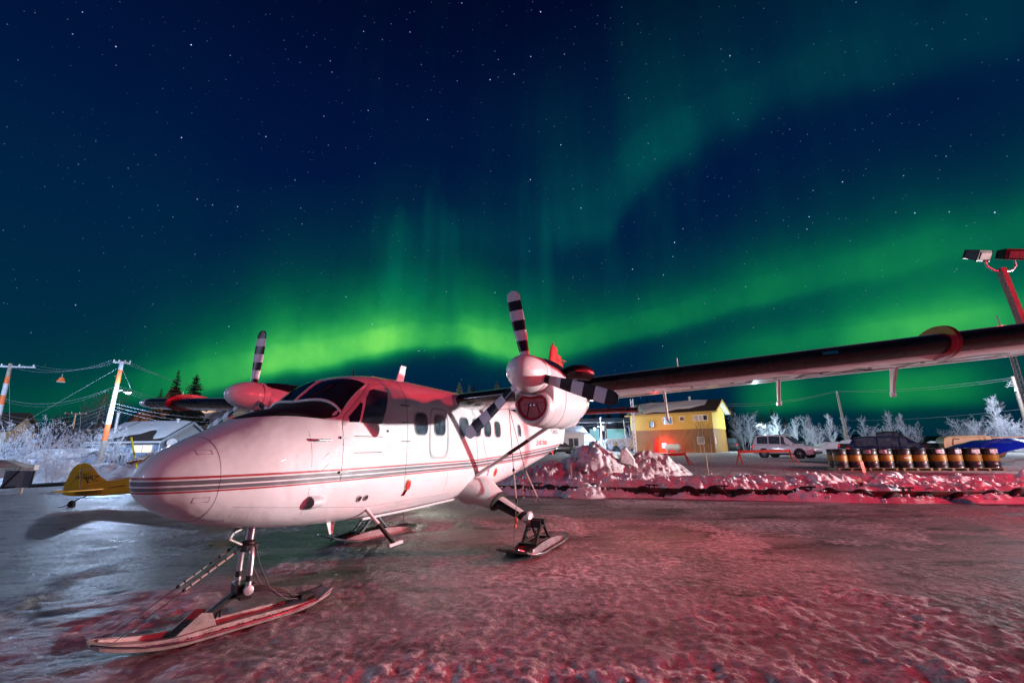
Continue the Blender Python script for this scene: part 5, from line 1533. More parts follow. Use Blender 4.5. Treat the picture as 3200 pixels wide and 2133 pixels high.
wr, wf = Vector((20.68, 36.49, 0)), Vector((22.23, 34.26, 0)); md = (wr + wf) / 2; d_ = (wf - wr).normalized(); nl = Vector((-d_.y, d_.x, 0))
pos = md + nl * 0.85 + d_ * 0.05
car('parked_car', (pos.x, pos.y, gh(pos.x, pos.y) - 0.02), head(wr, wf), 'car_white', 4.6, 1.85, 1.78, 'white sport utility car parked behind the right orange barrier')
car('parked_car', (21.6, 24.6, gh(21, 24) - 0.06), rad(-40), 'car_blue', 4.7, 1.88, 1.6, 'dark blue sport utility car parked right behind the drums')
car('pickup_truck', (24.4, 28.2, gh(24.4, 28.2)), rad(-40), 'car_black', 5.7, 1.98, 1.86, 'black pickup truck parked behind the dark blue car', 'pickup')
car('parked_car', (*on_y(2291, 1413, 64).xy, gh(33, 64) - 0.02), rad(58), 'car_grey', 4.6, 1.9, 1.8, 'dark car seen from behind beside the yellow house')
p = on_y(290, 1440, 40); car('pickup_truck', (p.x, p.y, gh(p.x, p.y)), rad(75), 'car_white', 5.4, 1.95, 1.85, 'white pickup truck behind the frosty bushes at the left', 'pickup')
p = on_y(1752, 1420, 60); car('parked_car', (p.x, p.y, gh(p.x, p.y)), rad(10), 'car_black', 4.6, 1.85, 1.6, 'dark car far away beyond the tail of the plane')

# ------------------------------------------------------------------ drums on pallets
mat('drum_black', (0.022, 0.018, 0.024), 0.38, var=0.25, coat=0.2)
mat('drum_yellow', (0.30, 0.155, 0.008), 0.45, var=0.12)
db = MB(); R = 0.29
rib = lambda z: [(R, z - 0.03), (R + 0.012, z - 0.012), (R + 0.012, z + 0.012), (R, z + 0.03)]
lowp = [(R - 0.03, 0.0), (R + 0.008, 0.0), (R + 0.008, 0.02), (R, 0.03)] + rib(0.15) + [(R, 0.30)]
midp = [(R, 0.30)] + rib(0.315)[2:] + [(R + 0.001, 0.36), (R + 0.001, 0.55)] + rib(0.585)[:2] + [(R + 0.012, 0.597)]
upp = [(R + 0.012, 0.597), (R, 0.62), (R, 0.84), (R + 0.008, 0.85), (R + 0.008, 0.88), (R - 0.012, 0.88), (R - 0.016, 0.862), (0.005, 0.862)]
db.lathe(lowp, n=26, cap=False); db.lathe(midp, n=26, cap=False, mi=1); db.lathe(upp, n=26, cap=False, mi=0)
DRUM = db.mesh('drum_shell', ['drum_black', 'drum_yellow'], 40)
bg = MB(); bg.lathe([(0.035, 0), (0.035, 0.02), (0.01, 0.024)], (0.17, 0, 0.862), (0, 0, 1), 12); bg.lathe([(0.02, 0), (0.02, 0.015), (0.01, 0.018)], (-0.18, 0, 0.862), (0, 0, 1), 10); BUNG = bg.mesh('bung', 'galv', 40)
def arc_patch(mb, a0, a1, z0, z1, r=R + 0.004, n=8, mi=0):
    vs = [(r * math.cos(a0 + (a1 - a0) * i / n), r * math.sin(a0 + (a1 - a0) * i / n), z) for z in (z0, z1) for i in range(n + 1)]
    mb.add(vs, [(i, i + 1, n + 2 + i, n + 1 + i) for i in range(n)], mi)
lb = MB(); arc_patch(lb, rad(-125), rad(-62), 0.665, 0.83); PLB = lb.mesh('drum_label', 'white_band')
di = MB(); a0 = rad(-84); di.add([((R + 0.008) * math.cos(a0 + da), (R + 0.008) * math.sin(a0 + da), 0.748 + dz) for da, dz in ((-0.20, 0), (0, -0.065), (0.20, 0), (0, 0.065))], [(0, 1, 2, 3)]); DIA = di.mesh('hazard_diamond', 'red_paint')
UD = [2634, 2673.5, 2727, 2774, 2832, 2880, 2941, 2990, 3050, 3104]
LBL = [None, None, -0.75, -0.6, None, None, -0.05, 0.35, 0.05, 0.15]
fronts = []
for i, u in enumerate(UD):
    p = on_z(u, 1463.5, 0.60 + 0.13); fronts.append(p)
ax = (fronts[-1] - fronts[0]); ax.z = 0; ax.normalize(); nrm = Vector((-ax.y, ax.x, 0)); nrm = nrm if nrm.y > 0 else -nrm
mid0 = sum(fronts, Vector()) / 10
for k in range(5):
    c = (fronts[2 * k] + fronts[2 * k + 1]) / 2; c = mid0 + ax * (c - mid0).dot(ax)
    half = max(0.30, (fronts[2 * k + 1] - fronts[2 * k]).dot(ax) / 2)
    zp = gh(c.x, c.y)
    pe = empty('pallet', (c.x + nrm.x * 0.3, c.y + nrm.y * 0.3, zp), head((0, 0), ax), f'{ORD[k]} wooden pallet from the left under the drums', 'pallet', 'pallets under the drums')
    for y in (-0.55, -0.275, 0, 0.275, 0.55): m_ = MB(); m_.box((0, y, 0.125), (1.22, 0.12, 0.02)); m_.obj('deck_board', 'pallet_wood', pe)
    for x in (-0.54, 0, 0.54): m_ = MB(); m_.box((x, 0, 0.065), (0.09, 1.2, 0.10)); m_.obj('stringer', 'pallet_wood', pe)
    m_ = MB(); m_.box((0, -0.56, 0.008), (1.22, 0.12, 0.016)); m_.obj('bottom_board', 'pallet_wood', pe)
    for row in (0, 1):
        for s in (-1, 1):
            i = 2 * k + (1 if s > 0 else 0)
            q_ = c + ax * (s * half) + nrm * (row * 0.605)
            e = empty('steel_drum', (q_.x, q_.y, zp + 0.137), head((0, 0), ax) + (rt.uniform(0, 6.28) if row else 0), None, 'drum', 'fuel drums in two rows')
            e['label'] = f'{ORD[i]} black and yellow drum from the left in the {"front" if not row else "back"} row'
            link('drum_shell', DRUM, e); link('bung', BUNG, e)
            if row == 0 and LBL[i] is not None:
                o = link('drum_label', PLB, e); o.rotation_euler = (0, 0, LBL[i]); o = link('hazard_diamond', DIA, e); o.rotation_euler = (0, 0, LBL[i])
            if row == 0 and i == 4:
                t_ = MB()
                for x, w_, h_ in ((-0.115, 0.035, 0.06), (-0.075, 0.03, 0.055), (-0.035, 0.03, 0.06), (0.01, 0.035, 0.035), (0.06, 0.03, 0.06), (0.10, 0.03, 0.055), (0.14, 0.03, 0.06)):
                    t_.box(((R + 0.004) * math.sin(x / R), -(R + 0.004) * math.cos(x / R), 0.46), (w_, 0.004, h_), x / R)
                t_.obj('drum_lettering', 'white_band', e)


# ------------------------------------------------------------------ trees: prototypes
def spruce_meshes(h, seed, mat_needle, spread=0.2, gap=0.0):
    r = random.Random(seed); tr = MB(); tr.tube([(0, 0, -0.3), (0, 0, h * 0.5), (0.02, 0, h * 0.98)], [h * 0.018, h * 0.011, 0.01], 7)
    cr = MB(); z = h * 0.07; n_l = 0
    while z < h * 0.985:
        t = z / h; R = spread * h * (1 - t) ** 0.8 * r.uniform(0.75, 1.1) + 0.05
        nb = int(9 + 7 * (1 - t))
        for k in range(nb):
            if r.random() < 0.10 + gap: continue
            a = 2 * math.pi * k / nb + r.uniform(-0.5, 0.5); L_ = R * r.uniform(0.6, 1.18); dr = L_ * r.uniform(0.15, 0.5) * (1 if t < 0.8 else -0.3)
            c, s = math.cos(a), math.sin(a); side = Vector((-s, c, 0))
            prev = Vector((0, 0, z)); seg = 4
            for i in range(seg):
                f0, f1 = i / seg, (i + 1) / seg
                p0 = Vector((c * L_ * f0, s * L_ * f0, z - dr * f0 ** 1.3)); p1 = Vector((c * L_ * f1, s * L_ * f1, z - dr * f1 ** 1.3 + (0.06 * L_ if i == seg - 1 else 0)))
                w = (L_ * 0.26 + 0.05) * (1 - 0.45 * f0) * r.uniform(0.7, 1.3)
                q = p0.lerp(p1, 0.35)
                for sg in (-1, 1):
                    tip = p1 + side * sg * w + Vector((0, 0, -0.35 * w * r.uniform(0.3, 1.4)))
                    cr.add([p0, q + Vector((0, 0, 0.03)), tip], [(0, 1, 2)])
                    tip2 = p0.lerp(p1, 0.6) + side * sg * w * 0.7 + Vector((0, 0, -0.7 * w))
                    cr.add([p0, p1, tip2], [(0, 1, 2)])
        z += h * 0.021 * r.uniform(0.8, 1.25) * (1.15 - 0.4 * t)
    cr.add([(0.05, 0, h * 0.93), (-0.05, 0, h * 0.93), (0, 0, h * 1.02)], [(0, 1, 2)]); cr.add([(0, 0.05, h * 0.93), (0, -0.05, h * 0.93), (0, 0, h * 1.02)], [(0, 1, 2)])
    return tr.mesh('trunk', 'bark', 60), cr.mesh('crown', mat_needle, None, False)


def birch_meshes(h, seed, m_trunk, m_twig, stems=1, spread=0.5, depth=3, tw=1.0, dense=1.0):
    r = random.Random(seed); tr, cr = MB(), MB()

    def twig(p, d, ln, w):
        """thin tapering blade, two crossed triangles"""
        s1 = d.orthogonal().normalized() * w; s2 = d.cross(s1).normalized() * w
        m = p + d * ln * 0.55 + Vector((r.uniform(-1, 1), r.uniform(-1, 1), r.uniform(-1, 1))) * ln * 0.06; q = p + d * ln + Vector((0, 0, -0.08 * ln))
        cr.add([p - s1, p + s1, m + s1 * 0.7, m - s1 * 0.7, q], [(0, 1, 2, 3), (3, 2, 4)])

    def grow(p, d, ln, rad_, lev):
        n = 5 if lev == 0 else (4 if lev == 1 else 3); pts = [p]; q = p; dd = d.copy(); dirs = []
        for i in range(n):
            dd = (dd + Vector((r.uniform(-1, 1), r.uniform(-1, 1), r.uniform(-0.3, 0.5))) * (0.07 if lev == 0 else 0.16)).normalized()
            q = q + dd * (ln / n); pts.append(q); dirs.append(dd.copy())
        rr = [rad_ * (1 - 0.8 * i / n) for i in range(n + 1)]
        (tr if lev == 0 else cr).tube(pts, rr, 7 if lev == 0 else 3, lev == 0)
        last = lev >= depth - 1
        kids = int(((20, 11, 16)[min(lev, 2)] if stems == 1 else (9, 9, 13)[min(lev, 2)]) * dense)
        for k in range(kids):
            t = 0.16 + 0.84 * (k + r.random()) / kids if lev == 0 else r.uniform(0.15, 1.0)
            i = min(int(t * n), n - 1); base = pts[i].lerp(pts[i + 1], t * n - i); dl = dirs[i]
            per = Quaternion(dl, r.uniform(0, 6.283)) @ dl.orthogonal().normalized()
            nd = (dl * r.uniform(0.55, 1.0) + per * r.uniform(0.5, 1.0) * (0.55 + spread) + Vector((0, 0, 0.25))).normalized()
            l2 = ln * r.uniform(0.25, 0.42) * ((1.15 - 0.75 * t) if lev == 0 else 1.0)
            if last: twig(base, nd, l2 * 1.1, max(0.0035, h * 0.0011) * tw)
            else: grow(base, nd, l2, max(rad_ * 0.38 * (1.05 - 0.5 * t), h * 0.0009), lev + 1)

    for s in range(stems):
        a = 2 * math.pi * s / max(1, stems) + r.uniform(-0.4, 0.4); ln = 0 if stems == 1 else r.uniform(0.1, 0.55) * spread * 1.4
        d = Vector((math.cos(a) * ln, math.sin(a) * ln, 1)).normalized()
        grow(Vector((math.cos(a) * 0.15 * (stems > 1), math.sin(a) * 0.15 * (stems > 1), -0.2)), d, h * r.uniform(0.7, 1.0) if stems > 1 else h, h * (0.011 if stems == 1 else 0.006), 0)
    return tr.mesh('trunk', m_trunk, 60), cr.mesh('crown', m_twig, None, False)


def plant(name, protos, u, v, Y, scale=1.0, rz=None, label='', cat='tree', group=None, z=None):
    p = on_y(u, v, Y); zz = gh(p.x, p.y) if z is None else z
    e = empty(name, (p.x, p.y, zz - 0.05), rt.uniform(0, 6.28) if rz is None else rz, label, cat, group)
    e.scale = (scale, scale, scale)
    link('trunk', protos[0], e); link('crown', protos[1], e)
    return e


SF = [spruce_meshes(10, 8, 'needle_lit', 0.22), spruce_meshes(10, 9, 'needle_lit', 0.2, 0.1)]
SP = [spruce_meshes(10, 1, 'needle'), spruce_meshes(10, 2, 'needle', 0.18, 0.1), spruce_meshes(10, 3, 'needle', 0.24)]
SD = [spruce_meshes(10, 4, 'needle_dark'), spruce_meshes(10, 5, 'needle_dark', 0.30), spruce_meshes(10, 6, 'needle_dark', 0.17, 0.12)]
BI = [birch_meshes(7, 11, 'birch_bark', 'frost', 1, 0.3, 3, 0.62, 1.3), birch_meshes(7, 12, 'birch_bark', 'frost', 1, 0.2, 3, 0.62, 1.25), birch_meshes(6, 13, 'twig', 'frost', 10, 0.5, 3, 0.7, 1.1)]
BB_ = [birch_meshes(7, 21, 'birch_bark', 'twig_brown', 1, 0.4, 3, 1.0, 0.7), birch_meshes(7, 22, 'twig_brown', 'twig_brown', 1, 0.3, 3, 1.0, 0.8)]
BU = [birch_meshes(3.2, 31, 'frost', 'frost', 8, 0.65, 3, 1.9, 0.8), birch_meshes(3.2, 32, 'frost', 'frost', 8, 0.85, 3, 1.9, 0.8)]


def spr(protos, u, vtop, Y, label, k=0, group=None):
    """spruce whose tip stands at picture point (u, vtop)"""
    tip = on_y(u, vtop, Y); g = gh(tip.x, tip.y); return plant('spruce_tree', protos[k], u, vtop, Y, max(0.2, (tip.z - g) / 10.1), None, label, 'tree', group)


def bir(protos, u, vtop, Y, label, k=0, h=7.0, name='birch_tree', group=None, cat='tree'):
    tip = on_y(u, vtop, Y); g = gh(tip.x, tip.y); return plant(name, protos[k], u, vtop, Y, max(0.2, (tip.z - g) / h * 0.97), None, label, cat, group)


# left: three dark spruces above the starboard wing
spr(SD, 506, 1208, 62, 'smallest of the three dark spruces above the far wing', 2)
spr(SD, 561, 1148, 60, 'tallest thin dark spruce above the far wing', 2)
spr(SD, 617, 1163, 58, 'broad dark spruce next to the far propeller', 1)
# behind the fuselage roof
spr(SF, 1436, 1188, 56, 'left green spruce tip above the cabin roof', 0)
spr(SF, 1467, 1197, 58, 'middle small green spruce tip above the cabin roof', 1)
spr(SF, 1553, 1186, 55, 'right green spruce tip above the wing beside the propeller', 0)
spr(SD, 1481, 1197, 70, 'dark spruce tip close behind the middle green one', 0)
# row of dark spruces behind the yellow house
for i, (u, v) in enumerate(((1941, 1254), (1970, 1262), (1996, 1246), (2022, 1240), (2043, 1244), (2066, 1247), (2085, 1243), (2103, 1250), (2143, 1256))):
    spr(SD, u, v, 84 + (i % 3) * 5, f'{ORD[i]} dark spruce from the left behind the yellow house roof', i % 3, 'dark spruces behind the yellow house')
spr(SD, 2223, 1244, 78, 'dark spruce behind the right end of the house ridge', 1)
spr(SD, 2255, 1250, 80, 'dark pointed spruce right of the house ridge', 0)
spr(SP, 2284, 1246, 70, 'tall green spruce just right of the yellow house', 1)
spr(SP, 2378, 1288, 68, 'left green spruce among the frosty trees by the white car', 2)
spr(SP, 2409, 1271, 68, 'tall green spruce behind the white car', 0)
spr(SP, 2449, 1297, 70, 'right green spruce above the white car', 2)
# frosty trees on the right
FR = [(2312, 1272, 66, 2, 'bright frosty tree beside the yellow house'), (2331, 1300, 64, 0, 'slim frosty tree left of the white car'),
      (2395, 1305, 60, 2, 'frosty thicket behind the rear of the white car'), (2425, 1296, 58, 0, 'frosty birch above the white car roof'), (2455, 1310, 60, 2, 'frosty shrub tree above the car windscreen'),
      (2481, 1308, 57, 1, 'thin frosty birch above the car bonnet'), (2505, 1304, 60, 0, 'frosty birch above the front wheel of the white car'), (2543, 1318, 55, 2, 'frosty spreading willow right of the white car'),
      (2520, 1302, 64, 1, 'tall faint birch right of the white car'), (2585, 1300, 54, 1, 'leaning bare birch left of the utility pole'), (2640, 1300, 53, 0, 'frosty birch around the foot of the utility pole'),
      (2697, 1304, 54, 0, 'frosty birch above the left end of the blue car'), (2735, 1318, 52, 2, 'frosty scrub above the roof of the blue car'), (2776, 1288, 53, 0, 'tall frosty birch above the blue car'),
      (2812, 1300, 54, 1, 'thin frosty birch above the pickup cab'), (2840, 1312, 52, 2, 'frosty scrub right above the pickup cab'), (3010, 1290, 48, 2, 'big faint frosty willow above the cream cabin'),
      (3050, 1300, 46, 2, 'dense frosty willow right of the cream cabin'), (3095, 1246, 44, 0, 'tall white birch above the blue tarpaulin'), (3128, 1292, 43, 2, 'bright frosty willow above the blue tarpaulin'),
      (3175, 1300, 42, 2, 'frosty willow at the right edge beside the pole'), (2960, 1330, 56, 2, 'low dim willow left of the cream cabin')]
for u, v, Y, k, lab in FR: bir(BI, u, v, Y, lab, k, (7, 7, 6)[k], 'frosty_tree', 'frosty trees on the right')
# birches in front of the yellow house
for u, v, Y, k, lab in ((2180, 1316, 48, 0, 'left clump birch in front of the yellow house'), (2192, 1320, 48.4, 1, 'middle birch in front of the yellow house'), (2213, 1326, 48, 0, 'right birch in front of the yellow house'), (2168, 1358, 47.5, 1, 'small leaning birch left of the birch clump')):
    bir(BB_, u, v, Y, lab, 0, 7.0)
# middle distance beyond the tail
for i, (u, v, Y, k) in enumerate(((1797, 1325, 75, 1), (1838, 1322, 78, 0), (1812, 1352, 72, 2), (1760, 1370, 66, 2), (1882, 1366, 66, 2), (1905, 1360, 62, 2), (1938, 1352, 60, 2), (1962, 1358, 58, 2), (1963, 1330, 70, 1), (1860, 1372, 60, 2))):
    bir(BI, u, v, Y, f'{ORD[i]} frosty tree counted outwards in the lit street beyond the tail', k, (7, 7, 6)[k], 'frosty_tree', 'frosty trees beyond the tail')
for i, (u, v, Y) in enumerate(((1745, 1235, 88), (1800, 1250, 95), (1850, 1262, 95), (1900, 1258, 92))):
    spr(SD, u, v, Y, f'{ORD[i]} dark spruce from the left behind the lit street', i % 3, 'dark spruces behind the street')
# left frosty bushes and bare trees
LB = [(120, 1319, 29, 0, 2.4, 'tallest white frosted bush left of the striped pole'), (62, 1345, 31, 1, 3.2, 'wide frosted bush near the left edge'), (22, 1352, 30, 0, 3.2, 'frosted bush at the left edge'), (158, 1340, 28, 1, 3.2, 'frosted bush right of the tallest bush'),
      (210, 1362, 28, 0, 3.2, 'sprawling frosted bush above the yellow rudder'), (250, 1358, 30, 1, 3.2, 'frosted bush just left of the striped pole'), (300, 1338, 37, 1, 3.2, 'frosted bush behind the striped pole'), (345, 1335, 38, 0, 3.2, 'frosted bush right of the striped pole'),
      (95, 1400, 26, 1, 3.2, 'low frosted brush above the grey panel'), (180, 1405, 25.5, 0, 3.2, 'low frosted brush above the yellow fin'), (330, 1405, 28, 1, 3.2, 'low frosted brush in front of the blue lattice deck'), (380, 1415, 28, 0, 3.2, 'low frosted brush by the yellow marker pole'), (280, 1420, 26.5, 1, 3.2, 'small frosted brush at the foot of the striped pole'), (225, 1438, 25, 1, 3.2, 'small frosted brush behind the top of the yellow fin')]
for u, v, Y, k, h, lab in LB: bir(BU, u, v, Y, lab, k, 2.6, 'frosted_bush', 'frosted bushes at the left', 'bush')
for i, (u, v, Y, k) in enumerate(((316, 1222, 52, 0), (322, 1240, 50, 1), (290, 1262, 50, 1), (392, 1235, 54, 0), (345, 1250, 56, 1), (270, 1275, 48, 0), (185, 1300, 50, 1), (205, 1290, 52, 0))):
    bir(BB_, u, v, Y, f'{ORD[i]} bare brown tree counted rightwards around the glowing street lamp', k, 7.0, 'bare_tree', 'bare trees around the left street lamp')
spr(SP, 215, 1281, 55, 'olive spruce behind the far pole at the left', 1)
spr(SP, 178, 1300, 58, 'small olive spruce left of the far pole', 2)


# ------------------------------------------------------------------ buildings
mat('siding_yellow', (0.58, 0.38, 0.07), 0.7, var=0.05, vs=3)
mat('stain_dark', (0.13, 0.09, 0.06), 0.8)
mat('trim_white', (0.72, 0.70, 0.68), 0.5, var=0.05)
mat('roof_brown', (0.055, 0.04, 0.035), 0.85, var=0.2, bump=0.01, bs=12)
mat('fascia', (0.48, 0.27, 0.06), 0.6, var=0.1)
mat('soffit_white', (0.62, 0.64, 0.60), 0.6)
mat('curtain', (0.45, 0.42, 0.38), 0.8, var=0.2)
mat('glass_house', (0.03, 0.03, 0.045), 0.08, var=0.4, spec=0.6)
mat('glass_blue', (0.02, 0.02, 0.10), 0.1, var=0.2)
mat('deck_wood', (0.40, 0.22, 0.05), 0.7, var=0.2)
mat('siding_blue', (0.20, 0.29, 0.42), 0.65, var=0.08)
mat('siding_blue_pale', (0.36, 0.47, 0.60), 0.65, var=0.08)
mat('brown_board', (0.16, 0.09, 0.05), 0.8, var=0.25)
mat('red_board', (0.30, 0.03, 0.04), 0.7, var=0.15)
mat('beige', (0.62, 0.55, 0.42), 0.7, var=0.06)
mat('siding_dark', (0.02, 0.022, 0.028), 0.9)  # near black walls of the distant building
mat('lit_window', (0.9, 0.8, 0.5), 0.5, emit=(1.0, 0.85, 0.5), es=0.9)
mat('lit_green', (0.3, 0.6, 0.55), 0.5, emit=(0.25, 0.7, 0.62), es=0.25)
m, N, L, P = nodes_of('siding_brown')      # vertical stained boards
tc = N.new('ShaderNodeTexCoord'); wv = N.new('ShaderNodeTexWave'); wv.inputs['Scale'].default_value = 2.0; wv.inputs['Distortion'].default_value = 0.4; wv.bands_direction = 'X'; L.new(tc.outputs['Object'], wv.inputs['Vector'])
mp = N.new('ShaderNodeMapping'); mp.inputs['Scale'].default_value = (3, 1, 0.25); L.new(tc.outputs['Object'], mp.inputs[0]); nz = N.new('ShaderNodeTexNoise'); nz.inputs['Scale'].default_value = 2.5; nz.inputs['Detail'].default_value = 5; L.new(mp.outputs[0], nz.inputs['Vector'])
L.new(gmix(gmap(nz.outputs['Fac'], 0.3, 0.75, 0, 1), (0.30, 0.14, 0.02), (0.17, 0.075, 0.016)), P.inputs['Base Color']); P.inputs['Roughness'].default_value = 0.7
b_ = N.new('ShaderNodeBump'); b_.inputs['Distance'].default_value = 0.03; L.new(wv.outputs['Fac'], b_.inputs['Height']); L.new(b_.outputs[0], P.inputs['Normal'])

H0 = Vector((17.0, 62.5, 0.86)); HR = math.atan2(-7.0, 8.5); HL, HD, E0 = 11.05, 6.0, 5.25
hs = empty('yellow_house', tuple(H0), HR, 'two storey house with yellow upper floor and brown lower floor', 'house')
hinv = Matrix.Rotation(-HR, 3, 'Z')


def hfront(u, v, dy=0.0):
    """picture point -> (x, z) on the front wall"""
    o = hinv @ (Vector((0, 0, CAM_H)) - H0); d = hinv @ pray(u, v); t = (dy - o.y) / d.y; q_ = o + d * t
    return q_.x, q_.z


def zd(x, y): return 1930 + x / 6.723, 1230 + y / 6.724


def hrect(x0, y0, x1, y1):
    a = hfront(*zd(x0, y0)); b = hfront(*zd(x1, y1)); return a[0], b[1], b[0], a[1]      # x0 z0 x1 z1


SPL = 3.05
w = MB(); w.box((HL / 2, HD / 2, SPL / 2 - 0.3), (HL, HD, SPL + 0.6)); w.obj('lower_wall', 'siding_brown', hs)
w = MB(); w.prism([(-0.05, -0.05, SPL), (-0.05, HD + 0.05, SPL), (-0.05, HD + 0.05, E0), (-0.05, HD / 2, E0 + 1.45), (-0.05, -0.05, E0)], (HL + 0.1, 0, 0)); w.obj('upper_wall', 'siding_yellow', hs)
rf = MB(); ov = 0.55; rs = 1.45 / (HD / 2); zr = E0 + 1.45 + 0.12
for s in (-1, 1):
    y0 = HD / 2 + s * (HD / 2 + ov); z0 = zr - rs * (HD / 2 + ov)
    rf.prism([(-0.6, HD / 2, zr), (HL + 0.75, HD / 2, zr), (HL + 0.75, y0, z0), (-0.6, y0, z0)], (0, 0, 0.12))
roof = rf.obj('roof', 'roof_brown', hs)
fa = MB(); fa.bar((-0.62, -ov - 0.02, zr - rs * (HD / 2 + ov) + 0.02), (HL + 0.77, -ov - 0.02, zr - rs * (HD / 2 + ov) + 0.02), 0.05, 0.2); fa.obj('fascia_board', 'fascia', hs)
for s in (-1, 1):
    fa = MB(); fa.bar((HL + 0.77, HD / 2, zr + 0.02), (HL + 0.77, HD / 2 + s * (HD / 2 + ov), zr - rs * (HD / 2 + ov) + 0.02), 0.05, 0.2); fa.obj('barge_board', 'fascia', hs)
sf = MB(); sf.prism([(HL + 0.06, HD / 2, zr - 0.02), (HL + 0.74, HD / 2, zr - 0.02), (HL + 0.74, HD + ov, zr - rs * (HD / 2 + ov) - 0.02), (HL + 0.06, HD + ov, zr - rs * (HD / 2 + ov) - 0.02)], (0, 0, -0.02)); sf.obj('soffit', 'soffit_white', hs)
# snow lying on the front slope, its lower edge curving away
sn = MB(); n, k = 24, 8; vs = []
for i in range(n + 1):
    t = i / n; x = -0.45 + (HL - 0.6) * t; lo_t = 0.96 - 0.62 * max(0, t - 0.15) ** 1.6 - 0.05 * math.sin(t * 21)
    for j in range(k + 1):
        q_ = 0.02 + (lo_t - 0.02) * j / k; y = HD / 2 - q_ * (HD / 2 + ov); e_ = min(1, 4 * min(t, 1 - t) + 0.15) * min(1, 5 * (1 - j / k)) 
        vs.append((x, y, zr + 0.12 - rs * q_ * (HD / 2 + ov) + 0.02 + 0.20 * e_ * (0.8 + 0.2 * math.sin(t * 9 + j))))
sn.add(vs, [(i * (k + 1) + j, (i + 1) * (k + 1) + j, (i + 1) * (k + 1) + j + 1, i * (k + 1) + j + 1) for i in range(n) for j in range(k)]); sn.obj('roof_snow', 'snow', roof, 60)
ch = MB(); ch.lathe([(0.17, -0.4), (0.17, 0.62), (0.2, 0.64), (0.2, 0.78), (0.13, 0.80)], (hfront(*zd(1325, 280))[0] + 0.4, HD / 2 - 0.2, zr), (0, 0, 1), 14); ch.obj('chimney', 'galv', roof, 40)


def window(par, x0, z0, x1, z1, panes=1, frame='trim_white', glass='glass_house', fw=0.09, y=0.0, split=None):
    f = MB()
    for a, b in (((x0, z0), (x1, z0)), ((x0, z1), (x1, z1))): f.box(((a[0] + b[0]) / 2, y - 0.03, a[1]), (abs(b[0] - a[0]) + fw, 0.10, fw))
    xs = [x0 + (x1 - x0) * (s if split else i / panes) for i, s in enumerate(split or [0] * (panes + 1))]
    for x in xs: f.box((x, y - 0.028, (z0 + z1) / 2), (fw, 0.10, z1 - z0 - fw))
    wn_ = f.obj('window', frame, par)
    for i in range(len(xs) - 1):
        p = MB(); p.box(((xs[i] + xs[i + 1]) / 2, y - 0.005, (z0 + z1) / 2), (xs[i + 1] - xs[i] - fw, 0.03, z1 - z0 - fw))
        g_ = glass[i] if isinstance(glass, (list, tuple)) else glass
        p.obj('pane', g_, wn_)
    return wn_


window(hs, *hrect(672, 585, 780, 702), 1, 'brown_board', 'glass_blue', 0.07, -0.05)
window(hs, *hrect(955, 497, 1155, 630), 2, 'trim_white', ['glass_house', 'glass_house'], 0.10, -0.05, [0, 0.43, 1])
window(hs, *hrect(1303, 482, 1407, 563), 1, 'trim_white', 'brown_board', 0.08, -0.05)
window(hs, *hrect(1592, 457, 1898, 553), 3, 'trim_white', ['curtain', 'curtain', 'glass_house'], 0.08, -0.05, [0, 0.4, 0.68, 1])
window(hs, *hrect(1672, 905, 1832, 1050), 2, 'trim_white', ['curtain', 'curtain'], 0.06, 0.0)
x0, z0, x1, z1 = hrect(757, 925, 832, 1255)
d_ = MB(); d_.box(((x0 + x1) / 2, -0.04, (z0 + z1) / 2), (x1 - x0, 0.10, z1 - z0)); d_.obj('door', 'dark_red', hs)
x0, z0, x1, z1 = hrect(935, 1035, 1035, 1138)
lw = MB(); lw.box(((x0 + x1) / 2, -0.05, (z0 + z1) / 2), (x1 - x0, 0.06, z1 - z0)); lw.obj('red_light_panel', 'lamp_glow_red', hs)
rlp = hs.matrix_basis @ Vector(((x0 + x1) / 2, -0.55, (z0 + z1) / 2)); lamp('red_wall_light', rlp, 420, (1.0, 0.03, 0.05), 0.2)
x0, z0, x1, z1 = hrect(1108, 1165, 1360, 1250)
tk = empty('white_tank', tuple(H0 + Matrix.Rotation(HR, 3, 'Z') @ Vector(((x0 + x1) / 2, -1.2, 0))), HR, 'white rounded fuel tank in front of the red lit wall', 'tank')
t_ = MB(); R_ = 0.42; t_.lathe([(0.05, -0.98), (R_ * 0.75, -0.93), (R_, -0.8), (R_, 0.8), (R_ * 0.75, 0.93), (0.05, 0.98)], (0, 0, 0.78), (1, 0, 0), 20); t_.obj('tank_shell', 'trim_white', tk, 40)
for x in (-0.6, 0.6): t_ = MB(); t_.box((x, 0, 0.2), (0.08, 0.6, 0.5)); t_.obj('leg', 'galv', tk)
t_ = MB(); t_.lathe([(0.06, 0), (0.06, 0.12), (0.03, 0.14)], (0.1, 0, 1.19), (0, 0, 1), 10); t_.obj('filler_cap', 'red_paint', tk)
mt = MB(); xm, zm = hfront(*zd(2035, 810)); mt.tube([(xm, -0.06, 0.6), (xm, -0.06, zm)], 0.03, 6); mt.lathe([(0.10, 0), (0.14, 0.12), (0.05, 0.2)], (xm - 0.05, -0.1, zm), (0, 0, 1), 10); mt.obj('service_mast', 'galv', hs)
xm, zm = hfront(*zd(2103, 985)); mt = MB(); mt.box((HL + 0.04, 0.35, zm), (0.08, 0.18, 0.75)); mt.obj('meter_box', 'trim_white', hs)
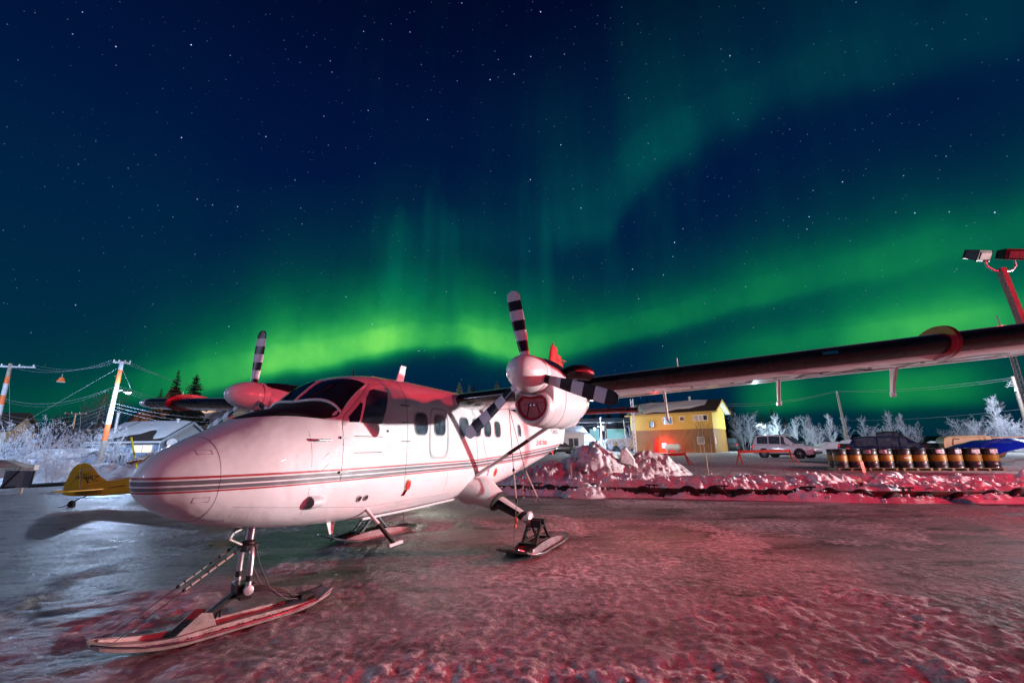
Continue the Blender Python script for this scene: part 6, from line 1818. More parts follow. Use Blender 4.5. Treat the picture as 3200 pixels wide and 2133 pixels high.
# timber deck with railing on the left
dx0, dz0 = hfront(*zd(-10, 1085), -1.6); dxm, dzm = hfront(*zd(250, 1090), -1.6)
dc = empty('deck_railing', tuple(H0 + Matrix.Rotation(HR, 3, 'Z') @ Vector((0, -1.6, 0))), HR, 'stained wooden stair railing left of the yellow house', 'railing')
pts = [Vector((dx0 - 1.5, 0, 1.95)), Vector((-0.2, 0, 1.95)), Vector((2.6, 0, 0.95))]
for a, b in zip(pts[:-1], pts[1:]):
    m_ = MB(); m_.bar(a, b, 0.12, 0.07); m_.obj('handrail', 'deck_wood', dc)
    m_ = MB(); m_.bar(a - Vector((0, 0, 0.9)), b - Vector((0, 0, 0.9)), 0.08, 0.08); m_.obj('bottom_rail', 'deck_wood', dc)
    nn = int((b - a).length / 0.16)
    for i in range(nn):
        q_ = a.lerp(b, (i + 0.5) / nn); m_ = MB(); m_.box((q_.x, 0, q_.z - 0.45), (0.085, 0.03, 0.86)); m_.obj('baluster', 'deck_wood', dc)

# ---------------- blue house on the left
C0 = on_y(505, 1374, 42); ez = C0.z - 0.75
bh = empty('blue_house', (C0.x, C0.y, 0.75), 0, 'low blue house with a snowy roof behind the nose of the plane', 'house')
w = MB(); w.box((-3.3, 3.4, ez / 2), (6.6, 6.8, ez)); w.obj('wall', 'siding_blue', bh)
ap = 1.75
w = MB(); w.prism([(0.0, 0.0, ez), (0.0, 6.8, ez), (0.0, 3.4, ez + ap)], (-6.6, 0, 0)); w.obj('gable_wall', 'siding_blue_pale', bh)
rf = MB(); k_ = ap / 3.4
for s in (-1, 1): y0 = 3.4 + s * 3.85; rf.prism([(-7.0, 3.4, ez + ap + 0.05), (0.35, 3.4, ez + ap + 0.05), (0.35, y0, ez + ap + 0.05 - k_ * 3.85), (-7.0, y0, ez + ap + 0.05 - k_ * 3.85)], (0, 0, 0.1))
roof = rf.obj('roof', 'roof_brown', bh)
sn = MB(); vs = []; n = 16; k = 6
for i in range(n + 1):
    t = i / n; x = -6.9 + 7.0 * t; lo = 0.80 + 0.12 * math.sin(t * 9) - (0.35 if 0.55 < t < 0.85 else 0) * math.sin((t - 0.55) / 0.3 * math.pi)
    for j in range(k + 1): q_ = lo * j / k; vs.append((x, 3.4 - q_ * 3.8, ez + ap + 0.155 - k_ * 3.8 * q_ + 0.13 * min(1, 4 * (1 - j / k)) * min(1, 6 * min(t, 1 - t) + 0.2)))
sn.add(vs, [(i * (k + 1) + j, (i + 1) * (k + 1) + j, (i + 1) * (k + 1) + j + 1, i * (k + 1) + j + 1) for i in range(n) for j in range(k)]); sn.obj('roof_snow', 'snow', roof, 60)
for a, b in (((0.36, 3.4, ez + ap + 0.06), (0.36, -0.45, ez + ap + 0.06 - k_ * 3.85)), ((0.36, 3.4, ez + ap + 0.06), (0.36, 7.25, ez + ap + 0.06 - k_ * 3.85))): m_ = MB(); m_.bar(a, b, 0.05, 0.22); m_.obj('barge_board', 'siding_blue_pale', bh)
m_ = MB(); m_.bar((-7.0, -0.46, ez + ap - k_ * 3.85 + 0.05), (0.36, -0.46, ez + ap - k_ * 3.85 + 0.05), 0.06, 0.16); m_.obj('gutter', 'white_band', bh)
m_ = MB(); m_.tube([(-0.05, -0.08, ez), (-0.05, -0.08, 0.2)], 0.05, 8); m_.obj('downpipe', 'white_band', bh)
window(bh, -2.6, ez - 1.15, -0.7, ez - 0.45, 2, 'trim_white', 'lit_window', 0.09, -0.02)
window(bh, -5.3, ez - 1.5, -4.3, ez - 0.5, 1, 'brown_board', 'curtain', 0.07, -0.02)
m_ = MB(); m_.box((-3.7, -0.04, ez - 1.2), (0.75, 0.1, 1.9)); m_.obj('door', 'white_band', bh)
m_ = MB(); m_.lathe([(0.02, 0), (0.25, 0.06), (0.42, 0.16)], (0.5, 0.7, ez - 0.3), (0.6, -0.8, 0.2), 16, cap=False); m_.bar((0.0, 0.9, ez - 0.35), (0.5, 0.7, ez - 0.3), 0.06); m_.obj('satellite_dish', 'white_band', bh, 40)
for i, (x, y, h) in enumerate(((-5.6, 1.0, 1.55), (-1.2, 3.2, 1.0))): m_ = MB(); m_.lathe([(0.15, -0.8), (0.15, h), (0.2, h + 0.02), (0.2, h + 0.16), (0.05, h + 0.18)], (x, y, ez + ap * 0.6), (0, 0, 1), 12); m_.obj('chimney', 'galv', roof, 40)
# lattice deck in front
ld = empty('lattice_deck', (C0.x - 7.4, C0.y - 2.6, 0.75), 0, 'pale blue lattice deck fence in front of the blue house', 'fence')
for z in (0.15, 1.45): m_ = MB(); m_.bar((0, 0, z), (7.0, 0, z), 0.08, 0.1); m_.obj('rail', 'siding_blue_pale', ld)
for i in range(22): m_ = MB(); m_.box((0.1 + i * 0.322, 0, 0.8), (0.13, 0.03, 1.3)); m_.obj('slat', 'siding_blue_pale', ld)
m_ = MB(); m_.box((3.5, 1.3, 0.1), (7.0, 2.4, 0.1)); m_.obj('deck_floor', 'siding_blue_pale', ld)


def simple_house(name, u, v, Y, size, rz, wallm, label, h=2.6, ridge=1.3, snow=True, win=None, wins=((0.2, 0.4), (0.6, 0.8)), base=None):
    p = on_y(u, v, Y); z = p.z - h if base is None else base
    e = empty(name, (p.x, p.y, z), rz, label, 'house'); Lx, Ly = size
    m_ = MB(); m_.box((0, 0, h / 2 - 1), (Lx, Ly, h + 2)); m_.obj('wall', wallm, e)
    m_ = MB(); m_.prism([(-Lx / 2, -Ly / 2, h), (-Lx / 2, Ly / 2, h), (-Lx / 2, 0, h + ridge)], (Lx, 0, 0)); m_.obj('gable_wall', wallm, e)
    r_ = MB(); kk = ridge / (Ly / 2); o_ = 0.4
    for s in (-1, 1): r_.prism([(-Lx / 2 - o_, 0, h + ridge + 0.04), (Lx / 2 + o_, 0, h + ridge + 0.04), (Lx / 2 + o_, s * (Ly / 2 + o_), h - kk * o_ + 0.04), (-Lx / 2 - o_, s * (Ly / 2 + o_), h - kk * o_ + 0.04)], (0, 0, 0.14))
    r_.obj('roof', 'snow' if snow else 'roof_brown', e)
    for a, b in wins: window(e, -Lx / 2 + Lx * a, h * 0.42, -Lx / 2 + Lx * b, h * 0.78, 2, 'trim_white', win or 'glass_house', 0.09, -Ly / 2 - 0.01)
    return e


simple_house('red_house', 262, 1374, 54, (6, 5), rad(12), 'red_board', 'dark red house behind the frosted bushes at the left', 2.4, 1.2)
simple_house('brown_house', 195, 1378, 52, (5.5, 4.5), rad(-8), 'brown_board', 'brown house with a snowy roof left of the red one', 2.2, 1.2)
simple_house('beige_house', -70, 1345, 42, (6, 6), rad(30), 'beige', 'beige house cut by the left edge of the picture', 3.6, 1.6, False)
simple_house('hillside_house', 605, 1335, 66, (6, 5), rad(25), 'brown_board', 'brown house with snowy roofs on the rocky hill', 2.6, 2.0)
simple_house('hillside_house', 690, 1322, 68, (7, 6), rad(-15), 'beige', 'higher house with a snowy roof behind the starboard propeller', 2.6, 2.2)
simple_house('small_blue_house', 1792, 1377, 70, (4.5, 5), rad(10), 'siding_blue_pale', 'small pale blue house far beyond the tail', 2.4, 1.1, True, 'glass_house', ((0.3, 0.7),))
simple_house('white_house', 1752, 1353, 66, (6, 5), rad(5), 'trim_white', 'white house right beside the tail of the plane', 3.4, 0.9, True, 'glass_house', ((0.6, 0.85),))
simple_house('dark_building', 1925, 1322, 80, (13, 7), rad(-8), 'siding_dark', 'dark building with one faint green window in the distance', 5.2, 0.8, True, 'lit_green', ((0.12, 0.24), (0.34, 0.6)))
simple_house('blue_shed', 214, 1424, 36, (3.0, 2.4), rad(10), 'siding_blue', 'low blue shed behind the frosted bushes', 1.6, 0.4, True, 'glass_house', ())

# rocky hill on the left
m, N, L, P = nodes_of('rock')
tc = N.new('ShaderNodeTexCoord'); n1 = gnoise(0.35, 8, 0.65); n2 = gnoise(1.6, 6, 0.6); ge = N.new('ShaderNodeNewGeometry'); sn_ = N.new('ShaderNodeSeparateXYZ'); L.new(ge.outputs['Normal'], sn_.inputs[0])
rc = gmix(gmap(n1, 0.35, 0.68, 0, 1), (0.20, 0.10, 0.065), (0.07, 0.042, 0.032)); rc = gmix(gmap(n2, 0.55, 0.75, 0, 0.6), rc, (0.28, 0.17, 0.11))
rc = gmix(gmap(gmath('ADD', sn_.outputs[2], gmath('MULTIPLY', gmath('SUBTRACT', n2, 0.5), 0.5)), 0.80, 0.92, 0, 1), rc, (0.70, 0.70, 0.72))
L.new(rc, P.inputs['Base Color']); P.inputs['Roughness'].default_value = 0.9
b_ = N.new('ShaderNodeBump'); b_.inputs['Distance'].default_value = 0.5; L.new(n2, b_.inputs['Height']); L.new(b_.outputs[0], P.inputs['Normal'])
A, B = np.meshgrid(np.arange(-98, -36, 0.5), np.arange(56, 100, 0.5))
hh = 9.0 * np.exp(-((A + 67) / 9) ** 2 - ((B - 80) / 9) ** 2) + 2.5 * np.exp(-((A + 80) / 7) ** 2 - ((B - 80) / 8) ** 2) + 9.0 * np.exp(-((A + 58) / 6) ** 2 - ((B - 78) / 8) ** 2)
hh = hh * (1 + 0.5 * fbm(A * 0.12, B * 0.12, 3, 8)) + np.clip(hh / 3, 0, 1) * (1.5 * (billow(A * 0.22, B * 0.22, 3, 5) - 1.0) + 0.5 * fbm(A * 0.8, B * 0.8, 3, 6))
st_ = np.floor(hh / 1.6) * 1.6; hh = 0.45 * hh + 0.55 * (st_ + 1.6 * sstep(0.55, 1.0, (hh - st_) / 1.6))
Zh = 0.6 + hh; idx = np.arange(A.size).reshape(A.shape)
me = bpy.data.meshes.new('rocky_hill'); me.from_pydata(np.column_stack([A.ravel(), B.ravel(), Zh.ravel()]).tolist(), [], np.stack([idx[:-1, :-1], idx[:-1, 1:], idx[1:, 1:], idx[1:, :-1]], -1).reshape(-1, 4).tolist()); me.materials.append(m); me.update()
tag(link('rocky_hill', me), 'red brown rocky hill behind the houses at the left', None, None, 'structure')
# low dark wooded ridge along the horizon
m_ = MB(); xs = np.arange(-420, 460, 6.0); zt = 3.2 + 2.2 * fbm(xs * 0.05, xs * 0 + 3, 4, 3) + 1.8 * np.abs(vnoise(xs * 0.21, xs * 0, 9))
yy = 170 + 0.0003 * xs ** 2
m_.loft([[(x, y - 30, 0) for x, y in zip(xs, yy)], [(x, y, 1.0 + z) for x, y, z in zip(xs, yy, zt)], [(x, y + 40, 0) for x, y in zip(xs, yy)]], False, False)
tag(m_.obj('far_ridge', 'needle_dark'), 'dark wooded shore along the horizon', None, None, 'structure')


# ------------------------------------------------------------------ poles, lines and street lamps
def tube_obj(name, a, b, r, m_, parent=None, n=8):
    t = MB(); t.tube([a, b], r, n); return t.obj(name, m_, parent, 50)


def util_pole(uv_top, uv_base, Y, r, label, bands=None, arms=(), Yb=None):
    """bands: (fraction from the base, fraction, material); arms: (fraction, half length, azimuth)"""
    b, t = on_y(*uv_base, Yb or Y), on_y(*uv_top, Y)
    base = Vector((b.x, b.y, gh(b.x, b.y))); top = Vector((t.x - base.x, t.y - base.y, t.z - base.z))
    e = empty('utility_pole', tuple(base), 0, label, 'pole')
    def at(f): return top * f
    def rr(f): return r * (1 - 0.35 * f)
    m_ = MB(); m_.tube([at(-0.05), at(0.5), at(1.0)], [rr(0), rr(0.5), rr(1)], 12); m_.obj('pole', 'wood_pole', e, 50)
    for f0, f1, mm in bands or ():
        m_ = MB(); m_.tube([at(f0), at(f1)], [rr(f0) + 0.006, rr(f1) + 0.006], 12, False); m_.obj('painted_band', mm, e, 50)
    ends = []
    for f, hl, az in arms:
        c = at(f); d = Vector((math.cos(az), math.sin(az), 0))
        m_ = MB(); m_.bar(c - d * hl, c + d * hl, 0.10, 0.12); m_.obj('crossarm', 'pole_white', e)
        for s in (-0.92, -0.35, 0.35, 0.92):
            m_ = MB(); p = c + d * hl * s + Vector((0, 0, 0.06)); m_.lathe([(0.02, 0), (0.05, 0.05), (0.06, 0.10), (0.04, 0.16), (0.02, 0.18)], p, (0, 0, 1), 8); m_.obj('insulator', 'insulator', e, 50)
            ends.append(base + p + Vector((0, 0, 0.17)))
    return e, base, top, ends


def wire(a, b, sag, r, label, m_='wire', n=14, name='power_line'):
    a, b = Vector(a), Vector(b); t = MB(); r = r * 0.33
    t.tube([a.lerp(b, i / n) - Vector((0, 0, sag * 4 * (i / n) * (1 - i / n))) for i in range(n + 1)], r, 4)
    return tag(t.obj(name, m_), label, 'cable', 'overhead lines')


YP = 34.0
ob, wb_ = 'orange_band', 'pole_white'
pa, ba, ta, ea = util_pole((382, 1128), (306, 1468), YP, 0.20, 'leaning pole with orange and white bands right of the frosted bushes',
                          [(0.915, 0.995, wb_), (0.775, 0.915, ob), (0.40, 0.55, wb_), (0.255, 0.40, ob)], [(0.985, 0.55, 0.5)])
pl_, bl2, tl2, el2 = util_pole((34, 1136), (-48, 1480), 36, 0.20, 'banded pole with a crossarm at the left edge',
                              [(0.80, 0.875, ob), (0.69, 0.80, wb_), (0.60, 0.69, ob), (0.5, 0.60, wb_)], [(0.97, 1.75, 0.25)])
pf, bf, tf, ef = util_pole((236, 1290), (222, 1380), 62, 0.16, 'thin far pole with a crossarm between the bushes', None, [(0.985, 1.3, 0.3)])
p1, b1, t1, e1 = util_pole((2615, 1226), (2652, 1392), 52, 0.17, 'plain grey utility pole above the dark cars', None, [(0.99, 0.45, 0.9)])
p2, b2, t2, e2 = util_pole((3163, 1176), (3232, 1400), 42, 0.20, 'utility pole with insulators at the right edge', None, [(0.80, 0.8, 0.6)])
for k, (f, dx) in enumerate(((0.90, -0.35), (0.87, -0.55), (0.93, -0.2))):
    q_ = MB(); c = t2 * f; q_.tube([c, c + Vector((dx, 0.1, 0.02)), c + Vector((dx - 0.15, 0.1, -0.12)), c + Vector((dx - 0.3, 0.1, 0.0))], 0.035, 6); q_.obj('bracket', 'galv', p2, 50)
p3, b3, t3, e3 = util_pole((1876, 1303), (1882, 1402), 66, 0.16, 'brown utility pole left of the street lamp arm beyond the tail', None, [])
p4, b4, t4, e4 = util_pole((1893, 1315), (1892, 1386), 68, 0.17, 'pale utility pole carrying a transformer beyond the tail', None, [(0.93, 0.9, 0.2)])
q_ = MB(); q_.lathe([(0.22, 0), (0.25, 0.05), (0.25, 0.75), (0.1, 0.85)], tuple(t4 * 0.68 + Vector((-0.4, -0.2, 0))), (0, 0, 1), 12); q_.obj('transformer', 'galv', p4, 45)
p5, b5, t5, e5 = util_pole((1948, 1310), (1962, 1405), 66, 0.12, 'thin pale pole close to the left wall of the yellow house')


def world_on(base, top, f): return base + top * f


# lines between the two banded poles, and on to the right
for k in range(3): wire(el2[k + 1], ea[min(k, 3)], 0.9 - 0.15 * k, 0.022, f'{("upper", "middle", "lower")[k]} of the three top lines between the banded poles')
sg_ = wire(world_on(bl2, tl2, 0.66), world_on(ba, ta, 0.765), 0.9, 0.035, 'thick twisted cable between the banded poles')
wire(world_on(bl2, tl2, 0.64), world_on(ba, ta, 0.755), 1.0, 0.02, 'thin line just under the twisted cable')
for k in range(4): wire(world_on(bl2, tl2, 0.52 - 0.022 * k), world_on(ba, ta, 0.60 - 0.025 * k), 0.9 + 0.2 * k, 0.022, f'{ORD[k]} line from the top of the low bundle left of the banded pole')
RT = [(1465, 1180), (1470, 1196), (1480, 1210)]
far_r = on_y(900, 1262, 58)
for k in range(3): wire(ea[k], on_y(905, 1200 + 12 * k, 60), 1.6, 0.022, f'{ORD[k]} top line leading right from the banded pole', 'wire_dark')
for k in range(3): wire(world_on(ba, ta, 0.765 - 0.02 * k), on_y(905, 1262 + 9 * k, 58), 1.3, 0.02, f'{ORD[k]} middle line leading right from the banded pole', 'wire_dark')
for k in range(3): wire(world_on(ba, ta, 0.60 - 0.03 * k), on_y(760, 1302 + 14 * k, 40), 0.5, 0.024, f'{ORD[k]} low line leading right from the banded pole under the far wing')
wire(world_on(ba, ta, 0.95), (ba.x - 9.5, ba.y - 2, 0.8), 0.0, 0.022, 'slanting guy wire left of the banded pole', name='guy_wire')
wire(world_on(ba, ta, 0.95), world_on(ba, ta, 0.74) + Vector((0.9, 0.3, 0)), 0.0, 0.02, 'short guy wire right of the banded pole top', name='guy_wire')
wire(world_on(bl2, tl2, 0.93), on_y(30, 1400, 35), 0.0, 0.03, 'vertical guy wire at the left edge', name='guy_wire')
wire(ef[0], world_on(ba, ta, 0.57), 0.6, 0.02, 'line from the far pole to the banded pole')
wire(ef[3], on_y(330, 1345, 55), 0.4, 0.02, 'line leading right from the far pole')
# lines on the right
wire(e1[0], world_on(b2, t2, 0.985), 0.35, 0.028, 'upper of the pair of lines under the port wing')
wire(e1[3], world_on(b2, t2, 0.96), 0.45, 0.028, 'lower of the pair of lines under the port wing')
hq = H0 + Matrix.Rotation(HR, 3, 'Z') @ Vector((HL + 1, 3, 6.3))
wire(hq, e1[0], 0.5, 0.026, 'upper line from the yellow house to the grey pole'); wire(hq - Vector((0, 0, 0.35)), e1[3], 0.5, 0.026, 'lower line from the yellow house to the grey pole')
wire(world_on(b1, t1, 0.52), world_on(b2, t2, 0.56), 0.3, 0.024, 'single low line between the grey pole and the right edge', 'wire')
for k in range(3): wire(world_on(b4, t4, 0.95 - 0.12 * k), on_y(1700, 1330 + 8 * k, 72), 0.5, 0.03, f'{ORD[k]} bright line left of the transformer pole beyond the tail')
for k in range(3): wire(world_on(b4, t4, 0.95 - 0.12 * k), on_y(2030, 1316 + 9 * k, 70), 0.4, 0.025, f'{ORD[k]} line right of the transformer pole beyond the tail', 'wire_dark')
for k in range(3): wire(on_y(2330, 1338 + 7 * k, 66), on_y(2395, 1330 + 7 * k, 68), 0.1, 0.03, f'{ORD[k]} short line near the lamp in the frosty trees')

# orange cone marker hanging on the top line
p = on_y(192, 1184, 35.0)
cm = empty('line_marker', tuple(p), 0, 'orange cone shaped marker hanging on the line between the banded poles', 'marker')
m_ = MB(); m_.lathe([(0.06, 0.15), (0.12, 0.13), (0.20, -0.05), (0.27, -0.22), (0.29, -0.24)], n=16, cap=False); m_.obj('cone', 'orange_band', cm, 40)
m_ = MB(); m_.lathe([(0.29, -0.235), (0.26, -0.25), (0.02, -0.25)], n=16, cap=False); m_.obj('cone_base', 'white_band', cm, 40)
m_ = MB(); m_.tube([(0, 0, 0.1), (0, 0, 0.42)], 0.02, 6); m_.obj('hanger', 'galv', cm)


def street_lamp(u, v, Y, power, color, label, dx=-1.2, halo=0.16):
    p = on_y(u, v, Y); e = empty('street_lamp', tuple(p), 0, label, 'street lamp')
    m_ = MB(); m_.tube([(0, 0, 0.08), (-dx * 0.5, 0, 0.22), (-dx, 0, 0.05)], 0.04, 6); m_.obj('lamp_arm', 'galv', e, 50)
    m_ = MB(); m_.lathe([(0.10, 0.16), (0.22, 0.10), (0.26, 0.0)], n=14, cap=True); m_.obj('lamp_head', 'galv', e, 50)
    m_ = MB(); m_.ball((0, 0, -0.03), (halo, halo, halo * 0.55), 12, 6); m_.obj('lamp_bulb', 'lamp_glow_blue', e, 50)
    lo_ = lamp('street_light', p + Vector((0, 0, -0.3)), power, color, 0.12)
    return e


BLUE = (0.50, 0.68, 1.0)
street_lamp(400, 1226, YP - 0.9, 2900, BLUE, 'glowing blue white street lamp on the banded pole', 1.0)
street_lamp(1858, 1337, 64, 5000, BLUE, 'glowing street lamp on an arm beyond the tail of the plane', -1.6)
street_lamp(2387, 1331, 56, 2600, (0.62, 0.85, 0.95), 'glowing street lamp among the frosty trees by the white car', 1.0)
lamp('street_light', (-42, 24, 8.5), 8000, BLUE, 0.2)                 # next lamp of the same street, out of the picture
lamp('street_light', (48, 37, 10.0), 8000, (0.72, 0.84, 1.0), 0.25)     # lamp of the car park, out of the picture
lamp('yard_light', (15.5, 51.5, 6.0), 1250, (1.0, 0.80, 0.52), 0.2)       # warm yard lamp before the yellow house
lamp('street_light', (-9, 46, 7.5), 2200, (0.95, 0.92, 0.8), 0.2)      # street lamp hidden behind the cabin
lamp('hill_light', tuple(on_y(470, 1300, 64)), 6000, (1.0, 0.62, 0.36), 0.2)

# ------------------------------------------------------------------ flood light mast on the right, lattice mast
mat('lens_glass', (0.16, 0.15, 0.15), 0.25, var=0.2)
mat('lamp_warm', (0.75, 0.6, 0.45), 0.4, emit=(1.0, 0.62, 0.45), es=0.8)
LBp, LTp = on_y(3262, 1215, 12.2), on_y(3127, 838, 12.2)
lp_base = Vector((LTp.x + 0.55, 12.2, gh(LTp.x + 0.55, 12.2))); tv = Vector((LTp.x, 12.2, LTp.z)) - lp_base
fl = empty('floodlight_pole', tuple(lp_base), 0, 'wooden pole with two unlit floodlights above the port wing', 'floodlight pole')
m_ = MB(); m_.bar((0, 0, 0), tuple(tv), 0.16, 0.16, up=(0, 1, 0)); m_.obj('post', 'wood_pole', fl)
m_ = MB(); m_.tube([tv * 0.2 + Vector((0.10, -0.02, 0)), tv * 0.99 + Vector((0.10, -0.02, 0))], 0.025, 8); m_.obj('conduit', 'alu', fl, 50)
m_ = MB(); a = tv * 0.985; m_.tube([a + Vector((-0.42, 0, 0.42)), a + Vector((-0.40, 0, 0.16)), a + Vector((-0.22, 0, 0.02)), a, a + Vector((0.32, 0, 0.03)), a + Vector((0.48, 0, 0.18)), a + Vector((0.48, 0, 0.42))], 0.028, 10); m_.obj('lamp_bracket', 'galv', fl, 50)
for dx, rz_, tilt in ((-0.62, 0.35, 0.5), (0.52, -0.15, 0.35)):
    hd_ = empty('floodlight'); hd_.parent = fl; hd_.location = tv * 0.985 + Vector((dx, -0.05, 0.55)); hd_.rotation_euler = (tilt, -0.12 if dx < 0 else 0.12, rz_)
    m_ = MB(); m_.prism([(-0.36, 0.2, -0.16), (0.36, 0.2, -0.16), (0.36, 0.2, 0.10), (-0.36, 0.2, 0.10)], (0, -0.02, 0)); m_.loft([[(-0.38, -0.16, -0.2), (0.38, -0.16, -0.2), (0.38, -0.16, 0.14), (-0.38, -0.16, 0.14)], [(-0.33, 0.22, -0.12), (0.33, 0.22, -0.12), (0.33, 0.22, 0.12), (-0.33, 0.22, 0.12)]]); bevel(m_.obj('housing', 'black_metal', hd_), 0.02)
    m_ = MB(); m_.box((0, -0.172, -0.035), (0.58, 0.02, 0.20)); m_.obj('lens', 'lens_glass', hd_)
m_ = MB(); m_.box(tuple(tv * 0.76 + Vector((0.16, -0.1, 0))), (0.22, 0.14, 0.12)); m_.obj('junction_box', 'alu', fl)
m_ = MB(); c_ = tv * 0.715 + Vector((0.26, -0.14, 0)); m_.lathe([(0.05, 0.12), (0.13, 0.10), (0.22, -0.02), (0.23, -0.08), (0.1, -0.12)], tuple(c_), (0, 0, 1), 14); m_.obj('yard_lamp', 'lamp_warm', fl, 40)
LM = on_y(3206, 1255, 30); lt = empty('lattice_mast', (LM.x, LM.y, gh(LM.x, LM.y)), 0.3, 'pale steel lattice mast below the port wing at the right edge', 'mast')
HM = on_y(3172, 1105, 30).z - lt.location.z
lean = Vector((0, 0, HM)); w_ = 0.17
cs_ = [Vector((w_ * math.cos(a), w_ * math.sin(a), 0)) for a in (0.5, 2.6, 4.7)]
for c in cs_: m_ = MB(); m_.tube([c, c + lean], 0.028, 6); m_.obj('mast_leg', 'galv', lt)
for k in range(int(HM / 0.36)):
    m_ = MB()
    for i in range(3):
        a, b = cs_[i] + lean * ((k + 0.05) * 0.36 / HM), cs_[(i + 1) % 3] + lean * ((k + 0.95) * 0.36 / HM); m_.tube([a, b], 0.014, 4); m_.tube([b, cs_[i] + lean * ((k + 1.05) * 0.36 / HM)], 0.014, 4)
    m_.obj('mast_brace', 'galv', lt)
# far lattice tops between wing and tailplane
LM2 = on_y(1979, 1300, 60); l2 = empty('lattice_mast', (LM2.x, LM2.y, gh(LM2.x, LM2.y)), 0.2, 'distant white lattice mast above the tailplane tip', 'mast')
H2 = on_y(1978, 1246, 60).z - l2.location.z
cs_ = [Vector((0.22 * math.cos(a), 0.22 * math.sin(a), 0)) for a in (0.5, 2.6, 4.7)]
for c in cs_: m_ = MB(); m_.tube([c, c + Vector((0, 0, H2))], 0.05, 5); m_.obj('mast_leg', 'white_band', l2)
for k in range(int(H2 / 0.6)):
    m_ = MB()
    for i in range(3): m_.tube([cs_[i] + Vector((0, 0, k * 0.6)), cs_[(i + 1) % 3] + Vector((0, 0, k * 0.6 + 0.6))], 0.035, 4)
    m_.obj('mast_brace', 'white_band', l2)

# ------------------------------------------------------------------ cream machine cab, blue tarpaulin, yellow marker poles
mat('cream', (0.66, 0.58, 0.30), 0.45, var=0.06, coat=0.2, dirt=(0.35, 0.3, 0.2), damt=0.3)
mat('cream_dark', (0.58, 0.52, 0.30), 0.5, var=0.08)
mat('tarp', (0.006, 0.02, 0.42), 0.35, var=0.15, bump=0.02, bs=5, coat=0.2)
mat('earth', (0.22, 0.15, 0.09), 0.9, var=0.3, bump=0.03, bs=8)
mat('marker_yellow', (0.72, 0.74, 0.02), 0.5, var=0.05)
pc = on_y(3013, 1400, 25.5); cc = empty('machine_cab', (pc.x, pc.y, gh(pc.x, pc.y)), rad(-28), 'cream machine cab with rounded corners behind the drums', 'machine')
zc = on_y(3013, 1362, 25.5).z - cc.location.z; zb_ = on_y(3013, 1399, 25.5).z - cc.location.z; hw_ = 1.0
sec = [(-hw_, zb_), (-hw_, zc - 0.32), (-hw_ + 0.08, zc - 0.12), (-hw_ + 0.28, zc - 0.02), (hw_ - 0.12, zc), (hw_, zc - 0.02), (hw_ + 0.16, zb_ + 0.05), (hw_ + 0.14, zb_)]
m_ = MB(); m_.prism([(x, -0.6, z) for x, z in sec], (0, 1.3, 0)); bevel(m_.obj('cab_shell', 'cream_dark', cc), 0.04)
for y, s0 in ((-0.62, 0.0), (-0.62, 0.42)):
    m_ = MB(); pts = [(-hw_ + s0, zb_), (-hw_ + s0, zc - 0.34), (-hw_ + 0.07 + s0, zc - 0.13), (-hw_ + 0.26 + s0, zc - 0.03), (hw_ - 0.45 + s0 * 0.5, zc - 0.01), (hw_ - 0.36 + s0 * 0.5, zb_ + 0.1)]
    m_.tube([(x, y - s0 * 0.02, z) for x, z in pts], 0.035, 8); m_.obj('cab_frame', 'cream', cc, 50)
m_ = MB(); m_.box((0.0, 0, zb_ / 2), (1.7, 1.1, zb_)); m_.obj('chassis', 'matt_black', cc)
m_ = MB(); m_.loft([[(x, -0.95 + 0.35 * math.cos(a) * k, zb_ + 0.10 + 0.22 * k * math.sin(a)) for a in np.linspace(0, math.pi, 9)] for x, k in ((-0.1, 0.4), (0.1, 0.9), (0.5, 1.0), (0.75, 0.5))], False, False); m_.box((0.35, -0.95, zb_ - 0.05), (0.8, 0.6, 0.3)); m_.obj('engine_cover', 'cream', cc, 50)
m_ = MB(); m_.bar((-2.3, -0.75, zb_ - 0.02), (0.3, -0.8, zb_ - 0.10), 0.12, 0.05); m_.obj('boom', 'cream', cc)
# heap under a blue tarpaulin
A, B = np.meshgrid(np.linspace(0, 1, 44), np.linspace(0, 1, 30))
TX0, TX1, TYb = on_y(3062, 1400, 21.5).x, 27.5, 21.0
xx = TX0 + (TX1 - TX0) * A; yy = TYb + 4.2 * B
prof_ = np.clip(np.sin(np.pi * np.clip(A * 1.5 + 0.03, 0, 1) ** 0.6 * 0.5), 0, 1) * np.clip(np.sin(np.pi * (0.08 + 0.84 * B)) ** 0.5, 0, 1)
zz = gh(25, 22) - 0.05 + 1.42 * prof_ + 0.16 * fbm(xx * 0.9, yy * 0.9, 3, 4) * prof_ + 0.05 * np.abs(vnoise(xx * 3.1 + yy, yy * 1.1, 3)) * prof_
lowcut = 0.30 + 0.25 * np.clip(1 - A * 3, 0, 1)
idx = np.arange(A.size).reshape(A.shape)
tp_ = empty('covered_heap', (25, 22.5, gh(25, 22)), 0, 'earth heap under a bright blue tarpaulin at the right edge', 'heap')
vsT = np.column_stack([xx.ravel() - 25, yy.ravel() - 22.5, zz.ravel() - gh(25, 22)])
me = bpy.data.meshes.new('tarpaulin'); me.from_pydata((vsT + np.array([0, 0, 0.03])).tolist(), [], np.stack([idx[:-1, :-1], idx[:-1, 1:], idx[1:, 1:], idx[1:, :-1]], -1)[3:-1].reshape(-1, 4).tolist()); me.materials.append(MAT['tarp']); me.polygons.foreach_set('use_smooth', [True] * len(me.polygons)); me.update(); link('tarpaulin', me, tp_)
m_ = MB(); 
for i in range(9): ico_lump(m_, (-0.2 + 0.35 * i, -1.75 + 0.12 * math.sin(i * 2.1), 0.05), 0.32, 900 + i)
m_.obj('earth_heap', 'earth', tp_, 50)
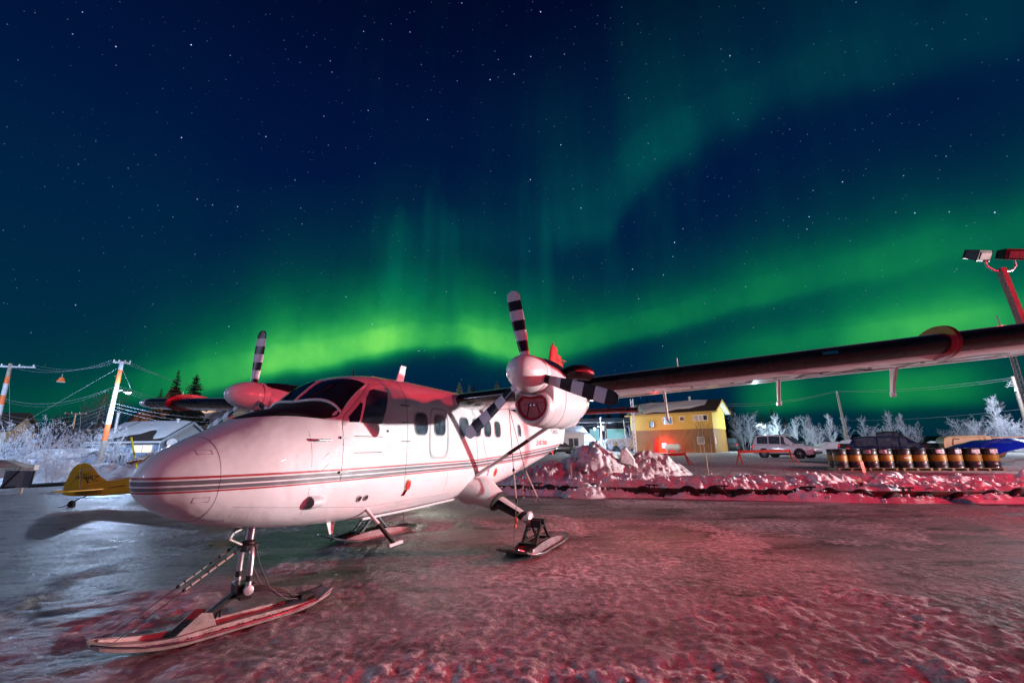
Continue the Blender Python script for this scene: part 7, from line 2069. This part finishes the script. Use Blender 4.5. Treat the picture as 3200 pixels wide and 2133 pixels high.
m_ = MB(); m_.bar((-2.0, 0.2, 1.42), (2.2, 0.3, 1.50), 0.25, 0.05); m_.obj('plank', 'stake_wood', tp_)
pcn = on_y(3080, 1368, 27); cv_ = MB(); 
for i in range(5): ico_lump(cv_, (pcn.x + 0.45 * i - 1.0, pcn.y + 0.1 * i, pcn.z - 0.55), 0.62, 950 + i)
tag(cv_.obj('covered_boat', 'earth', None, 60), 'low brown covered shape between cream cab and blue tarpaulin', 'cover')
for (uvt, uvb, Y_, lab) in (((410, 1366), (428, 1466), 23.5, 'tall thin yellow marker pole beside the blue house'), ((121, 1456), (98, 1471), 24.0, 'upper of two slanting yellow markers by the grey panel'), ((113, 1455), (100, 1468), 24.4, 'lower of two slanting yellow markers by the grey panel')):
    a, b = on_y(*uvb, Y_), on_y(*uvt, Y_); m_ = MB(); m_.tube([(0, 0, 0), tuple(b - a)], 0.045, 8); o = m_.obj('marker_pole', 'marker_yellow', None, 50); o.location = a; tag(o, lab, 'marker pole')

# ------------------------------------------------------------------ the yellow plane's tail at the left
YT = 15.8
T0 = on_y(222, 1584, YT); yp = empty('yellow_plane', (T0.x, T0.y, ICE), 0, 'small yellow plane whose tail shows left of the big nose', 'airplane')


def yq(x, y, Y=YT): q_ = on_y(x / 4.126, 1280 + y / 4.126, Y); return (q_.x - T0.x, q_.y - T0.y, q_.z - ICE)


fz_ = MB(); rings = []
for (xt, yt), (xb, yb), w in (((1000, 1000), (1000, 1112), 0.05), ((1200, 960), (1200, 1108), 0.10), ((1400, 908), (1400, 1100), 0.16), ((1740, 846), (1740, 1074), 0.24), ((2400, 700), (2400, 1030), 0.36), ((3000, 620), (3000, 1010), 0.45)):
    a, b = Vector(yq(xt, yt)), Vector(yq(xb, yb)); c = (a + b) / 2; h_ = (a.z - b.z) / 2
    rings.append([(c.x, c.y + w * math.copysign(abs(math.cos(q_)) ** 0.6, math.cos(q_)), c.z + h_ * math.copysign(abs(math.sin(q_)) ** 0.6, math.sin(q_))) for q_ in np.linspace(0, 2 * math.pi, 20, endpoint=False)])
fz_.loft(rings); fz_.obj('fuselage', 'yellow_fabric', yp, 50)
fo = [(1050, 1080), (1050, 700), (1090, 682), (1140, 690), (1185, 725), (1225, 770), (1265, 830), (1310, 872), (1380, 910), (1400, 1000), (1250, 1100)]
ro_ = [(1046, 1085), (1046, 690), (1000, 705), (955, 740), (915, 800), (885, 870), (855, 920), (830, 985), (808, 1060), (812, 1090), (900, 1108), (1000, 1112)]
m_ = MB(); m_.prism([Vector(yq(x, y)) + Vector((0, -0.025, 0)) for x, y in fo], (0, 0.05, 0)); bevel(m_.obj('tail_fin', 'yellow_fabric', yp), 0.015)
m_ = MB(); m_.prism([Vector(yq(x, y)) + Vector((0, -0.025, 0)) for x, y in ro_], (0, 0.05, 0)); bevel(m_.obj('rudder', 'yellow_fabric', yp), 0.015)
zs = yq(1300, 1030)[2]
for s in (-1, 1):
    a = Vector(yq(1400, 985)); m_ = MB()
    out = [(0.05, 0), (-0.2, 0.6), (-0.4, 0.95), (-0.7, 1.08), (-1.0, 0.98), (-1.16, 0.5), (-1.15, 0.05)]
    m_.prism([(a.x + x, a.y + s * y, zs + 0.02) for x, y in out], (0, 0, 0.04)); bevel(m_.obj('stabilizer', 'yellow_fabric', yp), 0.012)
    m_ = MB(); m_.tube([(a.x - 0.6, a.y + s * 0.9, zs + 0.03), Vector(yq(1050, 800)) + Vector((0, s * 0.03, 0))], 0.008, 5); m_.obj('brace_wire', 'steel', yp)
m_ = MB(); m_.tube([Vector(yq(1046, 1030)) + Vector((0, -0.04, 0)), Vector(yq(1046, 775)) + Vector((0, -0.04, 0)), Vector(yq(1215, 752)) + Vector((0, -0.04, 0))], 0.012, 6); m_.obj('hinge_trim', 'white_band', yp, 50)
m_ = MB(); m_.bar(Vector(yq(1370, 1012)) + Vector((0, -0.13, 0)), Vector(yq(1690, 965)) + Vector((0, -0.27, 0)), 0.012, 0.02); m_.obj('fuselage_stringer', 'matt_black', yp)
# fish bone drawing on the fin
fb_ = MB()
def st(x0, y0, x1, y1, w=0.02): fb_.bar(Vector(yq(x0, y0)) + Vector((0, -0.034, 0)), Vector(yq(x1, y1)) + Vector((0, -0.034, 0)), 0.008, w, up=(1, 0, 0.3))
for q_ in ((1080, 830, 1165, 818), (985, 865, 1040, 872), (985, 890, 1040, 872), (1010, 845, 1040, 872), (1090, 840, 1120, 900), (1120, 838, 1135, 910), (1148, 838, 1155, 905), (1180, 835, 1180, 890), (1120, 915, 1165, 935), (1140, 905, 1140, 945), (1200, 850, 1200, 905), (1200, 850, 1285, 850), (1285, 850, 1225, 890), (1200, 910, 1280, 912), (1060, 880, 1200, 870)): st(*q_)
fb_.obj('fin_drawing', 'matt_black', yp)
m_ = MB(); m_.tube([yq(1120, 1112), yq(1030, 1140), yq(960, 1180)], 0.02, 6); m_.tube([yq(1000, 1150), yq(860, 1225), yq(800, 1250), yq(660, 1265)], 0.015, 6); m_.obj('tail_spring', 'black_metal', yp, 50)
m_ = MB(); c_ = yq(922, 1222); m_.lathe([(0.05, -0.04), (0.14, -0.04), (0.155, 0), (0.14, 0.04), (0.05, 0.04)], c_, (0.3, 1, 0), 18); m_.obj('tail_wheel', 'rubber', yp, 45)
w0 = Vector(yq(2900, 620)); m_ = MB(); m_.loft([[(w0.x + x, w0.y + y, w0.z + 0.05 + z) for x, z in ((-0.8, 0), (-0.4, 0.10), (0.3, 0.14), (0.75, 0.03), (0.3, -0.03))] for y in (-0.5, 5.0)]); m_.obj('wing', 'yellow_fabric', yp, 40)

# wing of another small plane behind, seen past the nose
m_ = MB(); wa, wb2 = on_y(394, 1448, 20.5), on_y(500, 1418, 23.5); dd = (wb2 - wa)
ow = empty('parked_plane_wing', tuple(wa), 0, 'grey ribbed wing tip sticking out behind the big nose', 'airplane wing')
m_ = MB(); m_.prism([(0, 0, 0), (0.5, 0.5, 0.02), (dd.x + 0.6, dd.y + 0.4, dd.z + 0.1), (dd.x + 0.9, dd.y - 1.5, dd.z - 0.05), (0.6, -0.35, -0.05)], (0, 0, 0.07)); m_.obj('wing_panel', 'brown_board', ow)
for i in range(5):
    f = 0.25 + 0.16 * i; m_ = MB(); m_.bar((0.1 + 0.3 * f, 0.25 * (i - 1.5) * 0.6, 0.10 + 0.02 * i), (dd.x, dd.y + 0.25 * (i - 2), dd.z + 0.12 + 0.02 * i), 0.05, 0.03); m_.obj('rib', 'white_band', ow)

# grey panel with brace, dark pipe, and a white wing at the left edge
gp0, gp1, gp2, gp3 = on_y(3, 1523, 21), on_y(92, 1523, 21), on_y(108, 1470, 21), on_y(17, 1470, 21)
mat('grey_panel', (0.20, 0.22, 0.26), 0.5, 0.2, var=0.08)
gp = empty('grey_panel', (gp0.x, gp0.y, ICE), 0, 'grey sheet metal panel with a dark diagonal brace at the left edge', 'panel'); off_ = Vector((gp0.x, gp0.y, ICE))
m_ = MB(); m_.prism([q_ - off_ for q_ in (gp0, gp1, gp2, gp3)], (0, 0.06, 0)); m_.obj('sheet', 'grey_panel', gp)
m_ = MB(); m_.bar(on_y(6, 1521, 20.95) - off_, on_y(60, 1470, 20.95) - off_, 0.05, 0.06); m_.bar(on_y(93, 1523, 20.95) - off_, on_y(108, 1470, 20.95) - off_, 0.05, 0.05); m_.obj('brace', 'matt_black', gp)
m_ = MB(); m_.bar(on_y(67, 1523, 21) - off_, on_y(62, 1546, 21) - off_, 0.11, 0.06, up=(0, 1, 0)); m_.obj('leg', 'beige', gp)
m_ = MB(); m_.bar(on_y(0, 1524, 20.98) - off_, on_y(48, 1521, 20.98) - off_, 0.05, 0.08); m_.obj('bottom_bar', 'matt_black', gp)
a, b = on_y(92, 1517, 22), on_y(200, 1511, 22); m_ = MB(); m_.tube([(0, 0, 0), tuple(b - a)], 0.10, 10); o = m_.obj('dark_pipe', 'black_metal', None, 50); o.location = a; tag(o, 'long dark pipe lying between grey panel and yellow tail', 'pipe')
a = on_y(-30, 1500, 23.5); wp = empty('parked_plane', tuple(a), 0, 'white and red small plane cut off at the left edge', 'airplane')
def wq(u, v, Y=23.5): return on_y(u, v, Y) - a
m_ = MB(); m_.prism([wq(-40, 1500), wq(70, 1478), wq(105, 1468), wq(108, 1452), wq(65, 1449), wq(-40, 1452)], (0, 0.25, 0)); m_.obj('fuselage', 'white_paint', wp)
m_ = MB(); m_.prism([wq(-40, 1437, 22.5), wq(10, 1437, 22.5), wq(40, 1446, 22.5), wq(76, 1461, 22.5), wq(60, 1459, 22.5), wq(25, 1460, 22.5), wq(-40, 1458, 22.5)], (0, 0.5, 0)); m_.obj('wing', 'curtain', wp)
m_ = MB(); m_.prism([wq(-40, 1456, 22.4), wq(20, 1459, 22.4), wq(-40, 1463, 22.4)], (0, 0.05, 0)); m_.obj('wing_stripe', 'red_paint', wp)
V, Fc = text_mesh('C-F', 0.36, 0.14, 0.01); o_ = wq(44, 1467.5, 23.4); m_ = MB(); m_.add([(o_.x + x, o_.y, o_.z + z) for x, z in V], Fc); m_.obj('registration', 'matt_black', wp)
